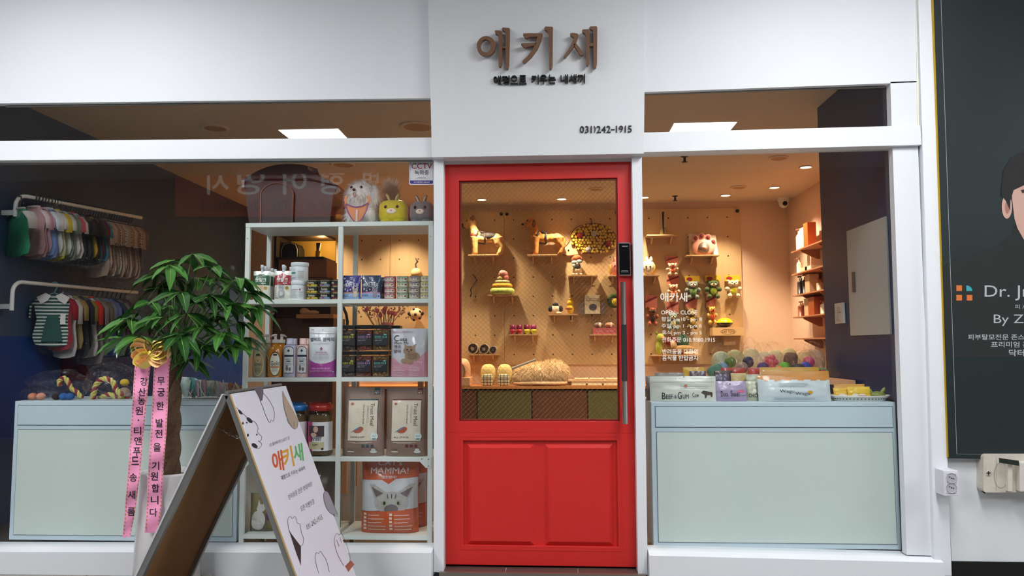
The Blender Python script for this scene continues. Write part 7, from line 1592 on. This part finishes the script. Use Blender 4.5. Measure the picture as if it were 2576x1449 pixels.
def leaf_mesh(mb, base, dr, L_, w_, droop, seed, mi=0):
    dr = dr.normalized(); side = dr.cross(Vector((0, 0, 1))); side = side.normalized() if side.length > .1 else Vector((1, 0, 0)); nrm = side.cross(dr).normalized()
    side = (Matrix.Rotation(math.sin(seed * 5.3) * .5, 3, dr) @ side)
    n = 8; vs = []
    for i in range(n + 1):
        u = i / n; c = base + dr * (L_ * (u - .12 * droop * u * u)) + Vector((0, 0, -1)) * (droop * L_ * .5 * u * u)
        ww = w_ * (math.sin(PI * min(1, (u * .93 + .03)) ** .8) ** .9) * (1 if u < .97 else .2)
        for sd in (-1, -.5, 0, .5, 1): vs.append(c + side * ww * .5 * sd + nrm * (abs(sd) * ww * .16 + .0015 * math.sin(u * 30) * abs(sd)))
    fs = []
    for i in range(n):
        for j in range(4): a = i * 5 + j; fs.append((a, a + 1, a + 6, a + 5))
    mb.add(vs, fs, mi, True)
    mb.tube([base + dr * (L_ * u * (1 - .12 * droop * u)) + Vector((0, 0, -droop * L_ * .5 * u * u + .0012)) + nrm * .0008 for u in (0, .25, .5, .75, .97)], [.0018, .0015, .0012, .0009, .0004], 5, 1)
LG = [M((44, 92, 34), .32, var=.14, sc=14, coat=.25), M((60, 112, 44), .32, var=.12, sc=14, coat=.25), M((34, 74, 30), .3, var=.12, sc=14, coat=.3)]; RIB = M((130, 160, 84), .6)
top = Vector((0, 0, zt_top)); random.seed(12)
cl = [(484, 640, .0, 3), (430, 668, -.12, 2), (402, 688, .05, 2), (535, 672, -.05, 3), (600, 700, .0, 2), (455, 735, -.22, 3), (382, 762, -.1, 2), (330, 802, -.12, 3), (532, 745, -.15, 3), (470, 790, -.25, 3), (575, 768, -.1, 2), (622, 735, .05, 2), (412, 800, -.25, 2), (352, 845, -.2, 3), (452, 842, -.34, 3), (510, 822, -.22, 2), (560, 838, -.15, 3), (605, 812, .02, 2), (500, 872, -.1, 2), (590, 870, -.05, 2), (440, 700, .1, 2), (500, 700, .12, 2), (550, 800, .1, 2), (480, 850, .1, 2), (395, 850, .08, 2), (545, 700, .12, 1), (350, 790, .06, 2), (420, 750, .12, 2), (440, 655, .05, 2), (500, 745, -.1, 2), (430, 770, -.05, 2), (310, 850, 0, 2), (385, 812, -.05, 2), (640, 770, .05, 2), (615, 850, .08, 2), (475, 905, -.05, 2), (540, 870, .05, 2), (565, 720, .02, 2), (405, 725, .12, 2), (520, 790, .1, 2)]
for k, (px, py, dy, big) in enumerate(cl):
    c = P(px, py, PY + dy * .55) - pc
    m = MB(); mid = top.lerp(c, .5) + Vector((0, 0, .05))
    b0 = top + Vector((random.uniform(-.02, .02), random.uniform(-.02, .02), -.01)); pt = curve([b0, mid, c], 5)
    MB().tube(pt, [.0042 - .0002 * i for i in range(len(pt))], 6).build('leaf_stalk', M((70, 110, 46), .5), t)
    out = (c - mid); out.z = 0; out = out.normalized() if out.length > .01 else Vector((0, -1, 0))
    n = 5 + (k * 7) % 3; a0 = math.atan2(out.y, out.x)
    for j in range(n):
        a = a0 + (j - (n - 1) / 2) * (4.4 / n) + random.uniform(-.12, .12)
        d = Vector((math.cos(a), math.sin(a) * .9, random.uniform(-.35, .12) - .12))
        L_ = (.115 + .02 * big) * random.uniform(.8, 1.1) * (1 - .25 * abs(j - (n - 1) / 2) / n)
        if (c + d * L_ + pc).y > -.03: d.y = min(d.y, (-.04 - (c + pc).y) / L_); 
        leaf_mesh(m, c, d, L_, L_ * random.uniform(.27, .34), random.uniform(.2, 1.0), k + j * .7)
    m.build('leaf_cluster', [LG[k % 3], RIB], t)
# ribbon with bow
PK_ = M((236, 150, 190), .35, var=.02, sc=8, sheen=.4); GD = M((170, 120, 50), .5)
RY = PY - .17
t = thing('congratulation_ribbon', 'pink congratulation ribbons with black Korean writing hanging from a bow', 'ribbon', P(385, 900, RY))
def ribbon(edges, txt, nm, ph):
    ys = [e[0] for e in edges]
    def ed(y):
        for a, b in zip(edges, edges[1:]):
            if y <= b[0]: f = (y - a[0]) / (b[0] - a[0]); return a[1] + (b[1] - a[1]) * f, a[2] + (b[2] - a[2]) * f
        return edges[-1][1], edges[-1][2]
    def sf(o):
        def f(u, v):
            x0, x1 = ed(v); k = (u - x0) / (x1 - x0)
            return P(u, v, RY + .012 * math.sin(v * .03 + ph) + .006 * math.sin(v * .08 + k * 2) - o)
        return f
    y0, y1 = ys[0], ys[-1]; n = 60; v = []; f = []
    for i in range(n + 1):
        y = y0 + (y1 - y0) * i / n; a, b = ed(y)
        for j in range(5): v.append((a + (b - a) * j / 4, y + (8 * (1 if j in (1, 3) else (0 if j != 2 else -.2)) if i == n and len(txt) == 12 else 0)))
    for i in range(n):
        for j in range(4): f.append([i * 5 + j, i * 5 + j + 1, i * 5 + j + 6, i * 5 + j + 5])
    decal((v, f), sf(0), nm, PK_, t, world=True)
    sh_ = []
    y = y0 + 6
    while y < y1 - 8:
        a, b = ed(y); sh_ += [poly2([(a + 2, y), (a + 4.2, y + 3), (a + 3, y + 7), (a + 1.2, y + 4)]), poly2([(b - 2, y + 1), (b - 4.2, y + 4), (b - 3, y + 8), (b - 1.2, y + 5)])]; y += 9.5
    decal(sh_, sf(.0012), 'gold_edging', GD, t, world=True, kind='stuff')
    for c, x, y in txt:
        hw_ = 2 if c == '·' else 9.5; vv, ff, _ = glyphs(c, .02); hh = 2 if c == '·' else 10.5
        decal(([(x - hw_ + a * 2 * hw_, y + hh - b * 2 * hh) for a, b in vv], ff), sf(.0014), 'letter', M((20, 16, 20), .6), t, 6, world=True)
ribbon([(905, 342, 382), (930, 338, 377), (1073, 329, 363), (1181, 322, 354), (1253, 316, 345), (1300, 313, 338), (1348, 308, 328)], [('강', 362, 960), ('산', 357, 986), ('농', 356, 1008), ('원', 350, 1033), ('·', 348, 1057), ('티', 346, 1084), ('앤', 347, 1109), ('푸', 344, 1136), ('드', 340, 1159), ('송', 335, 1201), ('새', 331, 1245), ('롬', 330, 1287)], 'left_ribbon', 0)
ribbon([(900, 389, 430), (930, 387, 426), (1073, 380, 420), (1181, 373, 411), (1253, 370, 408), (1340, 364, 398)], [('무', 405, 959), ('궁', 405, 987), ('한', 403, 1021), ('발', 401, 1064), ('전', 399, 1091), ('을', 395, 1125), ('기', 391, 1172), ('원', 388, 1198), ('합', 391, 1228), ('니', 389, 1258), ('다', 386, 1289)], 'right_ribbon', 2)
YB1 = M((252, 226, 110), .5, var=.06, sc=40); YB2 = M((250, 172, 136), .5, col2=(252, 232, 160), sc=60)
ctr = P(386, 890, RY - .01); random.seed(4)
for k, (an, ln) in enumerate(((2.9, 52), (2.5, 50), (3.4, 46), (.25, 48), (-.15, 46), (.7, 44), (1.2, 34), (1.9, 34), (-.7, 40), (-2.4, 44), (3.9, 40))):
    d = Vector((math.cos(an), 0, math.sin(an))); L_ = ln * sp; pr = Vector((0, -1, 0))
    path = [ctr + d * (L_ * .5 * (1 - math.cos(b))) + (d.cross(pr)) * (L_ * .3 * math.sin(b)) + pr * (.012 + .02 * math.sin(b / 2) * (.5 + .5 * (k % 2))) for b in [2 * PI * i / 14 for i in range(15)]]
    q = MB(); w_ = 13 * sp; vs = []
    for p in path: vs += [p + (pr * .5 + d.cross(pr) * .35).normalized() * w_ * .8, p - (pr * .5 + d.cross(pr) * .35).normalized() * w_ * .8]
    q.add(vs, [(2 * i, 2 * i + 1, 2 * i + 3, 2 * i + 2) for i in range(14)], 0, True); q.build('bow_loop', YB2 if k % 2 == 0 else YB1, t, world=True)
MB().ell(tuple(ctr + Vector((0, -.02, 0))), (.018, .014, .018), 0, 12).build('bow_knot', YB1, t, world=True)
# ---- sandwich board
AL = M((150, 152, 150), .38, metal=.75, var=.03); MDF = M((140, 100, 56), .8, var=.06, sc=6)
Yf, Yn = -.38, -.98; Za = .985; Xa = -1.288
xr, xl = -.884, -1.76
t = thing('sandwich_board', 'folding aluminium sandwich board with paw print poster in front of the shop', 'sandwich board', (Xa, (Yf + Yn) / 2, 0))
def board(xf, sgn, mat_panel, nm):
    # frame of the tilted board: origin at hinge, e down the board, hinge axis along y
    top_ = Vector((Xa + sgn * .012, 0, Za)); foot = Vector((xf, 0, 0)); e = (foot - top_); L_ = e.length; e.normalize(); n = Vector((-e.z, 0, e.x)) if sgn > 0 else Vector((e.z, 0, -e.x))
    # n points outward (away from the other board)
    if n.x * sgn < 0: n = -n
    def bx(u0, u1, y0, y1, n0, n1, name, mat, bevel=0):
        v = [top_ + e * u + n * k + Vector((0, y, 0)) for k in (n0, n1) for u in (u0, u1) for y in (y0, y1)]
        q = MB(); q.add(v, [(0, 1, 3, 2), (4, 6, 7, 5), (0, 4, 5, 1), (2, 3, 7, 6), (0, 2, 6, 4), (1, 5, 7, 3)]); return q.build(name, mat, t, world=True, bevel=bevel)
    fw = .026
    bx(0, L_, Yn, Yn + fw, -.022, 0, 'side_rail', AL, .001); bx(0, L_, Yf - fw, Yf, -.022, 0, 'side_rail', AL, .001)
    bx(0, fw, Yn + fw, Yf - fw, -.022, 0, 'cross_rail', AL); bx(L_ - .07, L_ - .045, Yn + fw, Yf - fw, -.022, 0, 'cross_rail', AL)
    bx(fw, L_ - .07, Yn + fw, Yf - fw, -.006, -.001, 'backing_board', MDF)
    if mat_panel:
        bx(.004, L_ - .035, Yn - .004, Yf + .004, .0005, .006, 'panel_edge', M((196, 160, 90), .5)); bx(.004, L_ - .035, Yn - .004, Yf + .004, .0065, .010, nm, mat_panel)
    else: bx(.004, L_ - .035, Yn - .004, Yf + .004, .0005, .006, 'outer_panel', M((200, 200, 205), .5))
    return top_, n
tp, nr = board(xr, 1, M((222, 222, 234), .4, var=.005), 'printed_panel'); board(xl, -1, None, '')
MB().tube([(Xa, Yn, Za + .004), (Xa, Yf, Za + .004)], .008, 10).build('hinge', AL, t, world=True)
q = MB(); a, b = P(528, 1037, Yn + .15), P(578, 1062, Yn + .15)
a = Vector((Xa - .13, Yn + .10, Za - .16 * 1.0)); b = Vector((Xa + .075, Yn + .10, Za - .18)); a = Vector((Xa - .5 * .15 * .95, Yn + .10, Za - .145)); 
for k in range(9):
    c = a.lerp(b, (k + .5) / 9); c.z -= .018 * math.sin(PI * (k + .5) / 9); dx = (b - a).normalized()
    ax = Vector((0, 1, 0)) if k % 2 else Vector((0, 0, 1)); ll = (b - a).length / 9 * .68
    q.tube([c + dx * ll * math.cos(w_) + ax * .005 * math.sin(w_) for w_ in [2 * PI * i / 12 for i in range(12)]], .0014, 6, 0, True)
q.build('chain', M((200, 200, 196), .2, metal=1), t, world=True, kind='stuff')
def bp(o): return lambda u, v: cast(u, v, tp + nr * (.0102 + o), nr)
g7 = lambda pts: [(300 + x / 2.79, 930 + y / 2.79) for x, y in pts]
def qtext(s_, quad, bold=.0):
    (a, b, c, d) = quad; v, f, _ = glyphs(s_, bold); r = []
    for u, w_ in v: r.append(((a[0] * (1 - u) + b[0] * u) * w_ + (d[0] * (1 - u) + c[0] * u) * (1 - w_), (a[1] * (1 - u) + b[1] * u) * w_ + (d[1] * (1 - u) + c[1] * u) * (1 - w_)))
    return (r, f)
INKB = M((30, 28, 32), .5)
def bd(sh_, nm, mat, o=.0004): return decal(sh_, bp(o), nm, mat, t, world=True)
for ch_, qd, cc in (('애', ((681, 1138), (709, 1131), (716, 1183), (689, 1189)), (206, 90, 48)), ('키', ((706, 1131), (733, 1120), (742, 1172), (716, 1178)), (214, 160, 46)), ('새', ((734, 1120), (760, 1114), (765, 1159), (741, 1163)), (92, 176, 104))):
    bd(qtext(ch_, qd, .04), 'colour_letter', M(cc, .5))
for s_, qd, b_ in (('1층 엘리베이터 3,4호기 앞', ((677, 1116), (728, 1096), (729, 1106), (678.5, 1125)), .0), ('애정으로 키우는 내새끼', ((706, 1197), (766, 1172), (768, 1181), (709, 1209)), .035), ('반려용품 전문 편집매장', ((725, 1244), (784, 1211), (786, 1222), (726.5, 1258)), 0), ('오픈 이벤트중', ((755, 1274), (789, 1254), (792, 1267), (758, 1288)), 0), ('031-242-1915', ((770, 1321), (809, 1294), (811.5, 1306), (772.4, 1333)), 0)):
    bd(qtext(s_, qd, b_), 'text_line', INKB)
bd(poly2(g7([(945, 130), (1008, 118), (1012, 160), (1005, 215), (990, 222), (985, 205)])), 'grey_patch', M((96, 88, 98), .5))
bd(poly2(g7([(1148, 150), (1190, 230), (1255, 345), (1250, 400), (1230, 415), (1200, 385), (1165, 300), (1150, 220)])), 'beige_paw', M((176, 156, 138), .5))
bd(poly2(g7([(1433, 880), (1445, 850), (1465, 860), (1490, 910), (1535, 1020), (1490, 1010), (1460, 980), (1440, 930)])), 'grey_paw', M((150, 148, 160), .5))
bd(poly2(g7([(1192, 1130), (1275, 1240), (1275, 1375), (1240, 1280)])), 'dark_patch', M((40, 38, 44), .5))
bd(poly2(g7([(1585, 1378), (1625, 1338), (1650, 1366), (1608, 1420)])), 'brown_patch', M((160, 84, 56), .5))
for x, y, a_, b_, r_o in ((915, 355, 26, 13, .8), (850, 298, 20, 9, .9), (950, 533, 24, 14, .6), (868, 376, 6, 10, 0), (895, 372, 6, 7, 0), (903, 460, 7, 12, 0), (965, 456, 6, 6, 0)):
    bd(poly2(g7([(x + a_ * math.cos(w_) * math.cos(r_o) - b_ * math.sin(w_) * math.sin(r_o), y + a_ * math.cos(w_) * math.sin(r_o) + b_ * math.sin(w_) * math.cos(r_o)) for w_ in [2 * PI * i / 18 for i in range(18)]])), 'black_spot', INKB)
ol_ = [[(1010, 165), (1050, 210), (1085, 280), (1088, 340), (1080, 362), (1066, 352), (1060, 370), (1045, 355), (1020, 300), (1008, 260), (990, 222)], [(822, 265), (860, 300), (910, 345), (955, 370), (975, 410), (970, 440), (1000, 470), (992, 500), (975, 500), (1000, 520), (985, 550), (950, 548)], [(1148, 150), (1150, 220), (1165, 300), (1200, 385), (1230, 415), (1250, 400), (1255, 345)], [(1433, 880), (1445, 850), (1465, 860), (1490, 910), (1535, 1020)], [(1535, 1030), (1490, 1012), (1460, 980), (1440, 930), (1433, 880)], [(1190, 1120), (1183, 1060), (1198, 1030), (1215, 1045), (1235, 1030), (1250, 1075), (1270, 1085), (1278, 1140), (1295, 1190), (1280, 1235), (1240, 1215), (1190, 1120)], [(1575, 1375), (1530, 1290), (1510, 1200), (1525, 1150), (1545, 1160), (1560, 1150), (1590, 1215), (1618, 1300), (1618, 1345), (1600, 1380)], [(1400, 1430), (1375, 1330), (1382, 1285), (1400, 1290), (1412, 1275), (1430, 1300), (1455, 1340), (1475, 1420)], [(1525, 1195), (1545, 1240)], [(1550, 1175), (1560, 1215)], [(1175, 345), (1190, 380)], [(1225, 365), (1228, 400)]]
bd([stroke2(sm2(g7(p)), .9) for p in ol_], 'drawn_outline', M((50, 48, 54), .5), .0008)

# ================================================================ put print and features under the part they sit on
HOST = {'eye': ('head', 'body', 'fur_body'), 'nose': ('head', 'body', 'fur_body'), 'muzzle': ('head', 'body'), 'mouth': ('fur_body',), 'tongue': ('fur_body',), 'heart_nose': ('muzzle', 'body'), 'inner_ear': ('body',), 'card_print': ('header_card',),
        'grip': ('door_handle',), 'pocket_piping': ('front_pocket',), 'outlet_hole': ('inner_frame',), 'harness_edging': ('harness',), 'harness_strap': ('harness',), 'rim_holes': ('basket_body',), 'soil': ('pot',), 'stand_off': ('letter_face',), 'screw_cross': ('screw_head',), 'window_rim': ('shell',), 'centre_cap': ('centre_dial',), 'lock_lettering': ('lock_face',)}
PRINT = ('lettering', 'label_band', 'label_panel', 'oval_badge', 'food_picture', 'fine_print', 'logo', 'seal', 'title_lettering', 'magenta_panel', 'round_icons', 'zip_line', 'colour_band', 'dog_picture', 'cat_picture', 'cat_markings', 'cat_eyes', 'puppy_picture', 'photo_panel', 'colour_panel', 'name_plate', 'lower_panel', 'stripe', 'spots', 'paw_logo', 'pink_panel', 'purple_panel', 'grey_panel', 'orange_panel', 'accent_tag', 'round_seal', 'seal_lettering', 'meat_picture', 'fish_picture', 'dog_drawing', 'cow_drawing', 'pink_tag', 'yellow_mark', 'name_band', 'sticker_border', 'blue_band', 'border_line', 'suit', 'face', 'ear_shade', 'hair', 'eyebrow', 'logo_square', 'logo_quarter', 'colour_letter', 'grey_patch', 'beige_paw', 'grey_paw', 'dark_patch', 'brown_patch', 'black_spot', 'drawn_outline', 'small_lettering', 'print', 'ball_picture')
PH = ('pouch_body', 'label', 'label_edge', 'oval_label', 'sticker_sheet', 'poster_board', 'printed_panel', 'carton', 'packet', 'crate_body', 'panel', 'tub_body')
for th in [o for o in C.objects if o.parent is None and o.children]:
    parts = {}
    for ch in th.children: parts.setdefault(ch.name.split('.')[0], ch)
    for ch in list(th.children):
        b = ch.name.split('.')[0]
        hosts = HOST.get(b) or (PH if b in PRINT else ())
        if b == 'ear' and 'poster_board' in parts: hosts = ('poster_board',)
        if b == 'text_line' and 'printed_panel' in parts: hosts = ('printed_panel',)
        if b == 'lettering' and 'label' in parts: hosts = ('label',)
        for h in hosts:
            hp = parts.get(h)
            if hp is not None and hp is not ch and hp.parent is th and tuple(hp.location) == (0, 0, 0): ch.parent = hp; break
